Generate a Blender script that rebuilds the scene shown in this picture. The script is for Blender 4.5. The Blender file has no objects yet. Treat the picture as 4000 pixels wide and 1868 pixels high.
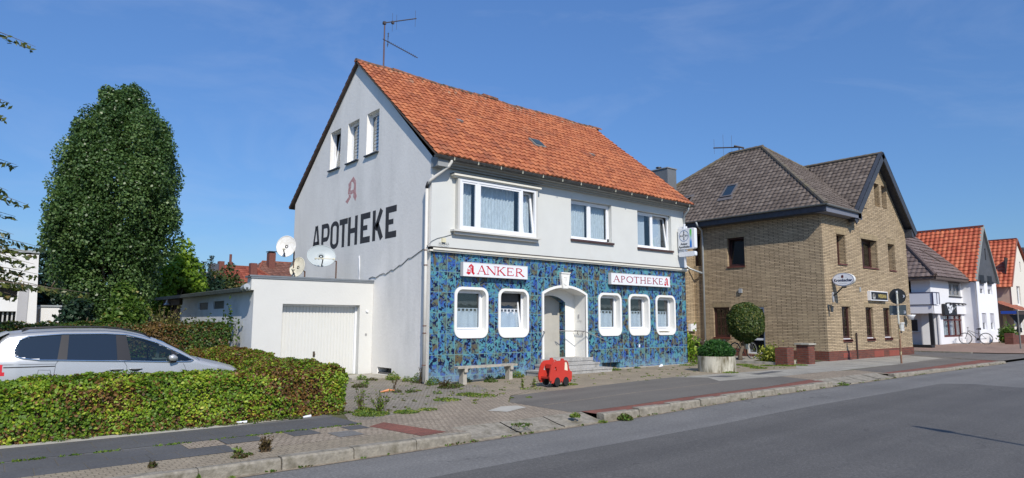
import bpy, bmesh, math, random
import numpy as np
from mathutils import Vector, Matrix
from mathutils.geometry import tessellate_polygon
random.seed(7); rng=np.random.default_rng(11)
SC=bpy.context.scene; COL=SC.collection
# ---------------------------------------------------------------- camera
cyw,syw=math.cos(.6824),math.sin(.6824); cp,sp=math.cos(.1242),math.sin(.1242)
F=Vector((syw*cp,cyw*cp,sp)); R0=Vector((cyw,-syw,0)); U0=R0.cross(F)
cr,sr=math.cos(.0026),math.sin(.0026)
RT=R0*cr+U0*sr; UP=U0*cr-R0*sr
cam=bpy.data.cameras.new('camera'); camo=bpy.data.objects.new('camera',cam); COL.objects.link(camo)
M=Matrix((( RT.x,UP.x,-F.x,-9.8562),(RT.y,UP.y,-F.y,-15.7279),(RT.z,UP.z,-F.z,1.75),(0,0,0,1)))
camo.matrix_world=M; cam.sensor_width=36; cam.lens=36*2592.34/4000; cam.clip_start=.1; cam.clip_end=3000
SC.camera=camo
# ---------------------------------------------------------------- light
SUN_DIR=Vector((.385,1,-.95)).normalized()
world=bpy.data.worlds.new('World'); SC.world=world; world.use_nodes=True
nt=world.node_tree; nt.nodes.clear()
out=nt.nodes.new('ShaderNodeOutputWorld'); bg=nt.nodes.new('ShaderNodeBackground')
sky=nt.nodes.new('ShaderNodeTexSky'); sky.sky_type='NISHITA'; sky.sun_disc=False
sky.sun_elevation=math.radians(41.6); sky.sun_rotation=math.radians(180+21.06)
sky.air_density=1.0; sky.dust_density=.35; sky.ozone_density=3.0; sky.altitude=0
tc=nt.nodes.new('ShaderNodeTexCoord'); mp=nt.nodes.new('ShaderNodeMapping'); mp.inputs['Scale'].default_value=(2.2,2.2,6.5)
mp.inputs['Rotation'].default_value=(.25,.15,.3)
nz=nt.nodes.new('ShaderNodeTexNoise'); nz.inputs['Scale'].default_value=1.3; nz.inputs['Detail'].default_value=7; nz.inputs['Roughness'].default_value=.6; nz.inputs['Distortion'].default_value=.5
rp=nt.nodes.new('ShaderNodeValToRGB'); rp.color_ramp.elements[0].position=.5; rp.color_ramp.elements[1].position=.8
rp.color_ramp.elements[0].color=(0,0,0,1); rp.color_ramp.elements[1].color=(.2,.2,.2,1)
mx=nt.nodes.new('ShaderNodeMixRGB'); mx.inputs[2].default_value=(5.0,5.7,7.2,1)
tint=nt.nodes.new('ShaderNodeMixRGB'); tint.blend_type='MULTIPLY'; tint.inputs[0].default_value=1; tint.inputs[2].default_value=(.70,.95,1.25,1)
nt.links.new(tc.outputs['Generated'],mp.inputs['Vector']); nt.links.new(mp.outputs[0],nz.inputs['Vector'])
nt.links.new(nz.outputs['Fac'],rp.inputs[0]); nt.links.new(rp.outputs[0],mx.inputs[0])
sz=nt.nodes.new('ShaderNodeSeparateXYZ'); nt.links.new(tc.outputs['Generated'],sz.inputs[0]); er=nt.nodes.new('ShaderNodeMapRange')
er.inputs[1].default_value=.05; er.inputs[2].default_value=.62; er.inputs[3].default_value=.66; er.inputs[4].default_value=1.24; nt.links.new(sz.outputs[2],er.inputs[0])
ev=nt.nodes.new('ShaderNodeVectorMath'); ev.operation='SCALE'; nt.links.new(tint.outputs[0],ev.inputs[0]); nt.links.new(er.outputs[0],ev.inputs['Scale'])
nt.links.new(sky.outputs[0],tint.inputs[1]); nt.links.new(ev.outputs[0],mx.inputs[1]); nt.links.new(mx.outputs[0],bg.inputs[0]); nt.links.new(bg.outputs[0],out.inputs[0])
bg.inputs[1].default_value=.118
sl=bpy.data.lights.new('sun','SUN'); sl.energy=4.6; sl.angle=math.radians(.5); sl.color=(1,.93,.82)
so=bpy.data.objects.new('sun',sl); COL.objects.link(so); so.rotation_euler=SUN_DIR.to_track_quat('-Z','Y').to_euler(); so.location=(-20,-40,40)
SC.view_settings.view_transform='Standard'; SC.view_settings.look='None'; SC.view_settings.exposure=0.0; SC.view_settings.gamma=1
SC.cycles.max_bounces=8; SC.cycles.transparent_max_bounces=16
# ---------------------------------------------------------------- materials
MATS={}
def nodes(name):
    m=bpy.data.materials.new(name); m.use_nodes=True; t=m.node_tree; t.nodes.clear()
    o=t.nodes.new('ShaderNodeOutputMaterial'); b=t.nodes.new('ShaderNodeBsdfPrincipled'); t.links.new(b.outputs[0],o.inputs[0])
    return m,t,b
def N(t,ty,**k):
    n=t.nodes.new('ShaderNode'+ty)
    for a,v in k.items():
        if a.startswith('i_'): n.inputs[a[2:].replace('_',' ')].default_value=v
        else: setattr(n,a,v)
    return n
def c4(c): return (c[0],c[1],c[2],1)
def ramp(t,fac,stops):
    r=N(t,'ValToRGB'); e=r.color_ramp.elements
    while len(e)<len(stops): e.new(.5)
    for i,(p,c) in enumerate(stops): e[i].position=p; e[i].color=c4(c) if len(c)==3 else c
    t.links.new(fac,r.inputs[0]); return r.outputs[0]
def mixc(t,fac,a,b,mode='MIX'):
    m=N(t,'MixRGB',blend_type=mode)
    for s,v in ((0,fac),(1,a),(2,b)):
        if isinstance(v,(int,float)): m.inputs[s].default_value=v
        elif isinstance(v,tuple): m.inputs[s].default_value=c4(v)
        else: t.links.new(v,m.inputs[s])
    return m.outputs[0]
def math_(t,op,a,b=None,clamp=False):
    m=N(t,'Math',operation=op,use_clamp=clamp)
    for s,v in ((0,a),(1,b)):
        if v is None: continue
        if isinstance(v,(int,float)): m.inputs[s].default_value=v
        else: t.links.new(v,m.inputs[s])
    return m.outputs[0]
def noise(t,scale,vec=None,detail=4,rough=.55,dist=0):
    n=N(t,'TexNoise'); n.inputs['Scale'].default_value=scale; n.inputs['Detail'].default_value=detail; n.inputs['Roughness'].default_value=rough; n.inputs['Distortion'].default_value=dist
    if vec is not None: t.links.new(vec,n.inputs['Vector'])
    return n.outputs['Fac']
def geo(t): return N(t,'NewGeometry').outputs['Position']
def bump(t,b,h,strength=.3,dist=.01):
    n=N(t,'Bump'); n.inputs['Strength'].default_value=strength; n.inputs['Distance'].default_value=dist
    t.links.new(h,n.inputs['Height']); t.links.new(n.outputs[0],b.inputs['Normal'])
def pm(name,col,rough=.75,metal=0,var=.12,scale=3.,bmp=0,bscale=60,dirt=None,dscale=1.2,dlo=.5,dhi=.75,spec=.5,stretch=None):
    if name in MATS: return MATS[name]
    m,t,b=nodes(name); p=geo(t)
    if stretch:
        q=N(t,'VectorMath',operation='MULTIPLY'); q.inputs[1].default_value=stretch; t.links.new(p,q.inputs[0]); ps=q.outputs[0]
    else: ps=p
    n=noise(t,scale,ps,6)
    c=ramp(t,n,[(.25,tuple(max(0,x*(1-var)) for x in col)),(.75,tuple(min(1,x*(1+var)) for x in col))])
    if dirt:
        d=noise(t,dscale,ps,8,.65); f=ramp(t,d,[(dlo,(0,0,0)),(dhi,(1,1,1))]); c=mixc(t,f,c,dirt)
    t.links.new(c,b.inputs['Base Color']); b.inputs['Roughness'].default_value=rough; b.inputs['Metallic'].default_value=metal
    b.inputs['Specular IOR Level'].default_value=spec
    if bmp: bump(t,b,noise(t,bscale,p,4),bmp,.01)
    MATS[name]=m; return m
def leafmat(name,stops,trans=.35,rough=.5):
    m,t,b=nodes(name); a=N(t,'Attribute',attribute_name='rnd')
    c=ramp(t,a.outputs['Fac'],stops); t.links.new(c,b.inputs['Base Color']); b.inputs['Roughness'].default_value=rough; b.inputs['Specular IOR Level'].default_value=.35
    tr=N(t,'BsdfTranslucent'); t.links.new(mixc(t,1.0,c,(1.25,1.3,.7),'MULTIPLY'),tr.inputs[0])
    ms=N(t,'MixShader'); ms.inputs[0].default_value=trans; o=[n for n in t.nodes if n.type=='OUTPUT_MATERIAL'][0]
    t.links.new(b.outputs[0],ms.inputs[1]); t.links.new(tr.outputs[0],ms.inputs[2]); t.links.new(ms.outputs[0],o.inputs[0])
    return m
def glassmat(name,tint=(.75,.8,.82),refl=1.0,rough=.02):
    m,t,b=nodes(name); t.nodes.remove(b); o=[n for n in t.nodes if n.type=='OUTPUT_MATERIAL'][0]
    tr=N(t,'BsdfTransparent'); tr.inputs[0].default_value=c4(tint); g=N(t,'BsdfGlossy'); g.inputs['Roughness'].default_value=rough
    fr=N(t,'Fresnel'); gg=N(t,'NewGeometry'); t.links.new(math_(t,'SUBTRACT',1.5,math_(t,'MULTIPLY',gg.outputs['Backfacing'],1.5-1/1.5)),fr.inputs[0]); f=math_(t,'MULTIPLY',fr.outputs[0],refl*1.6,True)
    ms=N(t,'MixShader'); t.links.new(f,ms.inputs[0]); t.links.new(tr.outputs[0],ms.inputs[1]); t.links.new(g.outputs[0],ms.inputs[2]); t.links.new(ms.outputs[0],o.inputs[0])
    MATS[name]=m; return m
WHITE=pm('white_render',(.59,.60,.575),.85,var=.035,scale=1.5,bmp=.25,bscale=30,dirt=(.55,.54,.5),dscale=.9,dlo=.58,dhi=.85)
GABLE=pm('gable_render',(.82,.80,.76),.9,var=.06,scale=1.1,bmp=.6,bscale=9,dirt=(.66,.65,.62),dscale=.7,dlo=.5,dhi=.75,stretch=(1,1,.4))
GARW=pm('garage_render',(.60,.60,.575),.85,var=.03,scale=1.2,bmp=.25,bscale=20,dirt=(.58,.57,.53),dscale=1.3,dlo=.62,dhi=.8)
PVC=pm('white_window_plastic',(.76,.77,.79),.35,var=.01)
TRIM=pm('cream_trim',(.72,.69,.6),.6,var=.05,scale=6,dirt=(.35,.33,.3),dscale=6,dlo=.62,dhi=.8)
RIM=pm('white_surround',(.78,.77,.73),.6,var=.02,scale=4,dirt=(.6,.58,.5),dscale=3,dlo=.62,dhi=.85)
GREYM=pm('grey_metal_trim',(.30,.30,.30),.5,var=.1)
GUTTER=pm('dark_gutter',(.07,.07,.068),.45,var=.25,scale=8)
ZINC=pm('zinc_pipe',(.42,.45,.46),.45,metal=.3,var=.1,scale=8)
PIPEW=pm('painted_pipe',(.62,.6,.55),.5,var=.06,scale=5)
DARKM=pm('dark_metal',(.02,.02,.022),.5,var=.2)
BLACK=pm('black_paint',(.012,.012,.014),.55,var=.1)
FASC=pm('grey_fascia',(.33,.33,.31),.7,var=.12,scale=5)
SLATE=pm('dark_slate_cladding',(.045,.05,.062),.55,var=.35,scale=9)
SLATE_LIT=pm('slate_fascia_sunlit',(.16,.17,.21),.6,var=.1,scale=9)  # paler copy of the slate, sunlight on the street side put into the colour
SILLB=pm('brown_sill_tiles',(.07,.035,.03),.4,var=.3,scale=12)
BROWNW=pm('brown_window_frame',(.055,.022,.018),.45,var=.15)
ROOMD=pm('dark_interior',(.02,.02,.021),.9)
CURT=pm('white_curtain',(.62,.65,.70),.9,var=.05,scale=15)
LACE=pm('lace_curtain',(.66,.68,.70),.9,var=.2,scale=22,stretch=(1,1,.3))
VAL=pm('grey_valance',(.07,.07,.07),.9,var=.1,scale=20)
BLIND=pm('grey_blind',(.14,.135,.125),.9,var=.08,scale=8)
GLASS=glassmat('window_glass',(.88,.92,.94)); DGLASS=glassmat('dark_glass',(.35,.38,.4),1.1)
RED=pm('sign_red',(.52,.015,.025),.45,var=.05); DRED=pm('sign_dark_red',(.30,.012,.018),.5,var=.1)
SIGNW=pm('sign_white',(.74,.76,.80),.3,var=.01); BLUE=pm('sign_blue',(.01,.03,.20),.5)
CONC=pm('concrete',(.36,.34,.29),.9,var=.2,scale=6,bmp=.5,bscale=50,dirt=(.16,.14,.1),dscale=5,dlo=.5,dhi=.75)
STEP=pm('terrazzo_step',(.36,.35,.33),.75,var=.45,scale=45,dirt=(.2,.19,.17),dscale=4,dlo=.5,dhi=.8)
WOODG=pm('weathered_wood',(.40,.37,.31),.85,var=.2,scale=10,dirt=(.15,.13,.1),dscale=7,dlo=.5,dhi=.75)
BARK=pm('bark',(.13,.10,.07),.95,var=.35,scale=20,bmp=.8,bscale=40)
STEM=pm('hedge_twigs',(.085,.055,.03),.95,var=.4,scale=30)
REDP=pm('toy_red_paint',(.50,.04,.025),.45,var=.06,scale=6)
TYRE=pm('black_rubber',(.012,.012,.013),.8,var=.2)
# ---------------------------------------------------------------- ground heights
GX=[-400,-30,-12,-6,-1,0,1,2.4,5,11.6,17,26,40,60,600]; GZ=[-.3,-.1,-.03,0,.03,.05,.08,.11,.135,.17,.17,.2,.38,.45,.5]
RX=[-400,-20,-7,-1,.7,2.4,4,5.4,13,22,30,60,600]; RZ=[-.4,-.2,-.15,-.09,-.07,-.03,.0,.015,.07,.1,.16,.35,.4]
def gz(x,y):
    z=float(np.interp(x,GX,GZ)); return z+max(0,min(y,4))*.03*max(0,min(1,(4-x)/3))
def rz(x): return float(np.interp(x,RX,RZ))
# ---------------------------------------------------------------- geometry helpers
class Fr:
    def __init__(s,o,ex,en,ez=(0,0,1)): s.o=Vector(o); s.ex=Vector(ex); s.en=Vector(en); s.ez=Vector(ez)
    def P(s,a,b,c=0): return s.o+s.ex*a+s.ez*b+s.en*c
WF=Fr((0,0,0),(1,0,0),(0,1,0))
def FY(y,x0=0): return Fr((x0,y,0),(1,0,0),(0,-1,0))      # wall facing the street, a = X
def FX(x): return Fr((x,0,0),(0,-1,0),(-1,0,0))            # wall facing west, a = -Y
ORG={}
class MB:
    def __init__(s): s.v=[];s.f=[];s.m=[];s.r=[];s.cm=0;s.cr=0.;s.warp=None
    def add(s,vs,fs):
        o=len(s.v)
        for p in vs:
            p=Vector(p)
            if s.warp: p=s.warp(p)
            s.v.append(p)
        for f in fs: s.f.append(tuple(o+i for i in f)); s.m.append(s.cm); s.r.append(s.cr)
    def box(s,fr,a0,a1,b0,b1,c0,c1):
        P=fr.P; s.add([P(a0,b0,c0),P(a1,b0,c0),P(a1,b1,c0),P(a0,b1,c0),P(a0,b0,c1),P(a1,b0,c1),P(a1,b1,c1),P(a0,b1,c1)],
          [(3,2,1,0),(4,5,6,7),(0,1,5,4),(1,2,6,5),(2,3,7,6),(3,0,4,7)])
    def wb(s,x0,x1,y0,y1,z0,z1):   # world box
        s.box(Fr((0,0,0),(1,0,0),(0,1,0)),x0,x1,z0,z1,y0,y1)
    def poly(s,fr,pts,c,holes=()):
        loops=[[Vector((p[0],p[1],0)) for p in pts]]+[[Vector((p[0],p[1],0)) for p in h] for h in holes]
        tri=tessellate_polygon(loops); flat=[p for l in loops for p in l]
        s.add([fr.P(p.x,p.y,c) for p in flat],[tuple(t) for t in tri])
    def side(s,fr,pts,c0,c1):
        n=len(pts); s.add([fr.P(p[0],p[1],c0) for p in pts]+[fr.P(p[0],p[1],c1) for p in pts],[(i,(i+1)%n,n+(i+1)%n,n+i) for i in range(n)])
    def prism(s,fr,pts,c0,c1,holes=()):
        s.poly(fr,pts,c1,holes); s.poly(fr,pts,c0,holes); s.side(fr,pts,c0,c1)
        for h in holes: s.side(fr,h,c0,c1)
    def tube(s,path,r,n=8,cap=True):
        path=[Vector(p) for p in path]; rs=r if isinstance(r,(list,tuple)) else [r]*len(path); vs=[];fs=[]
        for i,p in enumerate(path):
            d=(path[min(i+1,len(path)-1)]-path[max(i-1,0)]).normalized()
            a=d.cross(Vector((0,0,1)));
            if a.length<.05: a=d.cross(Vector((0,1,0)))
            a.normalize(); b=d.cross(a)
            for k in range(n):
                t=2*math.pi*k/n; vs.append(p+(a*math.cos(t)+b*math.sin(t))*rs[i])
        for i in range(len(path)-1):
            for k in range(n): fs.append((i*n+k,i*n+(k+1)%n,(i+1)*n+(k+1)%n,(i+1)*n+k))
        if cap: fs.append(tuple(range(n))[::-1]); fs.append(tuple(len(vs)-n+k for k in range(n)))
        s.add(vs,fs)
    def build(s,name,mats,parent=None,smooth=False,origin=None,recalc=True):
        me=bpy.data.meshes.new(name)
        o=Vector(origin) if origin is not None else (ORG[parent.name] if parent is not None else Vector((0,0,0)))
        me.from_pydata([tuple(p-o) for p in s.v],[],s.f)
        if not isinstance(mats,(list,tuple)): mats=[mats]
        for m in mats: me.materials.append(m)
        me.polygons.foreach_set('material_index',s.m)
        at=me.attributes.new('rnd','FLOAT','FACE'); at.data.foreach_set('value',s.r)
        if recalc:
            bm=bmesh.new(); bm.from_mesh(me); bmesh.ops.remove_doubles(bm,verts=bm.verts,dist=1e-5) if smooth else None
            bmesh.ops.recalc_face_normals(bm,faces=bm.faces); bm.to_mesh(me); bm.free()
        if smooth: me.polygons.foreach_set('use_smooth',[True]*len(me.polygons))
        me.update()
        return link(name,me,parent,o)
def each(mb,name,mats,parent=None,smooth=False):
    """build every connected piece of mb as an object of its own"""
    par=list(range(len(mb.v)))
    def fd(i):
        while par[i]!=i: par[i]=par[par[i]]; i=par[i]
        return i
    for f in mb.f:
        a=fd(f[0])
        for i in f[1:]: par[fd(i)]=a
    gr={}
    for k,f in enumerate(mb.f): gr.setdefault(fd(f[0]),[]).append(k)
    out=[]
    for g in gr.values():
        m=MB(); mp={}
        for k in g:
            q=[]
            for i in mb.f[k]:
                if i not in mp: mp[i]=len(m.v); m.v.append(mb.v[i])
                q.append(mp[i])
            m.f.append(tuple(q)); m.m.append(mb.m[k]); m.r.append(mb.r[k])
        out.append(m.build(name,mats,parent,smooth))
    return out
def link(name,me,parent,o):
    ob=bpy.data.objects.new(name,me); COL.objects.link(ob)
    if parent is not None: ob.parent=parent
    else: ob.location=o
    ORG[ob.name]=Vector(o); return ob
def tag(o,label,cat,group=None):
    o['label']=label; o['category']=cat
    if group: o['group']=group
    return o
def thing(name,loc,label,cat,group=None):
    o=bpy.data.objects.new(name,None); o.empty_display_size=.3; COL.objects.link(o); o.location=loc; ORG[o.name]=Vector(loc)
    return tag(o,label,cat,group)
def struct(mb,name,mat,**k):
    o=mb.build(name,mat,**k); o['kind']='structure'; return o
def stuff(o): o['kind']='stuff'; return o
def rrect(a0,a1,b0,b1,r,n=6):
    pts=[]
    for cx,cy,t0 in ((a1-r,b1-r,0),(a0+r,b1-r,90),(a0+r,b0+r,180),(a1-r,b0+r,270)):
        for i in range(n+1):
            t=math.radians(t0+90*i/n); pts.append((cx+r*math.cos(t),cy+r*math.sin(t)))
    return pts
def rect(a0,a1,b0,b1): return [(a0,b0),(a1,b0),(a1,b1),(a0,b1)]
def ell(ca,cb,ra,rb,n=32): return [(ca+ra*math.cos(2*math.pi*i/n),cb+rb*math.sin(2*math.pi*i/n)) for i in range(n)]
def text(name,s,fr,a,b,size,mat,parent,c=.004,align='CENTER',sx=1.0,bold=0,ext=.002):
    cu=bpy.data.curves.new(name,'FONT'); cu.body=s; cu.size=size; cu.align_x=align; cu.align_y='CENTER'; cu.extrude=ext; cu.offset=bold; cu.resolution_u=3
    t=bpy.data.objects.new('tmp',cu); COL.objects.link(t); bpy.context.view_layer.update()
    me=bpy.data.meshes.new_from_object(t); bpy.data.objects.remove(t); bpy.data.curves.remove(cu)
    o=ORG[parent.name]; P=fr.P(a,b,c)-o; e=fr.ex*sx; z=fr.ez; n=fr.en
    me.transform(Matrix(((e.x,z.x,n.x,P.x),(e.y,z.y,n.y,P.y),(e.z,z.z,n.z,P.z),(0,0,0,1))))
    me.materials.clear(); me.materials.append(mat)
    return link(name,me,parent,o)
def curtain(mb,fr,a0,a1,b0,b1,c,amp=.025,per=.12,n=None,ph=0,gather=0):
    n=n or max(6,int((a1-a0)/per*6)); vs=[]
    for j,b in enumerate((b0,(b0+b1)/2,b1)):
        for i in range(n+1):
            t=i/n; a=a0+(a1-a0)*t
            vs.append(fr.P(a,b,c+amp*math.sin(2*math.pi*(a/per)+ph+.8*math.sin(a*7+j))+amp*.4*math.sin(a*31+ph)))
    fs=[(j*(n+1)+i,j*(n+1)+i+1,(j+1)*(n+1)+i+1,(j+1)*(n+1)+i) for j in range(2) for i in range(n)]
    mb.add(vs,fs)
def leaves(name,P,size,mat,parent=None,origin=(0,0,0),rnd=None,up=.5,aspect=1.5,nrm=None,szvar=.35):
    if parent is not None: origin=tuple(ORG[parent.name])
    P=np.asarray(P); n=len(P); nr=rng.normal(size=(n,3))
    if nrm is not None: nr=nr*.55+nrm
    nr[:,2]+=up; nr/=np.linalg.norm(nr,axis=1)[:,None]
    t=rng.normal(size=(n,3)); t-=nr*(t*nr).sum(1)[:,None]; t/=np.linalg.norm(t,axis=1)[:,None]; b=np.cross(nr,t)
    s=(size*(1+szvar*rng.uniform(-1,1,n)))[:,None]
    L=s*aspect*.5; W=s*.5
    V=np.stack([P-t*L,P+b*W-nr*W*.35,P+t*L-nr*L*.25,P-b*W-nr*W*.35],1).reshape(-1,3)-np.array(origin)
    me=bpy.data.meshes.new(name); me.vertices.add(4*n); me.vertices.foreach_set('co',V.ravel().astype(np.float32))
    me.loops.add(4*n); me.loops.foreach_set('vertex_index',np.arange(4*n,dtype=np.int32))
    me.polygons.add(n); me.polygons.foreach_set('loop_start',np.arange(0,4*n,4,dtype=np.int32))
    me.update(calc_edges=True)
    at=me.attributes.new('rnd','FLOAT','FACE'); at.data.foreach_set('value',(rng.uniform(0,1,n) if rnd is None else rnd).astype(np.float32))
    me.materials.append(mat)
    if parent is not None: return link(name,me,parent,ORG[parent.name])
    return link(name,me,None,Vector(origin))
def vnoise(P,s,seed=0):
    """cheap smooth 3-D noise in 0..1"""
    r=np.random.default_rng(seed); out=np.zeros(len(P))
    for k in range(6):
        d=r.normal(size=3)*s*(1+.5*k/3); out+=np.sin(P@d+r.uniform(0,6.28))
    return 1/(1+np.exp(-out*.9))
def slope(mb,o,ux,us,L,fl,fr_,period,course,amp=.03,step=.035,seg=6,jit=.006,warp=None,smax=None,shape=0):
    """tiled roof slope: courses of waved tiles between left/right limits fl(s), fr_(s)"""
    o=Vector(o);ux=Vector(ux);us=Vector(us); nrm=ux.cross(us).normalized()
    if nrm.z<0: nrm=-nrm
    nc=int(math.ceil(L/course)); R=random.Random(5)
    for j in range(nc):
        s0=j*course; s1=min(L,s0+course); lo=min(fl(s0),fl(s1)); hi=max(fr_(s0),fr_(s1))
        if hi-lo<.02: continue
        k0=int(math.floor(lo/period)); k1=int(math.ceil(hi/period))
        for k in range(k0,k1):
            dz=R.uniform(-jit,jit); ds=R.uniform(-jit,jit)*1.5; mb.cr=R.random(); vs=[];pr=None
            cols=[]
            for q in range(seg+1):
                x=(k+q/seg)*period; t=q/seg
                if shape==0: h=amp*(.5-.5*math.cos(2*math.pi*t)) if t<.62 else amp*(.5-.5*math.cos(2*math.pi*.62))*(1-(t-.62)/.38)
                else: h=amp*math.sin(math.pi*t)**.8
                xa=min(max(x,fl(s0)),fr_(s0)); xb=min(max(x,fl(s1)),fr_(s1))
                A=o+ux*xa+us*(s0-.03-ds)+nrm*(h+step+dz); B=o+ux*xb+us*s1+nrm*(h*.8+dz); Cc=o+ux*xa+us*(s0-.03-ds)+nrm*(h*.6+dz-.012)
                cols.append((A,B,Cc,xa,xb))
            for q in range(seg):
                a,b=cols[q],cols[q+1]
                if b[3]-a[3]<1e-4 and b[4]-a[4]<1e-4: continue
                vs=[a[0],b[0],b[1],a[1],a[2],b[2]]
                if warp: vs=[warp(p) for p in vs]
                mb.add(vs,[(0,1,2,3),(4,5,1,0)])
    mb.cr=0
def tilemat(name,stops,lichen=None,ll=.6,lh=.75,rough=.8,lscale=2.5,dark=None,zr=None):
    m,t,b=nodes(name); a=N(t,'Attribute',attribute_name='rnd'); p=geo(t)
    c=ramp(t,a.outputs['Fac'],stops)
    c=mixc(t,.5,c,ramp(t,noise(t,7,p,6),[(.3,(.6,.6,.6)),(.7,(1,1,1))]),'MULTIPLY')
    if dark: c=mixc(t,ramp(t,noise(t,1.3,p,7,.7),[(.52,(0,0,0)),(.72,(.75,.75,.75))]),c,dark)
    if lichen:
        f=noise(t,lscale,p,8,.7)
        if zr:
            sx=N(t,'SeparateXYZ'); t.links.new(p,sx.inputs[0]); mr=N(t,'MapRange'); t.links.new(sx.outputs[2],mr.inputs[0]); mr.inputs[1].default_value=zr[0]; mr.inputs[2].default_value=zr[1]; mr.inputs[3].default_value=-.15; mr.inputs[4].default_value=.16
            f=math_(t,'ADD',f,mr.outputs[0])
        c=mixc(t,ramp(t,f,[(ll,(0,0,0)),(lh,(1,1,1))]),c,lichen)
    t.links.new(c,b.inputs['Base Color']); b.inputs['Roughness'].default_value=rough; bump(t,b,noise(t,60,p,3),.2,.01)
    return m
def claddingmat():
    m,t,b=nodes('glazed_mottled_tiles'); p=geo(t); sx=N(t,'SeparateXYZ'); t.links.new(p,sx.inputs[0])
    u=math_(t,'DIVIDE',math_(t,'ADD',sx.outputs[0],sx.outputs[1]),.2835); v=math_(t,'DIVIDE',math_(t,'SUBTRACT',sx.outputs[2],.2534-.58),.58)
    fu=math_(t,'FLOOR',u); fv=math_(t,'FLOOR',v); ru=math_(t,'FRACT',u); rv=math_(t,'FRACT',v)
    cb=N(t,'CombineXYZ'); t.links.new(fu,cb.inputs[0]); t.links.new(fv,cb.inputs[1])
    wn=N(t,'TexWhiteNoise',noise_dimensions='3D'); t.links.new(cb.outputs[0],wn.inputs[0])
    sc=N(t,'VectorMath',operation='SCALE'); t.links.new(wn.outputs['Color'],sc.inputs[0]); sc.inputs['Scale'].default_value=40
    ad=N(t,'VectorMath',operation='ADD'); t.links.new(sc.outputs[0],ad.inputs[0]); t.links.new(p,ad.inputs[1]); q=ad.outputs[0]
    n1=noise(t,2.9,q,2.5,.5,.8)
    base=ramp(t,n1,[(.28,(.05,.20,.29)),(.38,(.08,.24,.27)),(.45,(.035,.11,.33)),(.51,(.025,.065,.32)),(.55,(.075,.085,.09)),(.62,(.115,.085,.04))])
    n3=noise(t,5,q,2,.5,.4); base=mixc(t,ramp(t,n3,[(.42,(0,0,0)),(.62,(.55,.55,.55))]),base,(.10,.32,.31))
    n2=noise(t,10.5,q,2.5,.5,1.0)
    c=mixc(t,ramp(t,n2,[(.515,(0,0,0)),(.54,(.5,.5,.5)),(.55,(0,0,0))]),base,(.18,.24,.22))
    c=mixc(t,ramp(t,n2,[(.540,(0,0,0)),(.560,(1,1,1))]),c,(.003,.006,.04))
    eu=math_(t,'MULTIPLY',math_(t,'MINIMUM',ru,math_(t,'SUBTRACT',1,ru)),.2835); ev=math_(t,'MULTIPLY',math_(t,'MINIMUM',rv,math_(t,'SUBTRACT',1,rv)),.58)
    e=math_(t,'MINIMUM',eu,ev); g=math_(t,'LESS_THAN',e,.0085)
    c=mixc(t,g,c,(.15,.27,.27))
    # lime bloom along the foot of the wall
    mr=N(t,'MapRange'); t.links.new(sx.outputs[2],mr.inputs[0]); mr.inputs[1].default_value=.1; mr.inputs[2].default_value=.62; mr.inputs[3].default_value=.75; mr.inputs[4].default_value=0
    f=math_(t,'MULTIPLY',mr.outputs[0],ramp(t,noise(t,2.5,p,5),[(.35,(.2,.2,.2)),(.65,(1,1,1))]),True)
    c=mixc(t,f,c,(.24,.33,.42))
    t.links.new(c,b.inputs['Base Color']); b.inputs['Roughness'].default_value=.3; b.inputs['Specular IOR Level'].default_value=.35
    h=math_(t,'MINIMUM',e,.008); bump(t,b,math_(t,'ADD',math_(t,'MULTIPLY',h,60),math_(t,'MULTIPLY',noise(t,3,q,2),.5)),.25,.01)
    return m
def brickmat(name,c1,c2,mort,row=.0625,wid=.25,ms=.011,var=.35,rough=.9,bd=.02,spot=None,vert=False):
    m,t,b=nodes(name); p=geo(t); sx=N(t,'SeparateXYZ'); t.links.new(p,sx.inputs[0])
    cb=N(t,'CombineXYZ'); a=math_(t,'ADD',sx.outputs[0],sx.outputs[1])
    wob=math_(t,'MULTIPLY',math_(t,'SUBTRACT',noise(t,6,p,3),.5),.022)
    z=math_(t,'ADD',sx.outputs[2],wob)
    if vert: t.links.new(z,cb.inputs[0]); t.links.new(a,cb.inputs[1])
    else: t.links.new(a,cb.inputs[0]); t.links.new(z,cb.inputs[1])
    br=N(t,'TexBrick'); t.links.new(cb.outputs[0],br.inputs['Vector'])
    for k,v in (('Scale',1),('Mortar Size',ms),('Mortar Smooth',.25),('Bias',0),('Brick Width',wid),('Row Height',row)): br.inputs[k].default_value=v
    br.inputs['Color1'].default_value=c4(c1); br.inputs['Color2'].default_value=c4(c2); br.inputs['Mortar'].default_value=c4(mort)
    n=noise(t,14,p,6,.65); lo=1-var
    c=mixc(t,1.0,br.outputs[0],ramp(t,n,[(.3,(lo,lo,lo)),(.7,(1,1,1))]),'MULTIPLY')
    if spot: c=mixc(t,ramp(t,noise(t,1.1,p,7,.7),[(.5,(0,0,0)),(.75,(.8,.8,.8))]),c,spot)
    t.links.new(c,b.inputs['Base Color']); b.inputs['Roughness'].default_value=rough
    bump(t,b,math_(t,'ADD',math_(t,'MULTIPLY',br.outputs['Fac'],-1),math_(t,'MULTIPLY',n,.5)),1.0,bd)
    return m
CLAD=claddingmat()
TANB=brickmat('tan_brick',(.72,.55,.35),(.50,.38,.235),(.06,.042,.026),wid=.46,ms=.012,spot=(.48,.37,.23))
REDB=brickmat('red_brick',(.23,.065,.04),(.15,.04,.028),(.13,.10,.08),row=.083,ms=.010)
TANL=brickmat('tan_soldier_brick',(.50,.39,.23),(.42,.32,.19),(.16,.12,.075),vert=True,ms=.007)
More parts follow.
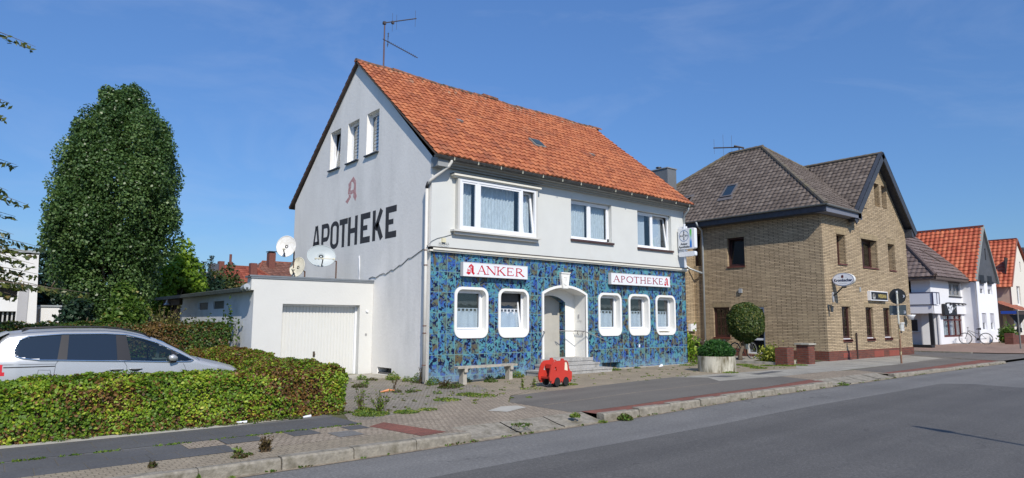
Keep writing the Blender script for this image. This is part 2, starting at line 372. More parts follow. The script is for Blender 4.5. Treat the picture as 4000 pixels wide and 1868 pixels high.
PANT=tilemat('orange_clay_tiles',[(0,(.30,.088,.038)),(.35,(.42,.132,.054)),(.75,(.50,.175,.072)),(1,(.35,.10,.042))],lichen=(.33,.29,.20),ll=.66,lh=.78,dark=(.17,.06,.035),zr=(8.3,11.0))
DKT=tilemat('brown_concrete_tiles',[(0,(.095,.074,.060)),(.5,(.13,.102,.083)),(1,(.175,.142,.118))],lichen=(.16,.125,.06),ll=.66,lh=.8,zr=(8.5,11.4))
BRT=tilemat('brown_clay_tiles',[(0,(.12,.085,.075)),(1,(.19,.145,.13))])
REDT=tilemat('glazed_red_tiles',[(0,(.42,.085,.035)),(.5,(.54,.13,.055)),(1,(.60,.18,.08))],rough=.45,dark=(.28,.05,.02))
RIDG=pm('ridge_mortar_tiles',(.30,.12,.07),.9,var=.4,scale=7,dirt=(.07,.06,.045),dscale=4,dlo=.42,dhi=.6)
HIPC=pm('hip_cap_tiles',(.13,.11,.085),.9,var=.3,scale=6,dirt=(.17,.14,.07),dscale=3,dlo=.5,dhi=.7)

def fix_frame(mb,fr,a0,a1,b0,b1,c0,c1,w):
    mb.prism(fr,rect(a0,a1,b0,b1),c0,c1,[rect(a0+w,a1-w,b0+w,b1-w)])
def casement(par,fr,a0,a1,b0,b1,c,sashes,frm=PVC,fw=.06,sw=.055,cur='lace',tilt=(),thick=.07,cd=.16,gl=GLASS,mull=None,label=None,name='window'):
    """window: outer frame, sashes split at fractions, panes, curtains. c = front plane of frame (negative = recessed)"""
    f=MB(); f.prism(fr,rect(a0,a1,b0,b1),c-thick,c,[rect(a0+fw,a1-fw,b0+fw,b1-fw)])
    for k in sashes[1:-1]:
        x=a0+(a1-a0)*k; f.box(fr,x-fw*.6,x+fw*.6,b0+fw,b1-fw,c-thick,c-.003)
    win=f.build(name,frm,par)
    if label: win['label']=label
    gl_=MB(); sf=MB()
    for i in range(len(sashes)-1):
        x0=a0+(a1-a0)*sashes[i]+(fw*.85 if i==0 else fw*.5); x1=a0+(a1-a0)*sashes[i+1]-(fw*.85 if i==len(sashes)-2 else fw*.5)
        y0,y1=b0+fw*.85,b1-fw*.85
        f2=fr
        if i in tilt:
            o=fr.P(0,y0,c); ez=(fr.ez*math.cos(.13)-fr.en*math.sin(.13)); f2=Fr(o-ez*y0-fr.en*0,fr.ex,fr.en,ez); cc=-.02
        else: cc=c-.015
        if i not in tilt: f2=Fr(fr.P(0,0,0),fr.ex,fr.en,fr.ez)
        sf.prism(f2,rect(x0,x1,y0,y1),cc-.045,cc,[rect(x0+sw,x1-sw,y0+sw,y1-sw)])
        gl_.box(f2,x0+sw-.004,x1-sw+.004,y0+sw-.004,y1-sw+.004,cc-.03,cc-.024)
        if mull:
            nx,ny=mull
            for q in range(1,nx): xx=x0+sw+(x1-x0-2*sw)*q/nx; sf.box(f2,xx-.012,xx+.012,y0+sw,y1-sw,cc-.023,cc-.008)
            for q in range(1,ny): yy=y0+sw+(y1-y0-2*sw)*q/ny; sf.box(f2,x0+sw,x1-sw,yy-.012,yy+.012,cc-.022,cc-.009)
    each(sf,'sash',frm,win) if not mull else sf.build('sash',frm,win); each(gl_,'pane',gl,win)
    if cur=='lace':
        m=MB(); n=len(sashes)-1
        for i in range(n):
            x0=a0+(a1-a0)*sashes[i]+fw; x1=a0+(a1-a0)*sashes[i+1]-fw
            curtain(m,fr,x0,x1,b0+fw,b1-.02,c-cd,.022,.11,ph=i)
        m.build('curtain',LACE,win,smooth=True)
    elif cur=='white':
        m=MB(); n=len(sashes)-1
        for i in range(n):
            x0=a0+(a1-a0)*sashes[i]+fw; x1=a0+(a1-a0)*sashes[i+1]-fw
            curtain(m,fr,x0,x0+(x1-x0)*.8,b0+fw,b1-.02,c-cd,.012,.45,ph=i)
        m.build('curtain',CURT,win,smooth=True)
    elif cur=='blind':
        m=MB(); m.box(fr,a0+fw,a1-fw,b0+fw,b1-fw,c-cd-.01,c-cd)
        m.build('blind',BLIND,win)
    elif cur=='stripes':
        m=MB(); z=b0+fw
        while z<b1-fw: m.box(fr,a0+fw,a1-fw,z,z+.07,c-cd-.01,c-cd); z+=.12
        m.build('blind',CURT,win)
    return win
def reveal(mb,fr,outl,c0,c1): mb.side(fr,outl,c0,c1)

# ============================================================ PHARMACY
PH=thing('pharmacy_building',(5.8,5,.1),'white gabled corner building with blue mottled tile ground floor and orange clay tile roof','building')
W=11.6; fr=FY(0)
SAG=lambda p: Vector((p.x,p.y,p.z-.0095*max(0,p.x)*min(1,max(0,(p.z-5.8)/.5))))
bayO=rect(.86,3.80,4.42,5.86); wA=rect(5.46,7.44,4.50,5.85); wB=rect(8.83,10.79,4.46,5.82)
m=MB(); m.warp=SAG
m.poly(fr,[(0,3.7),(W,3.7),(W,6.4),(0,6.4)],0,[bayO,wA,wB])
for h,d in ((bayO,.25),(wA,.26),(wB,.26)): m.side(fr,h,-d,0)
front=m.build('front_wall',WHITE,PH)
DEP=10.26; RY=4.87; RZ_=10.72
gw=[rect(-4.13,-3.27,7.23,8.66),rect(-5.58,-4.71,7.23,8.66),rect(-7.03,-6.16,7.23,8.66)]; bw=rect(-2.95,-2.06,.17,.37)
m=MB(); g=FX(0)
m.poly(g,[(-DEP,-.1),(0,-.1),(0,6.42),(-RY,RZ_),(-DEP,6.42)],0,gw+[bw])
for h in gw: m.side(g,h,-.24,0)
m.side(g,bw,-.35,0)
m.build('gable_wall',GABLE,PH)
m=MB(); m.wb(0.05,W-.02,DEP-.2,DEP,-.1,6.4); m.wb(.05,W-.05,.3,DEP-.25,3.3,3.4); m.wb(.06,W-.05,.3,DEP-.25,6.0,6.08)
gr=Fr((W,0,0),(0,1,0),(1,0,0)); GO=[(.07,-.1),(DEP-.01,-.1),(DEP-.01,6.25),(RY,RZ_-.14),(.07,6.25)]; m.poly(gr,GO,-.001); m.side(gr,GO,-.2,-.001)
m.build('rear_wall',WHITE,PH)
m=MB(); m.box(fr,.86,3.8,4.42,5.86,-.62,-.6); 
for h in (wA,wB): m.box(fr,h[0][0]-.1,h[1][0]+.1,h[0][1]-.1,h[2][1]+.1,-.62,-.6)
m.box(g,-7.1,-3.2,7.1,8.8,-.66,-.64); m.box(g,-3,-2,.1,.45,-.4,-.36)
m.build('interior',ROOMD,PH)
# ground-floor cladding with openings
cl=.055; fc=FY(0)
wins=[(.81,2.01),(2.39,3.59),(6.69,7.86),(8.23,9.39),(9.73,10.89)]
def arch(a0,a1,zs,za,b,n=14):
    mid=(a0+a1)/2; h=za-zs; w=(a1-a0)/2; r=(w*w+h*h)/(2*h); pts=[(a0,b),(a1,b)]
    t1=math.asin(w/r)
    for i in range(n+1):
        t=t1-2*t1*i/n; pts.append((mid+r*math.sin(t),za-r+r*math.cos(t)))
    return pts
holes=[rrect(a+.04,b-.04,1.32,2.71,.22) for a,b in wins]+[arch(4.17,6.11,2.67,2.90,.57)]+[rect(6.86,7.73,.17,.385)]
m=MB()
bot=[(0,.03)]+[(x,gz(x,0)-.03) for x in (2,4,6,8,10)]+[(W,gz(W,0)-.03)]
m.poly(fc,bot+[(W,3.74),(0,3.74)],0.0,holes)
m.side(fc,holes[-1],-.3,0); m.box(fc,6.8,7.8,.1,.45,-.34,-.3)
for h in holes[:-2]: m.side(fc,h,-.05,0)
m.add([Vector((0,0,-.05)),Vector((0,.10,-.05)),Vector((0,.10,3.74)),Vector((0,0,3.74))],[(0,1,2,3)]) if 0 else None
m.build('tile_cladding',CLAD,PH)
m=MB(); m.poly(fr,[(0.01,-.05),(W-.02,-.05),(W-.02,3.72),(.01,3.72)],-.06,[rect(a,b,1.26,2.77) for a,b in wins]+[rect(4.1,6.16,.4,2.95)]+[rect(6.8,7.8,.1,.45)])
m.wb(W-.02,W,.0,.3,-.1,6.3)
m.build('ground_floor_wall',WHITE,PH)
m=MB(); m.box(fc,6.9,7.7,.16,.2,-.25,-.1)
for x in (7.0,7.25,7.45): m.box(fc,x,x+.03,.17,.38,-.2,-.17)
m.build('basement_vent',pm('vent_shutter',(.25,.2,.14),.8,var=.3),PH)
m=MB(); m.box(g,-2.93,-2.08,.18,.22,-.3,-.02); m.box(g,-2.55,-2.10,.18,.35,-.34,-.3); m.box(g,-2.9,-2.6,.2,.35,-.33,-.3)
m.build('basement_window',pm('basement_grey',(.12,.12,.12),.8),PH)
# rounded windows
for i,(a,b) in enumerate(wins):
    fw=MB(); o=rrect(a,b,1.28,2.75,.25); inn=rrect(a+.085,b-.085,1.355,2.675,.19)
    fw.prism(fc,o,0,.035,[inn]); bk=rrect(a+.10,b-.10,1.40,2.66,.17)
    n=len(inn); vs=[fc.P(p[0],p[1],.02) for p in inn]+[fc.P(p[0],p[1],-.2) for p in bk]
    fw.add(vs,[(k,(k+1)%n,n+(k+1)%n,n+k) for k in range(n)])
    win=fw.build('window',RIM,PH)
    ga,gb,g0,g1=a+.175,b-.19,1.585,2.575; tl=(i==1)
    f2=MB(); f2.prism(fc,rect(a+.03,b-.03,1.34,2.72),-.215,-.175,[rect(ga,gb,g0,g1)] if not tl else [rect(ga-.045,gb+.045,g0-.03,g1+.045)])
    if tl:
        o_=fc.P(0,g0-.03,-.185); ez=(fc.ez*math.cos(.15)-fc.en*math.sin(.15)); ft=Fr(o_-ez*(g0-.03),fc.ex,fc.en,ez)
        f2.prism(ft,rect(ga-.04,gb+.04,g0-.03,g1+.04),-.05,0,[rect(ga,gb-.01,g0,g1-.01)])
    else:
        f2.prism(fc,rect(ga-.05,gb+.05,g0-.05,g1+.05),-.175,-.16,[rect(ga,gb,g0,g1)]); ft=fc
    f2.build('frame',PVC,win)
    if i==4:
        st=MB(); st.box(fc,a+.2,b-.22,1.41,1.425,-.16,-.05); st.build('sill_dirt',pm('sill_dirt',(.35,.3,.2),.9,var=.4),win)
    gp=MB(); gp.box(ft,ga-.005,gb+.005,g0-.005,g1+.005,-.03 if tl else -.205,-.024 if tl else -.199); gp.build('pane',GLASS,win)
    cu=MB(); cz=2.055; curtain(cu,fc,ga-.03,gb+.03,g0-.1,cz,-.29,.012,.27,ph=i*2.)
    cu.box(fc,ga-.03,gb+.03,cz-.012,cz+.004,-.295,-.285); cu.box(fc,ga-.03,gb+.03,cz+.075,cz+.095,-.295,-.285)
    nn=6 if i<2 else 5
    for k in range(nn+1):
        x=ga-.02+(gb-ga+.02)*k/nn; cu.box(fc,x-.02,x+.022,cz,cz+.08,-.294,-.286)
    cu.build('cafe_curtain',CURT,win,smooth=False)
    va=MB(); pts=[(ga-.04,g1+.06)]; ns=3
    for k in range(ns*6+1):
        t=k/(ns*6); x=ga-.04+(gb-ga+.08)*t; pts.append((x,g1-.30-.045*abs(math.sin(math.pi*ns*t+i))))
    pts.append((gb+.04,g1+.06)); va.poly(fc,pts,-.31); va.build('valance',VAL,win)
    bl=MB(); bl.box(fc,ga-.2,gb+.2,g0-.2,g1+.1,-.47,-.45); bl.build('blind',BLIND if i!=3 else pm('grey_blind_light',(.19,.185,.165),.9),win)
# entrance
ar_o=arch(4.13,6.15,2.68,2.94,.55); ar_i=arch(4.205,6.075,2.635,2.86,.55)
m=MB(); m.prism(fc,ar_o,0,.04,[]) if 0 else None
n=len(ar_o)
def ring(mb,fr_,A,B,c0,c1):
    n=len(A); 
    for i in range(1,n-0):
        j=(i+1)%n
        if i==0 or j==1: continue
        mb.add([fr_.P(A[i][0],A[i][1],c1),fr_.P(A[j][0],A[j][1],c1),fr_.P(B[j][0],B[j][1],c1),fr_.P(B[i][0],B[i][1],c1),
                fr_.P(A[i][0],A[i][1],c0),fr_.P(A[j][0],A[j][1],c0),fr_.P(B[j][0],B[j][1],c0),fr_.P(B[i][0],B[i][1],c0)],[(0,1,2,3),(0,1,5,4),(3,2,6,7)])
ring(m,fc,ar_o,ar_i,0,.045)
# recess: side walls and vault
m.side(fc,ar_i[1:]+[ar_i[0]],-.53,.02)
door_op=arch(4.30,5.65,2.40,2.62,.56)
m.poly(fc,ar_i,-.52,[door_op]); 
ent=m.build('entrance_recess',RIM,PH)
m=MB(); m.box(fc,4.2,5.70,.5,2.8,-.84,-.80); m.build('door_panel',pm('plaster_door_panel',(.43,.41,.36),.9,var=.07,scale=2.5,dirt=(.33,.31,.27),dscale=1.6,dlo=.5,dhi=.8),ent)
m=MB(); m.side(fc,door_op,-.80,-.525); m.build('tiled_jamb',CLAD,ent)
m=MB(); kf=FY(0)
ks=[(4.97,2.83),(5.22,2.83),(5.29,3.34),(4.89,3.34)]; m.prism(kf,ks,0,.10); m.prism(kf,[(4.89,3.31),(5.29,3.31),(5.30,3.35),(4.88,3.35)],0,.125)
for A,B in (((4.99,2.86),(4.925,3.30)),((5.20,2.86),(5.255,3.30))): m.tube([kf.P(*A,.105),kf.P(*B,.105)],.012,5)
# relief anchor and waves
m.tube([kf.P(5.09,3.27,.104),kf.P(5.09,3.02,.104)],.011,5); m.tube([kf.P(5.03,3.2,.104),kf.P(5.15,3.18,.104)],.013,5)
m.tube([kf.P(5.09+.075*math.cos(t),3.03-.075*abs(math.sin(t))-.01,.104) for t in np.linspace(math.pi,2*math.pi,8)],.013,5)
for z,s in ((3.14,1),(3.09,-1),(2.96,1)): m.tube([kf.P(5.05+.03*k,z+s*.012*math.sin(k*1.8),.104) for k in range(4)],.010,5)
m.build('keystone',RIM,PH)
m=MB(); 
m.box(fc,4.0,6.3,.50,.60,-.55,.12)   # threshold slab
m.box(fc,4.0,6.3,.1,.50,-.2,.10)
st0=m.build('entrance_step',STEP,PH)
for (x0,x1,z1,yo) in ((3.80,6.36,.445,.36),(3.45,6.62,.29,.68)):
    m=MB(); m.box(fc,x0,x1,z1-.05,z1,.05,yo+.02); m.box(fc,x0+.02,x1-.02,0,z1-.05,.05,yo); m.build('entrance_step',STEP,PH)
m=MB()
m.tube([(5.93,-.05,1.42),(5.93,-.1,1.45),(6.43,-.52,1.18),(6.43,-.5,1.1)],.014); m.tube([(5.30,.42,1.46),(5.95,-.08,1.45)],.014); m.tube([(5.30,.42,1.46),(5.33,.45,1.37),(5.4,.42,1.33)],.012)
for y in (.33,.12): m.tube([(6.04,y,1.44-.0),(6.04,y,1.36),(6.08,y,1.32)],.011)
m.tube([(6.0,.45,1.46),(6.0,.0,1.45),(6.0,-.06,1.45)],.014); m.build('handrail',pm('steel_rail',(.14,.14,.145),.5,metal=.3),PH)
m=MB(); m.tube([(4.16,-.06,1.46),(4.14,-.14,1.43),(3.66,-.42,1.17),(3.64,-.4,1.10)],.014); m.tube([(3.72,-.36,1.2),(3.72,-.03,1.2)],.01); m.build('handrail',pm('steel_rail',(.14,.14,.145)),PH)
m=MB(); m.box(FX(6.07),-.33,-.28,2.0-.13,2.0,0,.012); m.build('door_bell',GREYM,PH)
text('house_letters','1 7 2',Fr((6.07,0,0),(0,-1,0),(-1,0,0)),-.26,1.78,.09,GREYM,PH,c=.01)
m=MB(); m.box(fc,8.75,8.82,.86,.97,0,.015); m.build('meter_plate',SIGNW,PH)
# cornice
m=MB(); m.box(fr,-.10,W+.03,3.745,3.80,-.0,.13); m.box(fr,-.06,W,3.70,3.745,0,.09); m.build('cornice',TRIM,PH)
m=MB(); m.box(fr,-.11,W+.05,3.803,3.816,-.0,.135); m.box(fr,-.02,W,3.826,3.845,-.0,.05); m.build('cornice_flashing',pm('flashing',(.08,.07,.06),.6,var=.2),PH)
m=MB(); m.wb(-.10,.0,-.13,.02,3.70,3.80); m.build('cornice_end',TRIM,PH)
# projecting bay window
m=MB(); m.box(fr,.80,.87,4.36,5.92,0,.15); m.box(fr,3.79,3.86,4.36,5.92,0,.15); each(m,'bay_casing',pm('bay_casing',(.55,.54,.50),.5,var=.03),PH)
m=MB(); m.box(fr,.62,3.96,5.93,5.985,0,.22); m.box(fr,.66,3.92,5.89,5.93,0,.17); m.build('bay_hood',TRIM,PH)
m=MB(); m.box(fr,.61,3.97,5.988,6.005,0,.225); m.build('bay_hood_flashing',DARKM,PH)
m=MB(); m.box(fr,.64,3.96,4.32,4.37,0,.20); m.box(fr,.74,3.9,4.24,4.32,0,.12); m.build('bay_sill',pm('bay_sill',(.60,.59,.55),.6,var=.05),PH)
casement(PH,fr,.87,3.79,4.38,5.88,.145,(0,.225,.80,1),cur='lace',tilt=(2,),fw=.07,sw=.065,cd=.30,label='wide three-part window with lace curtains, right sash tilted open')
m=MB(); 
casement(PH,fr,5.47,7.43,4.51,5.83,-.13,(0,.5,1),cur='lace',cd=.2,label='two-sash window with lace curtains')
casement(PH,fr,8.84,10.78,4.47,5.80,-.13,(0,.5,1),cur='white',cd=.2,tilt=(1,),label='two-sash window with plain white curtains, right sash tilted')
for h in (wA,wB):
    m=MB(); a0,a1,b0=h[0][0],h[1][0],h[0][1]; m.box(fr,a0-.04,a1+.06,b0-.075,b0-.005,-.05,.07); m.build('window_sill',SILLB,PH)
m=MB(); m.box(fr,7.24,7.28,4.52,4.62,-.05,.01); m.build('blind_cord_box',DARKM,PH)
for i,h in enumerate(gw):
    casement(PH,g,h[0][0]+.0,h[1][0],h[0][1]+.03,h[2][1],-.14,(0,1),cur=('stripes','stripes','none')[i],tilt=((),(),(0,))[i],fw=.055,sw=.05,cd=.12,label=('tall narrow gable window with striped blind, nearest the street','middle tall narrow gable window with striped blind','tall narrow gable window with its sash tilted open')[i])
    m=MB(); m.box(g,h[0][0]-.06,h[1][0]+.03,h[0][1]-.045,h[0][1]-.004,-.1,.07); m.build('window_sill',SLATE,PH)
# eaves boxing
m=MB(); m.warp=SAG
m.box(fr,.30,W-.05,6.14,6.20,0,.12); m.box(fr,.30,W-.05,6.20,6.27,0,.20); m.box(fr,.30,W-.05,6.27,6.345,0,.33)
m.build('eaves_cornice',FASC,PH)
m=MB(); m.box(fr,-.02,.34,6.10,6.37,-.02,.34); m.box(fr,-.03,.35,6.085,6.10,-.03,.35); m.build('eaves_end_box',pm('eaves_box_grey',(.27,.28,.28),.7),PH)
m=MB(); m.warp=SAG; pr=[(-.40-.065*math.cos(t),6.36-.065*math.sin(t)) for t in np.linspace(0,math.pi,9)]
vs=[];n=len(pr)
for x in (-.16,11.72): vs+=[Vector((x,y,z)) for y,z in pr]
m.add(vs,[(i,i+1,n+i+1,n+i) for i in range(n-1)]+[tuple(range(n)),tuple(range(n,2*n))])
m.tube([(-.16,-.467,6.362),(11.72,-.467,6.362)],.011,6)
gut=m.build('gutter',GUTTER,PH)
m=MB(); m.warp=SAG
for k in range(14): x=.45+k*.84; m.box(fr,x-.012,x+.012,6.285,6.375,.44,.475)
each(m,'gutter_bracket',pm('gutter_bracket',(.5,.5,.4),.6,var=.1),gut)
m=MB(); m.tube([(.40,-.38,6.33),(.40,-.38,6.24),(.36,-.33,6.13),(-.05,-.02,5.72),(-.09,.08,5.6)],.045,10); dp=m.build('downpipe',PIPEW,PH,smooth=True)
m=MB(); m.tube([(-.075,.05,5.67),(-.10,.11,5.5)],.052,10); m.build('pipe_joint',DARKM,dp,smooth=True)
m=MB(); m.tube([(-.09,.11,5.52),(-.085,.11,0.12)],.045,12); m.build('downpipe',PIPEW,PH,smooth=True)
m=MB()
for z in (3.30,3.72,1.42,1.62,.55): m.tube([(-.088,.11,z),(-.088,.11,z+.03)],.054,12)
each(m,'pipe_clip',pm('rust_clip',(.16,.09,.07),.7),dp)
m=MB(); m.tube([(11.45,-.36,6.2),(11.45,-.33,6.05),(11.52,-.1,5.9),(11.6,.0,5.5),(11.66,.05,5.3),(11.66,.1,3.9)],.04,10); m.build('downpipe',ZINC,PH,smooth=True)
# pantile roof
yE,zE=-.43,6.40; ln=math.hypot(RY-yE,RZ_+.05-zE); us=Vector((0,(RY-yE)/ln,(RZ_+.05-zE)/ln)); Lr=11.66+.12
def warp(p):
    s=(p.z-6.4)/4.35; x=p.x
    return Vector((x,p.y,p.z-.0135*max(0,x)*(.7+.5*s)-.05*s*math.sin(math.pi*min(1,max(0,x/11.7)))+.018*math.sin(x*1.7+s*5)*s+.01*math.sin(x*3.1+s*9)))
m=MB(); slope(m,(-.12,yE,zE),(1,0,0),us,ln-.02,lambda s:0,lambda s:Lr,.2,.297,amp=.045,step=.03,seg=6,jit=.007,warp=warp)
roof=m.build('roof',PANT,PH,recalc=False)
m=MB(); us2=Vector((0,-(10.55-RY)/1,-(RZ_-6.3)))
l2=math.hypot(10.62-RY,RZ_+.03-6.35); us2=Vector((0,-(10.62-RY)/l2,(RZ_+.03-6.35)/l2))
slope(m,(-.12,10.62,6.35),(1,0,0),us2,l2-.02,lambda s:0,lambda s:Lr,.4,.297,amp=.04,step=.03,seg=4,jit=.006,warp=warp)
m.build('rear_roof',PANT,PH,recalc=False)
m=MB()
for sgn,ye,ze,uu,ll in ((1,yE,zE,us,ln),(-1,10.62,6.35,us2,l2)):
    a=Vector((-.115,ye,ze-.02)); b=a+uu*ll; c=b+Vector((Lr-.02,0,0)); d=a+Vector((Lr-.02,0,0)); t=Vector((0,0,-.06))
    m.add([warp(p) for p in (a,b,c,d,a+t,b+t,c+t,d+t)],[(0,1,2,3),(4,5,6,7),(0,1,5,4),(2,3,7,6),(0,3,7,4)])
m.build('roof_boarding',pm('verge_board',(.10,.07,.055),.9,var=.3),PH)
m=MB(); R=random.Random(3); x=-.14
while x<11.75:
    L_=.36; pts=[]
    for q in (0,1):
        xx=x+q*(L_+.03); r=.115-.012*q+R.uniform(-.006,.006); zz=RZ_+.035+R.uniform(-.012,.012)
        pts.append([warp(Vector((xx,RY+r*math.cos(t),zz+r*math.sin(t)*.8))) for t in np.linspace(-.35,math.pi+.35,9)])
    vs=pts[0]+pts[1]; n=9; m.add(vs,[(i,i+1,n+i+1,n+i) for i in range(n-1)]+[tuple(range(n))]); x+=L_
m.add([warp(Vector(p)) for p in ((5.3,RY-.13,RZ_+.05),(6.05,RY-.13,RZ_+.05),(6.05,RY+.13,RZ_+.06),(5.3,RY+.13,RZ_+.06),(5.3,RY-.13,RZ_+.15),(6.05,RY-.13,RZ_+.14),(6.05,RY+.13,RZ_+.15),(5.3,RY+.13,RZ_+.15))],[(0,1,2,3),(4,5,6,7),(0,1,5,4),(1,2,6,5),(2,3,7,6),(3,0,4,7)])
m.build('ridge',RIDG,roof)
def onroof(x,s,h): return warp(Vector((x,yE,zE))+us*s+Vector((0,-us.z,us.y))*h)
def roofbox(mb,x0,x1,s0,s1,h0,h1,h1b=None):
    h1b=h1 if h1b is None else h1b
    mb.add([onroof(x0,s0,h0),onroof(x1,s0,h0),onroof(x1,s1,h0),onroof(x0,s1,h0),onroof(x0,s0,h1),onroof(x1,s0,h1),onroof(x1,s1,h1b),onroof(x0,s1,h1b)],[(0,1,2,3),(4,5,6,7),(0,1,5,4),(1,2,6,5),(2,3,7,6),(3,0,4,7)])
m=MB(); roofbox(m,5.14,5.64,2.42,2.98,.0,.085,.10); hat=m.build('roof_hatch',pm('hatch_metal',(.20,.19,.17),.6,var=.3),roof)
m=MB(); roofbox(m,5.20,5.58,2.50,2.90,.09,.105,.115); m.build('pane',pm('hatch_glass',(.035,.05,.045),.15),hat)
for x,s in ((2.26,3.12),(8.44,3.02)):
    m=MB(); roofbox(m,x-.09,x+.09,s-.1,s+.12,.03,.10,.05); m.build('roof_vent',pm('vent_grey',(.30,.28,.25),.7),roof)
# ============================================================ SIGNS ON THE PHARMACY
def seg(mb,fr,x0,y0,x1,y1,w,c0,c1):
    d=Vector((x1-x0,y1-y0)); d.normalize(); n=Vector((-d.y,d.x))*w/2
    mb.prism(fr,[(x0+n.x,y0+n.y),(x0-n.x,y0-n.y),(x1-n.x,y1-n.y),(x1+n.x,y1+n.y)],c0,c1)
def serif_letter(mb,fr,ch,a,b,w,h,c0,c1):
    T=h*.17; t=h*.065; S=lambda x,y,ww: mb.box(fr,a+x*w-ww,a+x*w+ww,b+y*h-(t*.5 if y<.5 else t*.5),b+y*h+(t*.5),c0,c1)
    sg=lambda x0,y0,x1,y1,ww: seg(mb,fr,a+x0*w,b+y0*h,a+x1*w,b+y1*h,ww,c0,c1)
    def ring(cx,cy,rx,ry,t0,t1,wt):
        n=14; o=[];i_=[]
        for k in range(n+1):
            t_=math.radians(t0+(t1-t0)*k/n); th=wt*(.55+.45*abs(math.cos(t_)))
            o.append((a+cx*w+rx*w*math.cos(t_),b+cy*h+ry*h*math.sin(t_))); i_.append((a+cx*w+(rx*w-th)*math.cos(t_),b+cy*h+(ry*h-th*.8)*math.sin(t_)))
        for k in range(n): mb.prism(fr,[o[k],o[k+1],i_[k+1],i_[k]],c0,c1)
    if ch=='A': sg(.08,0,.47,1,t*1.1); sg(.46,1.02,.88,0,T); mb.box(fr,a+.24*w,a+.68*w,b+.32*h,b+.32*h+t,c0,c1); S(.08,0,.13*w+.0); S(.88,0,.16*w)
    elif ch=='N': sg(.14,0,.14,1,t*1.1); sg(.10,1,.86,0,T*.95); sg(.86,0,.86,1,t*1.1); S(.14,0,.13*w); S(.10,1,.12*w); S(.86,1,.13*w)
    elif ch=='K': sg(.17,0,.17,1,T); sg(.22,.45,.78,1,t*1.3); sg(.38,.58,.88,0,T*.95); S(.17,0,.16*w);S(.17,1,.16*w);S(.80,1,.15*w);S(.88,0,.14*w)
    elif ch=='E': sg(.2,0,.2,1,T); sg(.1,.97,.88,.97,t*1.2); sg(.1,.03,.94,.03,t*1.2); sg(.2,.5,.68,.5,t*1.1); sg(.88,.97,.90,.78,t*1.1); sg(.93,.03,.97,.24,t*1.1); sg(.68,.38,.68,.62,t)
    elif ch=='R': sg(.18,0,.18,1,T); ring(.42,.74,.36,.26,-90,90,T*.95); sg(.1,.97,.42,.97,t*1.1); sg(.2,.5,.45,.5,t*1.1); sg(.42,.5,.95,0,T*.95); S(.18,0,.16*w); S(.96,0,.12*w)
    elif ch=='P': sg(.22,0,.22,1,T); ring(.46,.73,.40,.27,-90,90,T*.95); sg(.1,.97,.46,.97,t*1.1); sg(.2,.48,.46,.48,t*1.1); S(.22,0,.18*w)
    elif ch=='O': ring(.5,.5,.5,.52,0,360,T)
    elif ch=='T': sg(.5,0,.5,1,T); sg(.04,.97,.96,.97,t*1.2); sg(.05,.97,.03,.78,t*1.1); sg(.95,.97,.97,.78,t*1.1); S(.5,0,.18*w)
    elif ch=='H': sg(.17,0,.17,1,T); sg(.83,0,.83,1,T); sg(.17,.5,.83,.5,t*1.2); [S(x,y,.15*w) for x in (.17,.83) for y in (0,1)]
def aposign(mb,mb2,fr,a,b,w,h,c0,c1,chal=True):
    """gothic red A of German pharmacies with a cup and snake in the left leg"""
    P=lambda pts: [(a+x*w,b+y*h) for x,y in pts]
    mb.prism(fr,P([(.58,1.0),(.86,.80),(.86,.28),(1.0,.16),(.88,0),(.66,.18),(.60,.26),(.60,.62),(.30,.62),(.30,.78)]),c0,c1)
    mb.prism(fr,P([(.30,.60),(.56,.60),(.56,.46),(.18,.46),(.18,.60)]),c0,c1) if not chal else None
    mb.prism(fr,P([(.16,.58),(.30,.64),(.52,.40),(.52,.14),(.32,.0),(0,.16),(.16,.26)]),c0,c1)
    mb.prism(fr,P([(.28,.50),(.62,.50),(.62,.64),(.28,.64)]),c0-.0006 if chal else c0,c1-.0008)
    if chal and mb2:
        c=c1+.001
        mb2.poly(fr,P([(.14,.60),(.52,.60),(.44,.50),(.36,.47),(.36,.36),(.44,.31),(.44,.27),(.24,.27),(.24,.31),(.31,.36),(.31,.47),(.22,.50)]),c)
        mb2.tube([fr.P(a+x*w,b+y*h,c) for x,y in ((.24,.66),(.40,.64),(.56,.60),(.64,.68),(.58,.78),(.47,.76))],.010*h/.35,5)
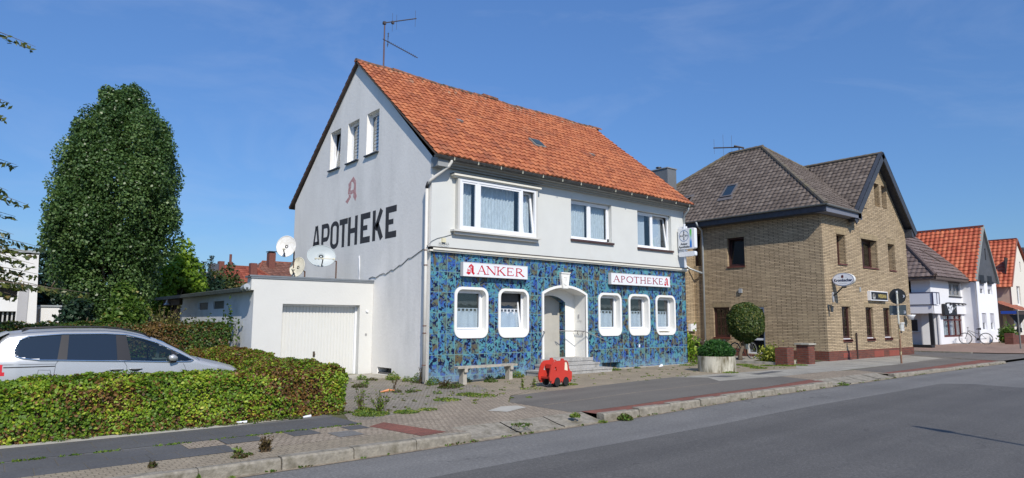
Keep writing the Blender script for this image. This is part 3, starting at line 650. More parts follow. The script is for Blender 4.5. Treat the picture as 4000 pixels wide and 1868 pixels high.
def sunsign(x0,x1,z0,z1,txt,logo_left,label):
    s=thing('shop_sign',((x0+x1)/2,-.1,z0),label,'sign','red and white lettered signs on the pharmacy front')
    m=MB(); m.box(fc,x0,x1,z0,z1,.03,.16); bd=m.build('sign_box',SIGNW,s)
    m=MB(); m.box(fc,x0-.004,x1+.004,z0-.004,z0+.012,.03,.165); m.box(fc,x0-.004,x1+.004,z1-.012,z1+.004,.03,.165); m.box(fc,x0-.006,x0+.012,z0,z1,.03,.166);m.box(fc,x1-.012,x1+.006,z0,z1,.03,.166); m.build('sign_frame',pm('sign_frame',(.62,.61,.60),.4,var=.02),s)
    L=MB(); L2=MB(); A=MB(); h=(z1-z0)
    if logo_left:
        aposign(A,L2,fc,x0+.10,z0+.04,.31,h*.80,.160,.164)
        xs=[(x0+.50,.33,'A',.62),(x0+.83,.37,'N',.60),(x0+1.20,.36,'K',.60),(x0+1.58,.29,'E',.60),(x0+1.92,.35,'R',.60)]; off=.08
    else:
        xs=[(x0+.11+i,w_,c,.56) for (i,w_,c) in ((0,.34,'A'),(.37,.27,'P'),(.67,.36,'O'),(1.06,.30,'T'),(1.40,.34,'H'),(1.78,.26,'E'),(2.09,.33,'K'),(2.44,.26,'E'))]; off=.085
        aposign(A,L2,fc,x1-.35,z0+.035,.26,h*.80,.160,.164)
    for a_,w_,ch,k in xs: serif_letter(L,fc,ch,a_,z0+off,w_,h*k,.160,.166)
    L.build('lettering',RED if logo_left else DRED,s); A.build('pharmacy_mark',RED,s); L2.build('cup_and_snake',SIGNW,s)
sunsign(1.00,3.41,3.05,3.45,'ANKER',True,'white box sign with red word ANKER over the two left windows')
sunsign(7.20,10.42,3.05,3.44,'APOTHEKE',False,'white box sign with red word APOTHEKE over the three right windows')
# painted lettering and mark on the gable
gp=FX(0)
INK=pm('faded_black_wall_paint',(.035,.036,.042),.8,var=.25,scale=9,dirt=(.14,.145,.15),dscale=10,dlo=.62,dhi=.75,stretch=(1,1,.35))
m=MB(); c0,c1=-.002,.003; z0,z1=4.30,5.29; T=.19
def LB(mb,a0,a1,b0,b1): mb.box(gp,a0,a1,b0,b1,c0,c1)
def LG(mb,*p): seg(mb,gp,*p,c0,c1)
LG(m,-8.30,z0,-8.05,z1,.14); LG(m,-7.72,z0,-7.97,z1,.17); LB(m,-8.2,-7.8,z0+.22,z0+.40)
LB(m,-7.54,-7.35,z0,z1); 
def hb(mb,ax,bz,rx,rz_,t0,t1,th):
    n=12;o=[];i_=[]
    for k in range(n+1):
        t=math.radians(t0+(t1-t0)*k/n); o.append((ax+rx*math.cos(t),bz+rz_*math.sin(t))); i_.append((ax+(rx-th)*math.cos(t),bz+(rz_-th*.85)*math.sin(t)))
    for k in range(n): mb.prism(gp,[o[k],o[k+1],i_[k+1],i_[k]],c0,c1)
LB(m,-7.35,-7.06,z1-.17,z1); LB(m,-7.35,-7.06,z0+.33,z0+.49); hb(m,-7.08,(z1+z0+.33)/2,.26,.33,-90,90,T)
LB(m,-6.75,-6.56,z0+.22,z1-.22); LB(m,-6.24,-6.05,z0+.22,z1-.22); hb(m,-6.40,z1-.24,.35,.24,0,180,T); hb(m,-6.40,z0+.24,.35,.24,180,360,T)
LB(m,-6.01,-5.36,z1-.20,z1); LB(m,-5.79,-5.59,z0,z1-.2)
LB(m,-5.32,-5.12,z0,z1); LB(m,-4.80,-4.60,z0,z1); LB(m,-5.12,-4.80,4.72,4.89)
for a in (-4.38,-2.66): LB(m,a,a+.21,z0,z1); LB(m,a+.21,a+.69,z1-.20,z1); LB(m,a+.21,a+.69,z0,z0+.20); LB(m,a+.21,a+.50,4.72,4.88)
LB(m,-3.52,-3.32,z0,z1); LG(m,-3.32,4.66,-2.93,z1-.02,.21); LG(m,-3.22,4.86,-2.90,z0+.03,.21)
tag(m.build('painted_lettering',INK),'large worn black letters APOTHEKE painted across the grey gable wall','lettering')
m=MB(); FRED=pm('faded_red_wall_paint',(.50,.26,.26),.9,var=.1,scale=12,dirt=(.58,.50,.5),dscale=9,dlo=.5,dhi=.7)
m.prism(gp,[(-5.02,6.68),(-4.83,6.50),(-4.80,6.08),(-4.73,5.97),(-4.82,5.80),(-5.0,5.97),(-4.97,6.40),(-5.05,6.50),(-5.17,6.52),(-5.19,6.30),(-5.37,6.32),(-5.40,6.48)],c0,c1)
m.prism(gp,[(-5.40,6.32),(-5.22,6.32),(-5.22,6.22),(-4.98,6.22),(-4.98,6.10),(-5.20,6.08),(-5.42,6.12)],c0,c1-.001)
m.prism(gp,[(-5.36,6.10),(-5.18,6.05),(-5.18,5.98),(-5.44,5.79),(-5.60,5.88),(-5.34,6.02)],c0,c1-.0005)
tag(m.build('painted_mark',FRED),'faded pink gothic letter A painted above the black gable lettering','emblem')
# projecting light-box sign at right end
s=thing('hanging_sign',(11.15,-.4,4.2),'white projecting pharmacy sign box with green and blue stripe at right corner','sign')
fx=FX(11.13)
m=MB(); m.prism(fx,rrect(.06,.80,4.52,5.31,.06),-.17,0,[]); sb=m.build('sign_box',SIGNW,s)
m=MB(); m.prism(fx,rrect(.07,.80,4.235,4.42,.06),-.15,.0); m.build('lower_sign_box',SIGNW,s)
m=MB(); m.box(Fr((0,0,0),(1,0,0),(0,1,0)),11.17,11.23,3.82,5.5,-.34,-.28); m.box(FY(0),11.2,11.26,5.32,5.40,0,.4); m.box(FY(0),11.2,11.26,4.45,4.49,0,.4); m.build('bracket',SIGNW,s)
m=MB(); m.prism(fx,ell(.33,5.03,.215,.215,40),.001,.004,[ell(.33,5.03,.198,.198,40)]); m.build('ring_mark',pm('ring_blue',(.02,.10,.30),.4),s)
for t_,a_,b_ in (('B',.33,5.17),('A',.33,5.10),('Y',.33,5.03),('E',.33,4.965),('R',.33,4.895),('B',.18,5.03),('A',.255,5.03),('E',.405,5.03),('R',.48,5.03)):
    text('lettering',t_,fx,a_,b_,.085,DARKM,s,bold=.003,c=.003)
text('lettering','Anker',fx,.33,4.72,.125,DARKM,s,bold=.002,c=.003); text('lettering','Apotheke',fx,.33,4.605,.125,DARKM,s,bold=.002,c=.003)
def stripemat():
    m,t,b=nodes('green_blue_stripe'); sx=N(t,'SeparateXYZ'); t.links.new(geo(t),sx.inputs[0]); mr=N(t,'MapRange'); t.links.new(sx.outputs[2],mr.inputs[0]); mr.inputs[1].default_value=4.55; mr.inputs[2].default_value=5.28
    t.links.new(ramp(t,mr.outputs[0],[(0,(.005,.12,.60)),(.3,(.01,.25,.70)),(.5,(.45,.62,.80)),(.72,(.18,.60,.16)),(1,(.10,.55,.08))]),b.inputs['Base Color']); b.inputs['Roughness'].default_value=.35; return m
m=MB(); m.prism(fx,rrect(.60,.68,4.56,5.27,.035),.001,.005); m.build('stripe',stripemat(),s)
# wiring on the walls
m=MB(); pts=[(3.64,3.12),(3.39,3.16),(3.16,3.12),(2.9,3.2),(2.66,3.23),(2.54,3.19),(2.19,3.31),(2.05,3.29),(1.7,3.42),(1.57,3.42),(1.19,3.59),(1.02,3.59),(.49,3.76),(.12,3.84)]
m.tube([(-.015,y,z) for y,z in pts]+[(-.14,-.02,3.86)],.011,5)
tag(m.build('wall_cable',pm('grey_cable',(.20,.21,.21),.7)),'sagging grey cable running up across the lower gable wall','cable')
m=MB(); m.tube([(-.1,-.03,3.87),(.02,-.02,3.99),(.2,-.015,4.08),(.45,-.015,4.15),(.66,-.015,4.22),(.80,-.02,4.30)],.009,5)
tag(m.build('wall_cable',pm('grey_cable',(.2,.21,.21))),'short grey cable curving from the corner pipe to the bay window','cable')
m=MB(); m.tube([(-.02,4.32,3.05),(-.02,4.34,3.5),(-.02,4.37,3.9)],.018,6); tag(m.build('conduit',SIGNW),'short white vertical conduit on gable above the garage roof','conduit')
m=MB(); m.box(FY(0),.35,.47,3.98,4.10,0,.05); jb=m.build('junction_box',pm('cream_plastic',(.62,.58,.40),.5))
tag(jb,'small cream junction box with loose wires above the tiled corner','junction box')
m=MB()
for k in range(7): m.tube([(.26+.05*k,-.03,3.98-.01*(k%2)),(.24+.05*k,-.06,3.95-.02*(k%3)),(.28+.05*k,-.04,3.91)],.006,4)
w_=m.build('loose_wire',DARKM,jb)
# ============================================================ ROOF AERIAL AND DISHES
AER=pm('dull_aerial_metal',(.05,.045,.05),.6)
s=thing('tv_aerial',(.94,4.87,10.75),'tall roof aerial mast with two angled booms on the left ridge end','aerial')
m=MB(); m.tube([(.94,4.87,10.6),(.94,4.87,11.7)],.03,8); m.tube([(.94,4.87,11.7),(.94,4.87,12.5)],.026,8); m.build('mast',pm('mast_red_brown',(.09,.05,.055),.6),s)
m=MB(); m.tube([(.86,4.87,12.41),(2.24,4.87,13.0)],.02,6); b1=m.build('boom',AER,s)
m=MB()
for x,z0_,z1_ in ((1.25,12.2,12.91),(1.42,12.33,12.9),(2.20,12.67,13.3)): m.tube([(x,4.87,z0_),(x,4.87,z1_)],.006,4)
m.build('element',AER,b1); m=MB(); m.wb(1.22,1.31,4.83,4.91,12.50,12.60); m.wb(.88,.98,4.82,4.92,12.38,12.48); m.build('clamp',AER,b1)
m=MB(); m.tube([(.86,4.87,11.83),(2.2,4.80,11.66)],.016,6) if 0 else m.tube([(.88,4.87,11.82),(2.0,4.3,11.22)],.016,6); b2=m.build('boom',AER,s)
m=MB()
for k in range(14):
    t=.18+.8*k/14; p=Vector((.88,4.87,11.82)).lerp(Vector((2.0,4.3,11.22)),t); m.tube([p+Vector((-.05,-.10,0)),p+Vector((.05,.10,0))],.006,4)
for z in (11.6,11.72,11.9,12.02): m.tube([(1.0,4.8,z),(1.06,4.74,z+.01)],.006,4); m.tube([(.98,4.65,z),(1.12,4.95,z)],.005,4)
m.tube([(1.03,4.79,11.55),(1.06,4.79,12.06)],.012,5); m.build('element',AER,b2)
def dish(loc,rad,face,label,col,armdir,post,mount_z,tall=1.06):
    s=thing('satellite_dish',(post[0],post[1],mount_z),label,'satellite dish','satellite dishes on the garage roof')
    c=Vector(loc); n=Vector(face).normalized(); x=n.cross(Vector((0,0,1))).normalized(); y=x.cross(n)
    m=MB(); vs=[c-n*.0]; fs=[]; K=6; Q=28
    for k in range(1,K+1):
        r=rad*k/K
        for q in range(Q): t=2*math.pi*q/Q; vs.append(c+x*r*math.cos(t)+y*r*tall*math.sin(t)+n*(.16*rad*(k/K)**2))
    for q in range(Q): fs.append((0,1+q,1+(q+1)%Q))
    for k in range(1,K):
        for q in range(Q): a=1+(k-1)*Q; b=1+k*Q; fs.append((a+q,a+(q+1)%Q,b+(q+1)%Q,b+q))
    m.add(vs,fs); m.add([v-n*.012 for v in vs],fs)
    rim=[c+x*rad*math.cos(t)+y*rad*tall*math.sin(t)+n*(.16*rad) for t in np.linspace(0,2*math.pi,29)]; m.tube(rim,.012,5,False)
    m.build('reflector',col,s,smooth=True,recalc=False)
    m=MB(); a0=c-y*rad*.98*tall+n*.05; a1=c-y*rad*.55+n*rad*1.0; m.tube([a0,a1],.018,6); m.build('feed_arm',AER,s)
    m=MB(); m.tube([a1,a1-n*.12+y*.03],.035,8)
    if rad>.4: 
        for d_ in (-.34,.12,.22): m.tube([a1+x*d_,a1+x*d_-n*.1+y*.03],.035,8)
        m.tube([a1-x*.36,a1+x*.24],.014,5)
    m.build('receiver',pm('feed_cream',(.6,.57,.45),.5),s)
    m=MB(); b0=c-n*.08; p=Vector(post); m.tube([b0,Vector((p.x,p.y,c.z-.12)),Vector((p.x,p.y,mount_z))],.025,6); m.build('mast',pm('rusty_steel',(.13,.07,.05),.8,var=.4,scale=20),s)
DISHG=pm('dish_blue_grey',(.40,.45,.47),.45,var=.06); DISHW=pm('dish_white',(.70,.69,.66),.5,var=.05,dirt=(.5,.46,.36),dscale=5); DISHC=pm('dish_cream',(.66,.62,.50),.6,var=.08,dirt=(.4,.38,.3),dscale=4)
dish((-1.02,5.1,3.86),.455,(-.28,-1,.32),'largest blue-grey satellite dish with a rusty bracket on the garage roof',DISHG,0,(-.46,5.15,0),2.85,.83)
dish((-2.20,5.05,4.10),.30,(-.75,-1,.22),'small white satellite dish standing highest, seen against the sky',DISHW,0,(-1.93,5.1,0),2.85,1.14)
dish((-1.80,5.05,3.46),.27,(-1,-.62,.3),'small cream satellite dish turned sideways, half hidden by the roof edge',DISHC,0,(-1.55,5.1,0),2.85,1.2)
# ============================================================ GARAGE
GY=3.33
GA=thing('garage',(-1.9,5,.14),'low white flat-roofed garage with ribbed up-and-over door beside the pharmacy gable','garage')
fg=FY(GY); op=rect(-2.87,-.45,.12,2.25)
m=MB(); m.poly(fg,[(-3.70,0),(-.004,0),(-.004,3.0),(-3.78,3.0),(-3.78,2.62),(-3.70,2.62)],0,[op]); m.side(fg,op,-.28,0)
m.add([fg.P(-3.78,2.62,0),fg.P(-3.70,2.62,0),fg.P(-3.70,2.62,-.3),fg.P(-3.78,2.62,-.3)],[(0,1,2,3)])
m.add([fg.P(-3.78,2.62,0),fg.P(-3.78,3.0,0),fg.P(-3.78,3.0,-.35),fg.P(-3.78,2.62,-.35)],[(0,1,2,3)])
m.wb(-3.6,-.1,GY+.3,GY+.35,2.6,2.98)
m.build('front_wall',GARW,GA)
fs=FX(-3.70); o1=rect(-9.1,-7.9,2.13,2.37); o2=rect(-7.33,-6.1,2.14,2.385)
SIDEW=pm('bluish_side_render',(.64,.66,.68),.9,var=.07,scale=1.6,bmp=.4,bscale=14,dirt=(.45,.46,.46),dscale=1.2,dlo=.5,dhi=.8)
m=MB(); m.poly(fs,[(-11.4,0),(-GY,0),(-GY,2.62),(-11.4,2.60)],0,[o1,o2]); m.side(fs,o1,-.1,0); m.side(fs,o2,-.1,0); m.wb(-3.7,-3.5,11.38,11.6,0,2.6); m.wb(-3.6,-.05,11.4,11.6,0,2.6); m.build('side_wall',SIDEW,GA)
m=MB(); m.box(fs,-9.1,-7.9,2.13,2.37,-.07,-.05); m.box(fs,-7.33,-6.1,2.14,2.385,-.07,-.05); m.build('window',pm('glass_brick_grey',(.10,.095,.085),.5,var=.4,scale=25),GA)
m=MB(); m.wb(-3.84,.0,GY-.04,GY+.12,3.0,3.045); m.box(fg,-3.80,-.01,2.955,3.0,0,.03); m.wb(-3.84,-3.74,GY-.02,GY+.4,2.98,3.03); m.build('coping',pm('grey_coping',(.17,.19,.21),.5,var=.1),GA)
m=MB(); m.wb(-3.95,.0,GY+.05,15.0,2.60,2.70); m.build('roof',pm('roof_felt',(.13,.15,.14),.9,var=.25,scale=3),GA)
m=MB(); m.wb(-3.98,-3.92,GY-.2,15.0,2.58,2.68); m.build('roof_edge',pm('dark_green_edge',(.05,.06,.055),.6,var=.3),GA)
m=MB(); m.tube([(-3.95,GY-.18,2.70),(-3.95,GY+.12,2.66)],.09,10); m.build('gutter_end',ZINC,GA)
m=MB(); # ribbed door
n=2.34/.1; vs=[];x=-2.85; prof=[]
while x<-.46: prof+=[(x,0),(x+.07,0),(x+.08,-.015),(x+.092,-.015)]; x+=.1
for z in (.15,2.24): vs+=[fg.P(px,z,-.25+c) for px,c in prof]
k=len(prof); m.add(vs,[(i,i+1,k+i+1,k+i) for i in range(k-1)])
gd=m.build('garage_door',pm('garage_door_white',(.62,.62,.59),.55,var=.015),GA)
m=MB(); m.box(fg,-.51,-.45,.12,2.25,-.27,-.2); m.box(fg,-2.87,-2.82,.12,2.25,-.27,-.2); m.box(fg,-2.87,-.45,2.2,2.25,-.27,-.18); m.build('door_frame',PVC,GA)
m=MB(); m.tube([fg.P(-1.78,.78,-.24),fg.P(-1.78,.78,-.19)],.03,8); m.box(fg,-1.81,-1.75,.70,.86,-.25,-.235); m.build('handle',pm('door_handle_dark',(.08,.06,.04),.5),gd)
m=MB(); m.tube([fg.P(-.22,2.07,0),fg.P(-.22,2.07,.05)],.035,10); m.build('bell',PVC,GA)
m=MB(); m.box(fg,-.25,-.19,1.31,1.38,0,.012); m.build('plate',GREYM,GA)
# timber lean-to behind
m=MB(); m.wb(-3.75,-3.6,14.6,14.75,0,2.6); m.wb(-3.72,-3.62,13.0,13.1,0,2.6); m.wb(-3.5,-3.4,11.6,14.7,0,2.5)
for k in range(18): m.wb(-3.56,-3.5,11.65+.17*k,11.80+.17*k,0,2.5)
m.wb(-3.80,-3.70,11.4,14.9,2.35,2.58)
m.build('timber_lean_to',pm('dark_timber',(.06,.042,.03),.85,var=.5,scale=14,stretch=(1,1,.2)),GA)
m=MB(); m.tube([(-3.9,12.9,2.6),(-3.9,12.9,2.45),(-3.9,12.9,2.38)],[.02,.05,.12],10); tag(m.build('outdoor_lamp',SIGNW),'small white bell-shaped lamp under the edge of the shed roof','lamp')
# ============================================================ BENCH, TOY, PLANTER
s=thing('bench',(1.4,-.6,.08),'weathered plank bench without a back against the tiled wall','bench')
m=MB(); m.prism(Fr((0,0,0),(1,0,0),(0,0,1),(0,1,0)),[(.36,-.90),(.44,-.93),(2.55,-.73),(2.52,-.50),(.40,-.62)],.50,.555); m.build('seat',WOODG,s)
for x,y in ((.62,-.76),(2.32,-.62)):
    m=MB(); m.wb(x-.05,x+.05,y-.15,y+.17,.40,.50); m.wb(x-.06,x+.06,y-.09,y+.10,.02,.40); m.tube([(x,y-.1,.38),(x+.25,y+.02,.49)],.03,4) if x<1 else None; m.build('leg',WOODG,s)
def toyside(mb,fr,dx,c0,c1):
    body=[(0,.30),(.02,.20),(.06,.145),(.14,.14),(.17,.20),(.20,.255),(.26,.28),(.32,.255),(.35,.20),(.37,.15),(.44,.15),(.46,.20),(.50,.255),(.55,.28),(.61,.255),(.65,.19),(.67,.15),(.715,.15),(.755,.22),(.77,.40),(.70,.44),(.665,.50),(.645,.62),(.61,.68),(.56,.70),(.50,.70),(.49,.745),(.45,.755),(.41,.745),(.40,.70),(.20,.69),(.12,.64),(.07,.56),(.04,.46)]
    cross=[(.165,.48),(.19,.50),(.185,.54),(.215,.55),(.24,.53),(.23,.495),(.25,.46),(.225,.43),(.20,.45),(.175,.44)]
    win=[(.51,.46),(.645,.43),(.63,.60),(.60,.67),(.525,.675)]
    mb.prism(fr,[(dx+x,z) for x,z in body],c0,c1,[[(dx+x,z) for x,z in cross],[(dx+x,z) for x,z in win]])
s=thing('rocking_toy_car',(2.1,-2.85,.1),'red wooden ambulance-shaped spring rider with black wheels on the forecourt','playground toy')
tf=Fr((1.60,-3.12,.07),Vector((1,-.03,0)).normalized(),Vector((-.03,-1,0)).normalized())
m=MB(); toyside(m,tf,0,-.02,.02); A=m.build('side_panel',REDP,s)
m=MB(); toyside(m,tf,-.02,-.42,-.38); A2=m.build('side_panel',REDP,s)
m=MB(); m.prism(tf,[(.20,.50),(.40,.50),(.40,.56),(.20,.60)],-.36,-.04); m.box(tf,.05,.13,.25,.30,-.38,-.02); m.box(tf,.5,.62,.3,.34,-.38,-.02); m.build('seat',REDP,s)
m=MB(); 
m.prism(tf,[(.515,.465),(.64,.437),(.625,.598),(.597,.663),(.528,.668)],-.012,-.004); m.build('cab_window',pm('cream_panel',(.75,.71,.55),.6,var=.04),A)
for c in (0,-.40):
    for x in (.26,.555):
        m=MB(); m.prism(tf,ell(x-(.02 if c else 0),.175,.092,.11,28),c-.035,c+.03); m.build('wheel',TYRE,s)
    m=MB(); 
    for x in (.045,.72,.405): m.prism(tf,ell(x-(.02 if c else 0),.19 if x!=.405 else .17,.018,.022,12),c+.02,c+.03)
    m.build('bolt',DARKM,A)
m=MB(); hel=[]
for k in range(70):
    t=k/69; hel.append(tf.P(.37+.075*math.cos(t*31),.0+.26*t,-.2+.075*math.sin(t*31)))
m.tube(hel,.013,6); m.build('spring',DARKM,s)
m=MB(); m.prism(Fr(tf.P(0,-.0,0)+Vector((0,0,0)),(1,0,0),(0,0,1),(0,1,0)),ell(.37,.2,.16,.16,20),.0,.03); m.build('base_plate',DARKM,s)
m=MB(); m.box(tf,.16,.58,.255,.28,-.38,-.02); m.build('cross_board',BLACK,s)
s=thing('planter',(9.25,-2.85,.16),'round stained concrete planter ring full of feathery green plants','planter')
m=MB(); R_=.60; px,py=9.25,-2.85; Q=48; zb,zt=.12,.66
pr=[(R_,zb),(R_,zt),(R_-.07,zt),(R_-.07,zt-.12),(0.01,zt-.12)]; vs=[];fs=[]
for q in range(Q):
    t=2*math.pi*q/Q
    for r,z in pr: vs.append((px+r*math.cos(t),py+r*math.sin(t),z))
for q in range(Q):
    for k in range(len(pr)-1): fs.append((q*5+k,q*5+k+1,((q+1)%Q)*5+k+1,((q+1)%Q)*5+k))
PLC=pm('stained_planter_concrete',(.52,.49,.40),.9,var=.18,scale=5,bmp=.5,bscale=40,dirt=(.14,.12,.07),dscale=2.6,dlo=.44,dhi=.62,stretch=(1.6,1.6,.45))
m.add(vs,fs); m.build('concrete_ring',PLC,s,smooth=False)
PLG=leafmat('planter_leaves',[(0,(.012,.045,.010)),(.5,(.03,.10,.02)),(.9,(.06,.16,.03)),(1,(.10,.20,.05))],.3)
n=9000; t=rng.uniform(0,2*math.pi,n); r=np.sqrt(rng.uniform(0,1,n))*.60; h=rng.uniform(0,1,n)**.6
bm_=.50+.12*vnoise(np.stack([np.cos(t)*r,np.sin(t)*r,r*0],1),4,3)
P=np.stack([px+np.cos(t)*r*(.9+.1*h),py+np.sin(t)*r*(.9+.1*h),.58+h*(bm_)*(1-.55*(r/.6)**3)],1)
leaves('foliage',P,.034,PLG,s,up=.2,aspect=2.6)
# ============================================================ GROUND
def grid(name,xs,ys,zf,mat,off=0.,st=True):
    vs=[(x,y,zf(x,y)+off) for y in ys for x in xs]; n=len(xs); m=MB(); m.add(vs,[(j*n+i,j*n+i+1,(j+1)*n+i+1,(j+1)*n+i) for j in range(len(ys)-1) for i in range(n-1)])
    o=m.build(name,mat); 
    if st: o['kind']='structure'
    return o
def clipx(poly,x0,x1):
    for sgn,lim in ((1,x0),(-1,x1)):
        o=[]
        for i in range(len(poly)):
            a=poly[i];b=poly[(i+1)%len(poly)]; ia=(a[0]-lim)*sgn>=-1e-9; ib=(b[0]-lim)*sgn>=-1e-9
            if ia: o.append(a)
            if ia!=ib: t=(lim-a[0])/(b[0]-a[0]); o.append((lim,a[1]+(b[1]-a[1])*t))
        poly=o
        if len(poly)<3: return []
    return poly
def drape(name,poly,mat,off,zf=gz,brk=GX,parent=None,mb=None):
    m=mb or MB()
    bs=[-500]+list(brk)+[1000]
    for a,b in zip(bs[:-1],bs[1:]):
        # convex-ish pieces through triangulation
        tri=tessellate_polygon([[Vector((x,y,0)) for x,y in poly]])
        for t in tri:
            q=clipx([poly[i] for i in t],a,b)
            if len(q)>=3: m.add([(x,y,zf(x,y)+off) for x,y in q],[tuple(range(len(q)))])
    if mb: return
    o=m.build(name,mat,recalc=False); o['kind']='structure'; return o
def asph(name,c,sp=.35,crack=True):
    m,t,b=nodes(name); p=geo(t)
    n1=noise(t,30,p,3,.75); n2=noise(t,.5,p,6,.6); n3=noise(t,75,p,1)
    cc=ramp(t,n1,[(.3,tuple(x*(1-sp) for x in c)),(.62,tuple(x*(1+sp*.4) for x in c)),(.75,tuple(min(1,x*(1+sp*2.2)) for x in c))])
    cc=mixc(t,1,cc,ramp(t,n2,[(.3,(.86,.86,.86)),(.7,(1.08,1.08,1.08))]),'MULTIPLY')
    cc=mixc(t,ramp(t,n3,[(.66,(0,0,0)),(.74,(.6,.6,.6))]),cc,(.30,.29,.27))
    sv=N(t,'VectorMath',operation='MULTIPLY'); sv.inputs[1].default_value=(.035,1.1,1); t.links.new(p,sv.inputs[0]); cc=mixc(t,1,cc,ramp(t,noise(t,1.4,sv.outputs[0],4,.5),[(.35,(.88,.88,.88)),(.65,(1.09,1.09,1.08))]),'MULTIPLY')
    wv=N(t,'VectorMath',operation='ADD'); nv=N(t,'TexNoise'); nv.inputs['Scale'].default_value=1.5; nv.inputs['Detail'].default_value=6; t.links.new(p,nv.inputs['Vector']); t.links.new(nv.outputs['Color'],wv.inputs[0]); t.links.new(p,wv.inputs[1])
    vo=N(t,'TexVoronoi',feature='DISTANCE_TO_EDGE'); vo.inputs['Scale'].default_value=.33; t.links.new(wv.outputs[0],vo.inputs['Vector'])
    ck=math_(t,'MULTIPLY',ramp(t,vo.outputs['Distance'],[(.0,(1,1,1)),(.006,(0,0,0))]),ramp(t,noise(t,.35,p,3),[(.5,(0,0,0)),(.6,(.6,.6,.6))]))
    cc=mixc(t,ck,cc,(.035,.034,.033))
    t.links.new(cc,b.inputs['Base Color']); b.inputs['Roughness'].default_value=.85; bump(t,b,n1,.5,.006); return m
ASL=asph('asphalt_worn_light',(.158,.154,.146)); ASD=asph('asphalt_dark',(.096,.092,.086)); ASP=asph('asphalt_path',(.135,.122,.104),.22)
def paver(name,c1,c2,mort,wid,row,ms=.006,rot=0,moss=None,ml=.55,mh=.7,var=.3,bd=.006,mscale=1.3):
    m,t,b=nodes(name); p=geo(t); mp=N(t,'Mapping'); mp.inputs['Rotation'].default_value=(0,0,rot); t.links.new(p,mp.inputs['Vector'])
    wv=noise(t,2.2,p,3); ad=N(t,'VectorMath',operation='ADD'); sc=N(t,'Vector' 'Math',operation='SCALE'); cbx=N(t,'CombineXYZ'); t.links.new(wv,cbx.inputs[0]); t.links.new(wv,cbx.inputs[1]); t.links.new(cbx.outputs[0],sc.inputs[0]); sc.inputs['Scale'].default_value=.035
    t.links.new(mp.outputs[0],ad.inputs[0]); t.links.new(sc.outputs[0],ad.inputs[1])
    br=N(t,'TexBrick'); t.links.new(ad.outputs[0],br.inputs['Vector'])
    for k,v in (('Scale',1),('Mortar Size',ms),('Mortar Smooth',.4),('Bias',0),('Brick Width',wid),('Row Height',row)): br.inputs[k].default_value=v
    br.inputs['Color1'].default_value=c4(c1); br.inputs['Color2'].default_value=c4(c2); br.inputs['Mortar'].default_value=c4(mort)
    n=noise(t,28,p,5,.7); c=mixc(t,1,br.outputs[0],ramp(t,n,[(.3,(1-var,)*3),(.7,(1+var*.4,)*3)]),'MULTIPLY')
    n4=noise(t,1.1,p,6,.6); c=mixc(t,1,c,ramp(t,n4,[(.3,(.8,.8,.8)),(.7,(1.1,1.1,1.1))]),'MULTIPLY')
    if moss:
        f=math_(t,'ADD',math_(t,'MULTIPLY',br.outputs['Fac'],.13),noise(t,mscale,p,8,.68)); c=mixc(t,ramp(t,f,[(ml,(0,0,0)),(mh,(.9,.9,.9))]),c,moss)
    t.links.new(c,b.inputs['Base Color']); b.inputs['Roughness'].default_value=.92
    bump(t,b,math_(t,'ADD',math_(t,'MULTIPLY',br.outputs['Fac'],-1),math_(t,'MULTIPLY',n,.7)),.8,bd); return m
SLAB=paver('grey_slabs',(.165,.16,.15),(.14,.137,.13),(.15,.12,.08),1.0,.52,.008,moss=(.20,.16,.09),ml=.66,mh=.8)
SLABD=paver('dark_slabs',(.10,.10,.10),(.092,.092,.094),(.13,.11,.08),.52,.52,.006)
BRNS=paver('brown_small_setts',(.33,.275,.195),(.29,.24,.17),(.19,.155,.105),.11,.11,.006,var=.35,moss=(.13,.13,.06),ml=.66,mh=.76)
PINKS=paver('pinkish_gravelly_setts',(.38,.315,.235),(.31,.25,.185),(.19,.15,.10),.10,.10,.009,var=.5)
COBB=paver('grey_driveway_cobbles',(.31,.275,.225),(.25,.225,.185),(.14,.115,.08),.16,.10,.012,rot=.6,var=.35,moss=(.17,.135,.055),ml=.60,mh=.74,bd=.014,mscale=1.6)
CLNK=paver('red_clinker_strip',(.25,.085,.055),(.20,.07,.05),(.12,.08,.06),.21,.10,.006)
LSLAB=paver('light_concrete_slabs',(.36,.34,.29),(.30,.285,.245),(.15,.13,.09),.5,.5,.008,moss=(.18,.17,.08),ml=.66,mh=.8)
FARP=paver('reddish_forecourt_paving',(.34,.22,.16),(.30,.20,.145),(.20,.15,.11),.2,.1,.006)
SOIL=pm('garden_ground',(.10,.10,.04),.95,var=.4,scale=2,bmp=.8,bscale=30,dirt=(.14,.11,.07),dscale=1)
STOP=pm('smooth_stone_band',(.40,.38,.33),.85,var=.12,scale=6,dirt=(.25,.22,.16),dscale=3)
GX2=sorted(set(GX+[1,4,2,3])); ysg=[-6.45,-3,0,1,2,3,4,8,15,30,60,120]
m=MB(); m.add([(-900,-900,-.9),(1200,-900,-.9),(1200,1200,-.9),(-900,1200,-.9)],[(0,1,2,3)]); struct(m,'ground',SOIL)
grid('yard_ground',GX2,ysg,gz,SOIL)
YR=[-60,-18,-14.5,-12,-9,-6.9]
grid('road',RX,YR,lambda x,y:rz(x),ASL)
road2=[(-60,-8.85),(-12,-8.7),(-4,-8.6),(2.2,-8.6),(8.3,-8.63),(11.4,-8.6),(12.0,-9.2),(11.8,-10.4),(16,-12.2),(30,-14.4),(-60,-14.4)]
drape('road_newer_asphalt',road2,ASD,.004,lambda x,y:rz(x),RX)
grid('opposite_pavement',GX,[-60,-18,-14.5],lambda x,y:rz(x)+.1,SLAB,.0)
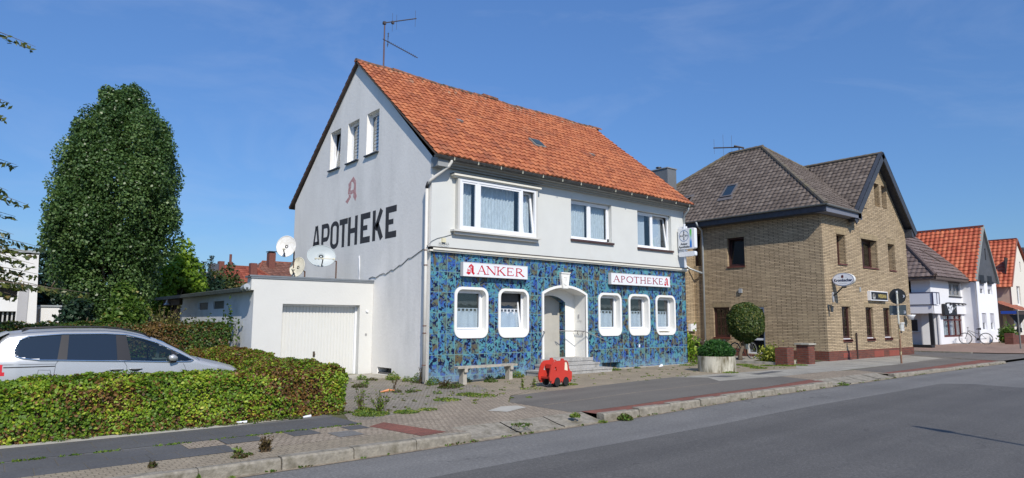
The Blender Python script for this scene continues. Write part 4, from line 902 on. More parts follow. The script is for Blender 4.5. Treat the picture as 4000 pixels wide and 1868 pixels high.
# pavement layers
PV='pavement'
drape(PV,[(-40,-6.9),(-4.5,-6.9),(-4.5,-3.9),(-4.4,-3.6),(-40,-3.6)],SLAB,.004)
drape('pavement_dark_slabs',[(-40,-6.2),(-7.9,-6.2),(-7.37,-5.62),(-7.37,-5.12),(-40,-5.12)],SLABD,.008)
drape('pavement_dark_slabs',[(-40,-5.08),(-4.5,-5.03),(-4.5,-3.98),(-8,-4.02),(-40,-4.02)],SLABD,.008)
drape('pavement_edge_band',[(-40,-4.0),(-6.4,-3.95),(-5.2,-3.8),(-5.0,-3.66),(-40,-3.66)],STOP,.010)
drape('pavement_setts',[(-40,-6.9),(-4.5,-6.9),(-4.5,-6.21),(-40,-6.21)],BRNS,.009)
drape('pavement_setts',[(-7.36,-5.62),(-6.86,-5.62),(-6.86,-5.12),(-7.36,-5.12)],PINKS,.012)
drape('pavement_setts',[(-6.88,-6.2),(-4.5,-6.2),(-4.5,-5.08),(-6.3,-5.08),(-6.3,-5.6),(-6.88,-5.6)],PINKS,.010)
drape('pavement_dark_slabs',[(-7.9,-6.2),(-6.88,-6.2),(-6.88,-5.63),(-7.9,-5.63)],SLABD,.011)
for a,b in (((-6.85,-5.6),(-6.3,-5.09)),((-5.87,-5.58),(-5.43,-5.09)),((-5.36,-6.1),(-4.95,-5.62)),((-4.95,-5.58),(-4.6,-5.2))):
    drape('pavement_dark_slabs',[(a[0],a[1]),(b[0],a[1]),(b[0],b[1]),(a[0],b[1])],SLABD if a[0]!=-5.36 else SLAB,.014)
drape('pavement_setts',[(-4.5,-6.9),(-3.58,-6.9),(-3.58,-6.45),(-.75,-6.45),(-.75,-4.4),(0,-3.55),(.8,-3.3),(.3,-2.4),(-1.25,-3.3),(-2.3,-3.95),(-3.35,-4.4),(-4.2,-4.75),(-4.5,-4.6)],PINKS,.008)
drape('clinker_strip',[(-4.55,-5.45),(-4.15,-5.2),(-3.85,-6.72),(-4.35,-6.78)],CLNK,.013)
drape('paving_slab',[(-1.7,-5.55),(-1.0,-5.3),(-.95,-4.95),(-1.3,-4.85),(-1.9,-5.2)],STOP,.013)
drape('driveway_cobbles',[(-4.5,-4.6),(-4.2,-4.75),(-3.35,-4.4),(-2.3,-3.95),(-1.25,-3.3),(.3,-2.4),(.8,-1.2),(.3,-.02),(0,-.02),(0,3.3),(-4.2,3.3),(-4.2,-3.7)],COBB,.006)
drape('forecourt_setts',[(0,0),(.3,-.02),(.8,-1.2),(.3,-2.4),(.8,-3.3),(0,-3.6),(2.3,-3.68),(6.3,-3.32),(8.5,-3.5),(12.4,-3.9),(14.2,-2.9),(17.75,-2.3),(17.75,4),(11.6,4),(11.6,0)],BRNS,.006)
drape('asphalt_path',[(-.75,-4.45),(0,-3.6),(2.25,-3.67),(6.3,-3.32),(7.0,-4.05),(6.3,-4.9),(8.94,-5.2),(8.6,-6.3),(5.9,-6.58),(.9,-6.6),(-.8,-6.42)],ASP,.011)
m=MB(); drape('x',[(-.5,-5.32),(5.8,-5.27),(5.8,-5.235),(-.5,-5.285)],None,.0145,mb=m); struct(m,'path_joint',PINKS,recalc=False)
drape('pavement_light_slabs',[(6.3,-3.32),(8.5,-3.5),(12.4,-3.9),(12.4,-5.2),(8.94,-5.2),(6.3,-4.9),(7.0,-4.05)],LSLAB,.009)
drape('pavement_dark_slabs',[(7.2,-3.9),(7.9,-3.9),(8.2,-4.3),(7.5,-4.35)],SLABD,.013); drape('pavement_dark_slabs',[(9.0,-4.2),(10.6,-4.0),(10.8,-4.3),(9.1,-4.45)],SLABD,.013)
drape('clinker_strip',[(-.58,-6.9),(8.42,-6.9),(8.6,-6.32),(-.8,-6.42),(-.58,-6.45)],CLNK,.007)
drape('pavement_setts',[(8.42,-6.45),(12.42,-6.45),(12.3,-5.3),(12.4,-3.9),(12.4,-5.2),(8.94,-5.2),(8.6,-6.3)],PINKS,.006)
drape('pavement_setts',[(12.3,-5.3),(12.42,-6.9),(13.3,-6.6),(13.4,-5.4)],PINKS,.006)
drape('pavement_light_slabs',[(12.4,-3.9),(14.2,-2.9),(17.75,-2.3),(25.6,-2.3),(23.9,-5.2),(16.6,-5.1),(12.35,-5.3)],LSLAB,.007)
drape('asphalt_path',[(12.8,-6.55),(13.4,-5.35),(16.6,-5.15),(23.9,-4.6),(23.7,-6.1)],ASP,.0075)
drape('clinker_strip',[(12.6,-6.9),(23.4,-6.9),(23.7,-6.1),(12.8,-6.55)],CLNK,.0065)
drape('side_street',[(23.6,-6.9),(30.5,-6.9),(29.4,-5.2),(29.0,-3),(29.0,40),(25.8,40),(25.8,-2.2),(24.2,-4.6),(23.9,-5.6)],ASP,.012)
drape('far_forecourt_paving',[(30.5,-6.9),(90,-6.9),(90,1),(40,1),(36.4,1),(36.4,14),(29.0,14),(29.0,-3),(29.4,-5.2)],FARP,.05)
# kerbs
KERB=pm('kerb_granite',(.25,.225,.18),.9,var=.3,scale=14,bmp=.9,bscale=35,dirt=(.13,.115,.08),dscale=5,dlo=.48,dhi=.7)
m=MB(); x=-30.58; R=random.Random(4); drops=[(-3.9,-.6),(8.9,12.6)]
while x<23.3:
    drop=any(a<x+.5<b for a,b in drops); L_=.985
    y=-6.9+R.uniform(-.012,.012); zr=rz(x+.5); zt=gz(x+.5,-6)+.012+R.uniform(-.006,.006)
    if not drop:
        zl=zt; 
        m.add([(x,y-.14,zr-.1),(x+L_,y-.14,zr-.1),(x+L_,y+.06,zr-.1),(x,y+.06,zr-.1),(x,y-.125,zt-.025),(x+L_,y-.125,zt-.025),(x+L_,y+.06,zt),(x,y+.06,zt),(x,y-.10,zt),(x+L_,y-.10,zt)],
           [(0,1,5,4),(4,5,9,8),(8,9,6,7),(1,2,6,9,5),(0,3,7,8,4)])
    else:
        z0=zr+.03; m.add([(x,y-.14,zr-.1),(x+L_,y-.14,zr-.1),(x,y-.13,z0),(x+L_,y-.13,z0),(x+L_,y+.0,z0+.012),(x,y+.0,z0+.012),(x+L_,y+.45,zt+.004),(x,y+.45,zt+.004)],[(0,1,3,2),(2,3,4,5),(5,4,6,7)])
    x+=1.0
struct(m,'kerb',KERB)
m=MB(); drape('x',[(-31,-7.12),(23.5,-7.12),(23.5,-7.0),(-31,-7.0)],None,.006,lambda x,y:rz(x),RX,mb=m); struct(m,'gutter_dirt',pm('gutter_dirt',(.22,.18,.13),.95,var=.5,scale=12),recalc=False)
m=MB()
for k in range(12):
    t0=k/12;t1=(k+1)/12; P=lambda t:(23.35+2.2*t**1.5,-6.95+4.7*t); a=P(t0);b=P(t1)
    za,zb=gz(*a)+.02,gz(*b)+.02; m.add([(a[0],a[1],za),(b[0],b[1],zb),(b[0]+.16,b[1],zb),(a[0]+.16,a[1],za),(b[0]+.17,b[1],zb-.15),(a[0]+.17,a[1],za-.15)],[(0,1,2,3),(3,2,4,5)])
struct(m,'side_street_kerb',KERB)
m=MB(); 
for k in range(12): m.wb(28.95,29.12,-4.2+1.1*k,-3.12+1.1*k,0,gz(29,0)+.07)
struct(m,'forecourt_kerb',KERB)
m=MB(); m.box(fr,7.2,W,.0,.19,0,.10); m.box(fr,-.02,3.4,-.1,.075,0,.05); struct(m,'wall_foot_strip',CONC)
m=MB(); m.wb(-1.3,-.0,1.95,3.2,.08,.155); tag(m.build('stone_slab',CONC),'flat concrete slab lying at the foot of the gable by the basement window','slab')
# ============================================================ HEDGES
HSTOPS=[(0,(.06,.028,.012)),(.13,(.17,.085,.03)),(.22,(.28,.14,.035)),(.30,(.035,.075,.010)),(.52,(.10,.19,.015)),(.74,(.23,.34,.025)),(.92,(.44,.48,.045)),(1,(.55,.50,.07))]
HEDGE=leafmat('beech_hedge_leaves',HSTOPS,.3); 
DHEDGE=leafmat('dark_hedge_leaves',[(0,(.10,.055,.02)),(.2,(.20,.12,.03)),(.3,(.02,.05,.008)),(.7,(.06,.12,.015)),(1,(.17,.22,.03))],.3)
def boxhedge(s,boxes,n,size,mat,seed,brown,depth=.14,amp=.05,green=.0):
    Ps=[];Ns=[]; tot=0; faces=[]
    for (x0,x1,y0,y1,z0,z1) in boxes:
        for ax,lim,side in ((1,y0,-1),(1,y1,1),(0,x0,-1),(0,x1,1),(2,z1,1)):
            A={1:(x1-x0)*(z1-z0),0:(y1-y0)*(z1-z0),2:(x1-x0)*(y1-y0)}[ax]; faces.append((A,ax,lim,side,(x0,x1,y0,y1,z0,z1)))
    T=sum(f[0] for f in faces)
    for A,ax,lim,side,(x0,x1,y0,y1,z0,z1) in faces:
        k=int(n*A/T); U=rng.uniform(0,1,(k,3)); P=np.stack([x0+(x1-x0)*U[:,0],y0+(y1-y0)*U[:,1],z0+(z1-z0)*U[:,2]],1); P[:,ax]=lim
        d=rng.exponential(depth*.38,k)-.03+(vnoise(P,5,seed)-.5)*amp*2.4+(vnoise(P,14,seed+1)-.5)*amp
        # round the shoulders
        if ax!=2: t=np.clip((P[:,2]-(z1-.16))/.16,0,1); d=d+.10*t**2
        else:
            e=np.minimum(np.minimum(P[:,0]-x0,x1-P[:,0]),np.minimum(P[:,1]-y0,y1-P[:,1])); d=d+.10*np.clip((.18-e)/.18,0,1)**2
        P[:,ax]-=side*d; Nn=np.zeros((k,3)); Nn[:,ax]=side; keep=np.ones(k,bool)
        for bx in boxes:
            if bx==(x0,x1,y0,y1,z0,z1): continue
            keep&=~((P[:,0]>bx[0]+.15)&(P[:,0]<bx[1]-.15)&(P[:,1]>bx[2]+.15)&(P[:,1]<bx[3]-.15)&(P[:,2]<bx[5]-.15))
        Ps.append(P[keep]);Ns.append(Nn[keep])
    P=np.concatenate(Ps);Nn=np.concatenate(Ns); r=rng.uniform(0,1,len(P)); v=vnoise(P,2.3,seed+2); v2=vnoise(P,7,seed+3)
    c=.30+.62*np.clip(.45*r+.35*v2+.2*v+green,0,1)+ .12*(r>.93)
    br=brown(P)*(.55+.9*v); isb=rng.uniform(0,1,len(P))<br; c=np.where(isb,rng.uniform(0,.27,len(P)),c)
    leaves('foliage',P,size,mat,s,rnd=np.clip(c,0,1),up=.35,aspect=1.45,nrm=Nn)
    m=MB()
    for i,(x0,x1,y0,y1,z0,z1) in enumerate(boxes): q=.11+.004*i; m.wb(x0+q,x1-q,y0+q,y1-q,z0,z1-q)
    m.build('twigs',STEM,s)
s=thing('hedge',(-8,-3,0),'low sunlit yellow-green clipped hedge along the pavement, turning back beside the garage drive','hedge')
def brn(P):
    return .10+.75*np.exp(-((P[:,0]+5.1)**2/.25+(P[:,2]-.55)**2/.12))*(P[:,1]<-3)+.5*np.exp(-((P[:,0]+8.2)**2/.3+(P[:,2]-.6)**2/.05))+.25*(P[:,2]<.22)+.30*((P[:,2]>.78)&(P[:,0]>-6.2))+.18*((P[:,1]>-1))
boxhedge(s,[(-14,-4.14,-3.66,-2.85,.0,.855),(-5.05,-4.1,-3.3,.5,.0,.92),(-5.25,-4.12,.2,3.9,.0,1.01)],150000,.036,HEDGE,31,brn,green=.04)
s=thing('hedge',(-8,4.5,0),'taller darker clipped hedge behind the parked silver car','hedge')
def brn2(P): return .12+.75*np.exp(-((P[:,0]+6.0)**2/.5+(P[:,2]-1.2)**2/.3))+.15*(P[:,2]>1.5)
boxhedge(s,[(-16,-4.05,4.2,5.0,.0,1.66)],70000,.045,DHEDGE,52,brn2,green=-.1)
# climbing shoots on the right end of the tall hedge
IVY=leafmat('shoot_leaves',[(0,(.02,.05,.01)),(1,(.09,.15,.02))],.3)
s=thing('climbing_shrub',(-4.0,5.2,.1),'straggly shoots rising from the hedge end against the bluish shed wall','shrub')
P=[]
for k in range(26):
    x,y=-3.85+rng.uniform(-.2,.05),rng.uniform(4.2,9.5); h=1.55+rng.uniform(.05,.45)+(1.1 if k<2 else 0)
    if k<3: y=4.6+.15*k; h=2.45-.2*k
    for q in range(16): P.append((x+rng.normal()*.04,y+rng.normal()*.05+.1*math.sin(q*.5),1.2+(h-1.2)*q/15))
leaves('foliage',np.array(P),.07,IVY,s,up=.3,aspect=1.6)
# ============================================================ CAR
def carx(x): return -9.62+x
TOP=[(0.02,.50),(.03,.78),(.08,1.0),(.17,1.25),(.26,1.44),(.36,1.535),(.64,1.575),(1.2,1.60),(1.9,1.60),(2.2,1.575),(2.47,1.515),(2.64,1.465),(2.96,1.345),(3.30,1.165),(3.56,1.01),(3.87,.925),(4.1,.87),(4.4,.775),(4.56,.68),(4.64,.5)]
BEL=[(0,1.03),(1.1,1.02),(2.2,.975),(3.3,.915),(4.6,.90)]; WID=[(0,.70),(.12,.80),(.5,.86),(1.2,.875),(3.2,.875),(4.0,.84),(4.4,.74),(4.64,.5)]
ip=lambda tab,x: float(np.interp(x,[a for a,_ in tab],[b for _,b in tab]))
YC=.28
def sy(x,z):
    w=ip(WID,x); b=ip(BEL,x)
    if z<b: t=(b-z)/.75; return w*(.965+.035*math.sin(min(1,max(0,t*1.6))*math.pi/2)-.06*max(0,t-.75)*2)
    return w*.965-(z-b)*.40
xs=np.unique(np.concatenate([np.linspace(.02,4.64,130)])); NL,NG,NR=12,16,8
def inside(poly,x,z):
    c=False; n=len(poly)
    for i in range(n):
        a=poly[i];b=poly[(i+1)%n]
        if (a[1]>z)!=(b[1]>z) and x<(b[0]-a[0])*(z-a[1])/(b[1]-a[1])+a[0]: c=not c
    return c
WR=[(.455,1.15),(.47,1.26),(.54,1.40),(.66,1.45),(1.195,1.487),(1.15,1.022),(.85,1.035),(.6,1.07),(.49,1.10)]
WM=[(1.20,1.49),(2.10,1.475),(2.14,.98),(1.14,1.025)]
WFt=[(2.22,1.465),(2.53,1.385),(2.82,1.285),(3.09,1.14),(3.12,.925),(2.33,.965)]
WQ=[(3.16,1.105),(3.28,1.045),(3.47,.94),(3.43,.925),(3.17,.925)]
s=thing('parked_car',(-7.3,.28,0),'silver minivan with dark tinted rear windows parked behind the low hedge','car')
rows=[]
for x in xs:
    T=ip(TOP,x); b=ip(BEL,x); zt=max(.3,T-.085); row=[]
    bb=min(b,zt)
    for k in range(NL): z=.22+(bb-.22)*k/NL; row.append((x,sy(x,z),z))
    for k in range(NG): z=bb+(zt-bb)*k/NG; row.append((x,sy(x,z),z))
    ye=sy(x,zt)
    for k in range(NR+1):
        t=k/NR; a=t*math.pi/2; row.append((x,ye*(1-t) if t>.35 else ye-(ye*.35)*(t/.35)*1.0,zt+(T-zt)*math.sin(min(1,t*1.6)*math.pi/2)))
    rows.append(row)
nr=len(rows[0]); body=MB(); gl=MB(); glf=MB(); tail=MB(); 
def emit(mb,sg,i,k):
    q=[rows[i][k],rows[i+1][k],rows[i+1][k+1],rows[i][k+1]]; mb.add([(carx(p[0]),YC+sg*p[1],p[2]) for p in q],[(0,1,2,3)])
for i in range(len(xs)-1):
    for k in range(nr-1):
        xm=(xs[i]+xs[i+1])/2; zm=(rows[i][k][2]+rows[i+1][k+1][2])/2
        kind=body
        if k<NL+NG:
            if k>=NL-1:
                if inside(WR,xm,zm) or inside(WM,xm,zm): kind=gl
                elif inside(WFt,xm,zm) or inside(WQ,xm,zm): kind=glf
            if xm<.275+.06*(.985-zm)/.2 and .77<zm<.985: kind=tail
        else:
            if 2.85<xm<3.52 and k>NL+NG+1: kind=glf
            if .09<xm<.27 and k>NL+NG+1: kind=gl
        for sg in (-1,1): emit(kind,sg,i,k)
def carpaint():
    m,t,b=nodes('silver_car_paint'); b.inputs['Metallic'].default_value=.40; b.inputs['Roughness'].default_value=.40; b.inputs['Coat Weight'].default_value=.35; b.inputs['Coat Roughness'].default_value=.05
    f=noise(t,400,geo(t),1); t.links.new(ramp(t,f,[(.3,(.40,.41,.42)),(.7,(.50,.51,.52))]),b.inputs['Base Color']); return m
CP=carpaint(); bodo=body.build('body',CP,s,smooth=True)
gl.build('tinted_window',pm('tinted_car_glass',(.012,.018,.026),.06,var=.02,spec=.8),s,smooth=True); glf.build('front_window',glassmat('car_glass',(.55,.68,.62),1.0),s,smooth=True)
tail.build('tail_light',pm('tail_light_red',(.55,.01,.015),.15,spec=.8),s,smooth=True)
dlo=[(.455,1.15),(.47,1.26),(.53,1.39),(.66,1.455),(1.19,1.495),(1.9,1.495),(2.25,1.472),(2.53,1.40),(2.82,1.30),(3.11,1.15),(3.28,1.06),(3.50,.935),(3.44,.912),(3.12,.915),(2.3,.955),(1.14,1.012),(.85,1.022),(.6,1.057),(.48,1.10)]
def cs(x,z,o=.006): return Vector((carx(x),YC-sy(x,z)-o,z))
def smooth_path(pts,n=6,closed=True):
    o=[];L_=len(pts)
    for i in range(L_ if closed else L_-1):
        for k in range(n):
            t=k/n; a=pts[i];b=pts[(i+1)%L_]; o.append((a[0]+(b[0]-a[0])*t,a[1]+(b[1]-a[1])*t))
    return o+[o[0]] if closed else o+[pts[-1]]
m=MB(); m.tube([cs(x,z) for x,z in smooth_path(dlo,4)],.014,6,False); m.build('window_trim',pm('chrome_trim',(.75,.78,.8),.15,metal=1,var=.01),s,smooth=True)
m=MB()
for a,b,c_,d in (((1.115,1.02),(1.17,1.49),(1.29,1.49),(1.27,1.02)),((2.10,.985),(2.07,1.485),(2.25,1.475),(2.34,.965)),((3.09,.92),(3.07,1.16),(3.17,1.11),(3.19,.92))):
    n=8; vs=[]
    for k in range(n+1):
        t=k/n; 
        for u,v in ((a,b),(d,c_)): x=u[0]+(v[0]-u[0])*t; z=u[1]+(v[1]-u[1])*t; vs.append(cs(x,z,.004))
    m.add(vs,[(2*k,2*k+1,2*k+3,2*k+2) for k in range(n)])
each(m,'pillar_cover',pm('pillar_black',(.010,.009,.010),.35),s)
m=MB()
for pts in ([(1.135,1.0),(1.10,.95),(1.075,.70),(1.06,.4)],[(2.22,.945),(2.27,.86),(2.28,.4)],[(3.30,.875),(3.345,.78),(3.34,.4)],[(.30,.955),(1.10,.945)],[(.82,.70),(.84,.845),(1.02,.835),(1.04,.70)],[(3.56,.99),(3.62,.93)]):
    m.tube([cs(x,z,-.001) for x,z in smooth_path(pts,6,False)],.0045,4,False)
m.tube([cs(x,z,.0) for x,z in smooth_path([(.32,.905),(1.09,.905)],8,False)],.010,4,False)
each(m,'panel_gap',BLACK,s)
m=MB(); MH=MB()
for x0 in (1.98,2.31):
    pts=[(x0+.23*k/8,.805-.004*k/8+.0) for k in range(9)]; m.tube([cs(x,z-.02*math.sin(math.pi*k/8),-.004) for k,(x,z) in enumerate(pts)],[.008+.022*math.sin(math.pi*k/8) for k in range(9)],8); MH.tube([cs(x,z+.006,.022) for x,z in pts],.011,6)
each(m,'handle_recess',BLACK,s); each(MH,'door_handle',CP,s,smooth=True)
m=MB(); c0=cs(3.08,.99,.10); n=10
m.tube([c0+Vector((-.07,0,-.01)),c0+Vector((-.055,0,0)),c0+Vector((0,0,.012)),c0+Vector((.06,.01,-.01)),c0+Vector((.085,.03,-.03))],[.02,.062,.072,.05,.015],12); mi=m.build('mirror',CP,s,smooth=True)
m=MB(); m.tube([c0+Vector((-.05,0,-.055)),c0+Vector((.07,.02,-.06))],[.035,.02],8); m.tube([c0+Vector((.02,.02,-.05)),cs(3.13,.925,.0)],.025,6); m.build('mirror_foot',BLACK,mi)
m=MB()
for sg in (-1,1): m.tube([(carx(x),YC+sg*.60,ip(TOP,x)+dz) for x,dz in ((.55,-.01),(.66,.022),(1.2,.03),(1.9,.028),(2.3,.02),(2.55,-.0),(2.7,-.03))],.017,6)
each(m,'roof_rail',BLACK,s,smooth=True)
m=MB(); m.add([(carx(x),YC+sg*.55,z) for sg in (-1,1) for x,z in ((.10,1.46),(.36,1.548),(.36,1.52),(.14,1.40))],[(0,1,2,3),(4,5,6,7),(0,1,5,4),(0,3,7,4),(3,2,6,7)]); m.build('rear_spoiler',CP,s)
m=MB(); 
for sx in (2.15,1.25):
    for sg in (-.36,.36): m.tube([(carx(sx),YC+sg,.5),(carx(sx+.02),YC+sg,.85),(carx(sx-.10),YC+sg,1.12)],[.2,.2,.13],8); m.tube([(carx(sx-.12),YC+sg,1.14),(carx(sx-.14),YC+sg,1.32)],[.10,.08],8)
m.wb(carx(.4),carx(3.1),YC-.7,YC+.7,.35,.5); m.wb(carx(2.95),carx(3.45),YC-.7,YC+.7,.5,.90); m.build('cabin',pm('car_interior',(.05,.055,.05),.8),s)
m=MB(); c=Vector((carx(2.75),YC-.36,1.0)); m.tube([c+Vector((-.05*math.sin(t)*.6,.17*math.cos(t),.17*math.sin(t))) for t in np.linspace(0,2*math.pi,18)],.014,5,False); m.build('steering_wheel',BLACK,s)
m=MB(); m.box(Fr((0,YC-.03,0),(1,0,0),(0,-1,0)),carx(3.02),carx(3.09),1.19,1.25,-.1,.1); m.build('inner_mirror',BLACK,s)
for x in (.85,3.75):
    for sg in (-1,1):
        yy=YC+sg*.78; m=MB(); m.tube([(carx(x),yy-.1,.33),(carx(x),yy+.1,.33)],.325,24); w=m.build('wheel',TYRE,s); m=MB(); m.tube([(carx(x),yy-.11,.33),(carx(x),yy+.11,.33)],.2,16); m.build('rim',ZINC,w)
# ============================================================ TREES
BIGL=leafmat('hornbeam_leaves',[(0,(.028,.062,.018)),(.45,(.065,.125,.036)),(.8,(.12,.20,.06)),(1,(.24,.32,.13))],.28,.38)
def limb(mb,a,b,r0,r1,bend=.15,n=6):
    a=Vector(a);b=Vector(b); d=b-a; side=Vector((random.uniform(-1,1),random.uniform(-1,1),0))*d.length*bend
    pts=[a+d*(k/n)+side*math.sin(math.pi*k/n) for k in range(n+1)]; mb.tube(pts,[r0+(r1-r0)*k/n for k in range(n+1)],7)
def crowntree(s,cx,cy,prof,nclump,nleaf,size,mat,z0,trunk,seed=1,clr=.42,inner=.5,peaks=()):
    global rng
    zs=[p[0] for p in prof]; rs=[p[1] for p in prof]; C=[];R_=[]
    area=np.array([np.interp(z,zs,rs)+.2 for z in np.linspace(zs[0],zs[-1],200)]); zz=np.linspace(zs[0],zs[-1],200); pr=area/area.sum()
    for k in range(nclump):
        z=rng.choice(zz,p=pr)+rng.normal()*.05; r=np.interp(z,zs,rs); t=rng.uniform(0,2*math.pi); q=r*(rng.uniform(inner,1.0)**.7)*(.86+.2*vnoise(np.array([[math.cos(t)*2,math.sin(t)*2,z]]),1.1,seed)[0])
        C.append((cx+q*math.cos(t),cy+q*math.sin(t),z)); R_.append(clr*rng.uniform(.6,1.25))
    for px,py,pz,pr_ in peaks:
        for k in range(10): C.append((px+rng.normal()*pr_*.3,py+rng.normal()*pr_*.3,pz-abs(rng.normal())*.5)); R_.append(pr_*.7)
    C=np.array(C);R_=np.array(R_); w=R_**2/np.sum(R_**2); idx=rng.choice(len(C),nleaf,p=w); d=rng.normal(size=(nleaf,3)); d/=np.linalg.norm(d,axis=1)[:,None]
    rad=R_[idx]*rng.uniform(.25,1.0,nleaf)**.45; P=C[idx]+d*rad[:,None]*np.array([1,1,1.35])
    cl=rng.uniform(0,1,len(C)); rn=np.clip(.55*rng.uniform(0,1,nleaf)+.45*cl[idx],0,1)
    leaves('crown',P,size,mat,s,rnd=rn,up=.25,aspect=1.3,nrm=d*.6)
    m=MB(); limb(m,(cx,cy,z0-.2),(cx,cy,z0+(zs[-1]-z0)*.55),trunk,trunk*.35,.03)
    for k in range(14):
        t=rng.uniform(0,6.28); zb=zs[0]+rng.uniform(0,.35)*(zs[-1]-zs[0]); ze=zb+rng.uniform(.25,.5)*(zs[-1]-zs[0]); r=np.interp(ze,zs,rs)*.8
        limb(m,(cx,cy,zb),(cx+r*math.cos(t),cy+r*math.sin(t),min(ze,zs[-1]-.3)),trunk*.35,.02,.1)
    m.build('trunk',BARK,s)
BTX,BTY=-6.2,10.0
s=thing('tree',(BTX,BTY,.1),'very tall dense oval dark green tree with upright branches behind the tall hedge','tree')
crowntree(s,BTX,BTY,[(1.9,.75),(2.6,1.15),(3.9,1.62),(5.1,1.88),(6.2,1.88),(7.3,1.62),(8.2,1.35),(8.7,.95),(9.1,.5),(9.45,.2)],420,190000,.064,BIGL,.1,.17,seed=5,peaks=((-6.85,9.7,9.35,.36),(-6.05,9.8,9.6,.40),(-5.45,10,8.8,.34)))
YEL=leafmat('bright_leaves',[(0,(.06,.13,.012)),(.6,(.16,.27,.02)),(1,(.32,.42,.05))],.35)
s=thing('tree',(-3.0,15,.1),'small bright yellow-green tree just right of the tall dark tree','tree')
crowntree(s,-3.15,15.0,[(1.8,.9),(3,1.1),(3.8,.85),(4.5,.45),(4.8,.1)],60,11000,.12,YEL,.1,.08,seed=8,clr=.42)
CON=leafmat('dark_conifer_leaves',[(0,(.008,.022,.012)),(.6,(.018,.045,.022)),(1,(.05,.09,.04))],.15)
s=thing('tree',(-7.3,21,.1),'dark bluish conifer behind the flat white house','tree')
crowntree(s,-7.35,21,[(.5,1.9),(2,1.8),(3.6,1.35),(4.6,.8),(5.4,.15)],70,16000,.11,CON,.1,.12,seed=12,clr=.5)
s=thing('shrub',(-6.9,8.8,.1),'dark leafy mass standing in for the deep shade at the left foot of the tall tree','shrub')
crowntree(s,-7.15,8.9,[(.2,.45),(1.2,.5),(1.9,.35),(2.2,.15)],40,9000,.09,CON,.1,.04,seed=15,clr=.34)  # dark leaves fill the shadowy hole under the tree, shade given as foliage
SHR=leafmat('shrub_leaves',[(0,(.03,.07,.012)),(.5,(.07,.14,.02)),(.9,(.14,.22,.035)),(1,(.3,.25,.07))],.3)
s=thing('shrub',(-6.0,8,.1),'leafy mid-green shrub at the foot of the tall tree','shrub')
crowntree(s,-6.0,8.0,[(.4,.6),(1.5,.75),(2.2,.5),(2.6,.2)],45,9000,.085,SHR,.1,.04,seed=17,clr=.33)
s=thing('shrub',(-5.1,8.1,.1),'wiry yellowish shrub between tall tree and timber shed','shrub')
DRY=leafmat('dry_shrub_leaves',[(0,(.08,.07,.03)),(.5,(.12,.13,.035)),(1,(.28,.26,.08))],.3)
P=[];m=MB()
for k in range(70):
    a=rng.uniform(0,6.28); L_=rng.uniform(.5,1.1); b=np.array([-5.0,8.1,1.1]); e=b+np.array([math.cos(a)*L_*.7,math.sin(a)*L_*.7,rng.uniform(.4,1.15)]); m.tube([b,(b+e)/2+np.array([0,0,.12]),e],[.012,.008,.004],4)
    for q in range(16): t=rng.uniform(.3,1); P.append(b+(e-b)*t+rng.normal(size=3)*.04)
leaves('foliage',np.array(P),.05,DRY,s,aspect=2.2); m.build('twigs',DRY if 0 else STEM,s)
for i,(x,h) in enumerate(((-.75,5.1),(-.35,4.9),(.0,5.25))):
    s=thing('sapling',(x,22,.2),('thin feathery treetop against the sky, left of three','thin feathery treetop against the sky, middle of three','thin feathery treetop against the sky, tallest of three')[i],'tree','thin treetops beyond the shed')
    P=[];
    for k in range(500): z=rng.uniform(2.5,h); P.append((x+rng.normal()*.13*(1.1-(z-2.5)/(h-2.5+.1)*.6),22+rng.normal()*.13,z))
    leaves('crown',np.array(P),.06,CON,s,aspect=2); m=MB(); m.tube([(x,22,.1),(x,22,h)],.02,5); m.build('trunk',BARK,s)
BGB=leafmat('roofside_leaves',[(0,(.03,.05,.015)),(.6,(.07,.10,.025)),(1,(.18,.12,.04))],.3)
s=thing('shrub',(.8,24,.2),'dark reddish-green bushes rising behind the shed roof in front of red roofs','shrub')
crowntree(s,.2,21,[(1.5,1.6),(3,1.6),(3.8,1.2),(4.2,.4)],50,9000,.11,BGB,.1,.06,seed=21,clr=.45)
s=thing('shrub',(-2.0,17.5,.2),'dark green bush behind the left end of the shed roof','shrub')
crowntree(s,-1.6,17,[(1.5,1.1),(2.8,1.1),(3.3,.6),(3.5,.2)],30,6000,.10,CON,.1,.06,seed=23,clr=.4)
# cherry tree off the left edge, branches reaching into view
CHL=leafmat('cherry_leaves',[(0,(.035,.05,.015)),(.5,(.075,.10,.022)),(.85,(.14,.16,.04)),(1,(.22,.15,.05))],.35,.35)
s=thing('cherry_tree',(-12.6,1.6,0),'drooping olive-green leafy branches of a cherry tree hanging in at the left edge','tree')
m=MB(); limb(m,(-12.6,1.6,-.1),(-12.5,1.6,3.0),.16,.12,.02); limb(m,(-12.5,1.6,2.9),(-12.3,1.6,7.4),.11,.04,.05)
tips=[(-9.35,6.28),(-9.61,5.24),(-9.63,4.99),(-9.45,4.25),(-9.53,3.82),(-9.26,3.62),(-9.40,3.41),(-9.40,3.12),(-9.41,2.93),(-9.06,2.82),(-9.10,2.66),(-9.22,2.43),(-9.04,2.50),(-9.27,2.14),(-8.73,2.25),(-8.30,2.21),(-8.99,2.93),(-9.3,2.72),(-9.15,2.3),(-9.5,2.62),(-9.6,3.2),(-9.55,2.35)]
P=[];
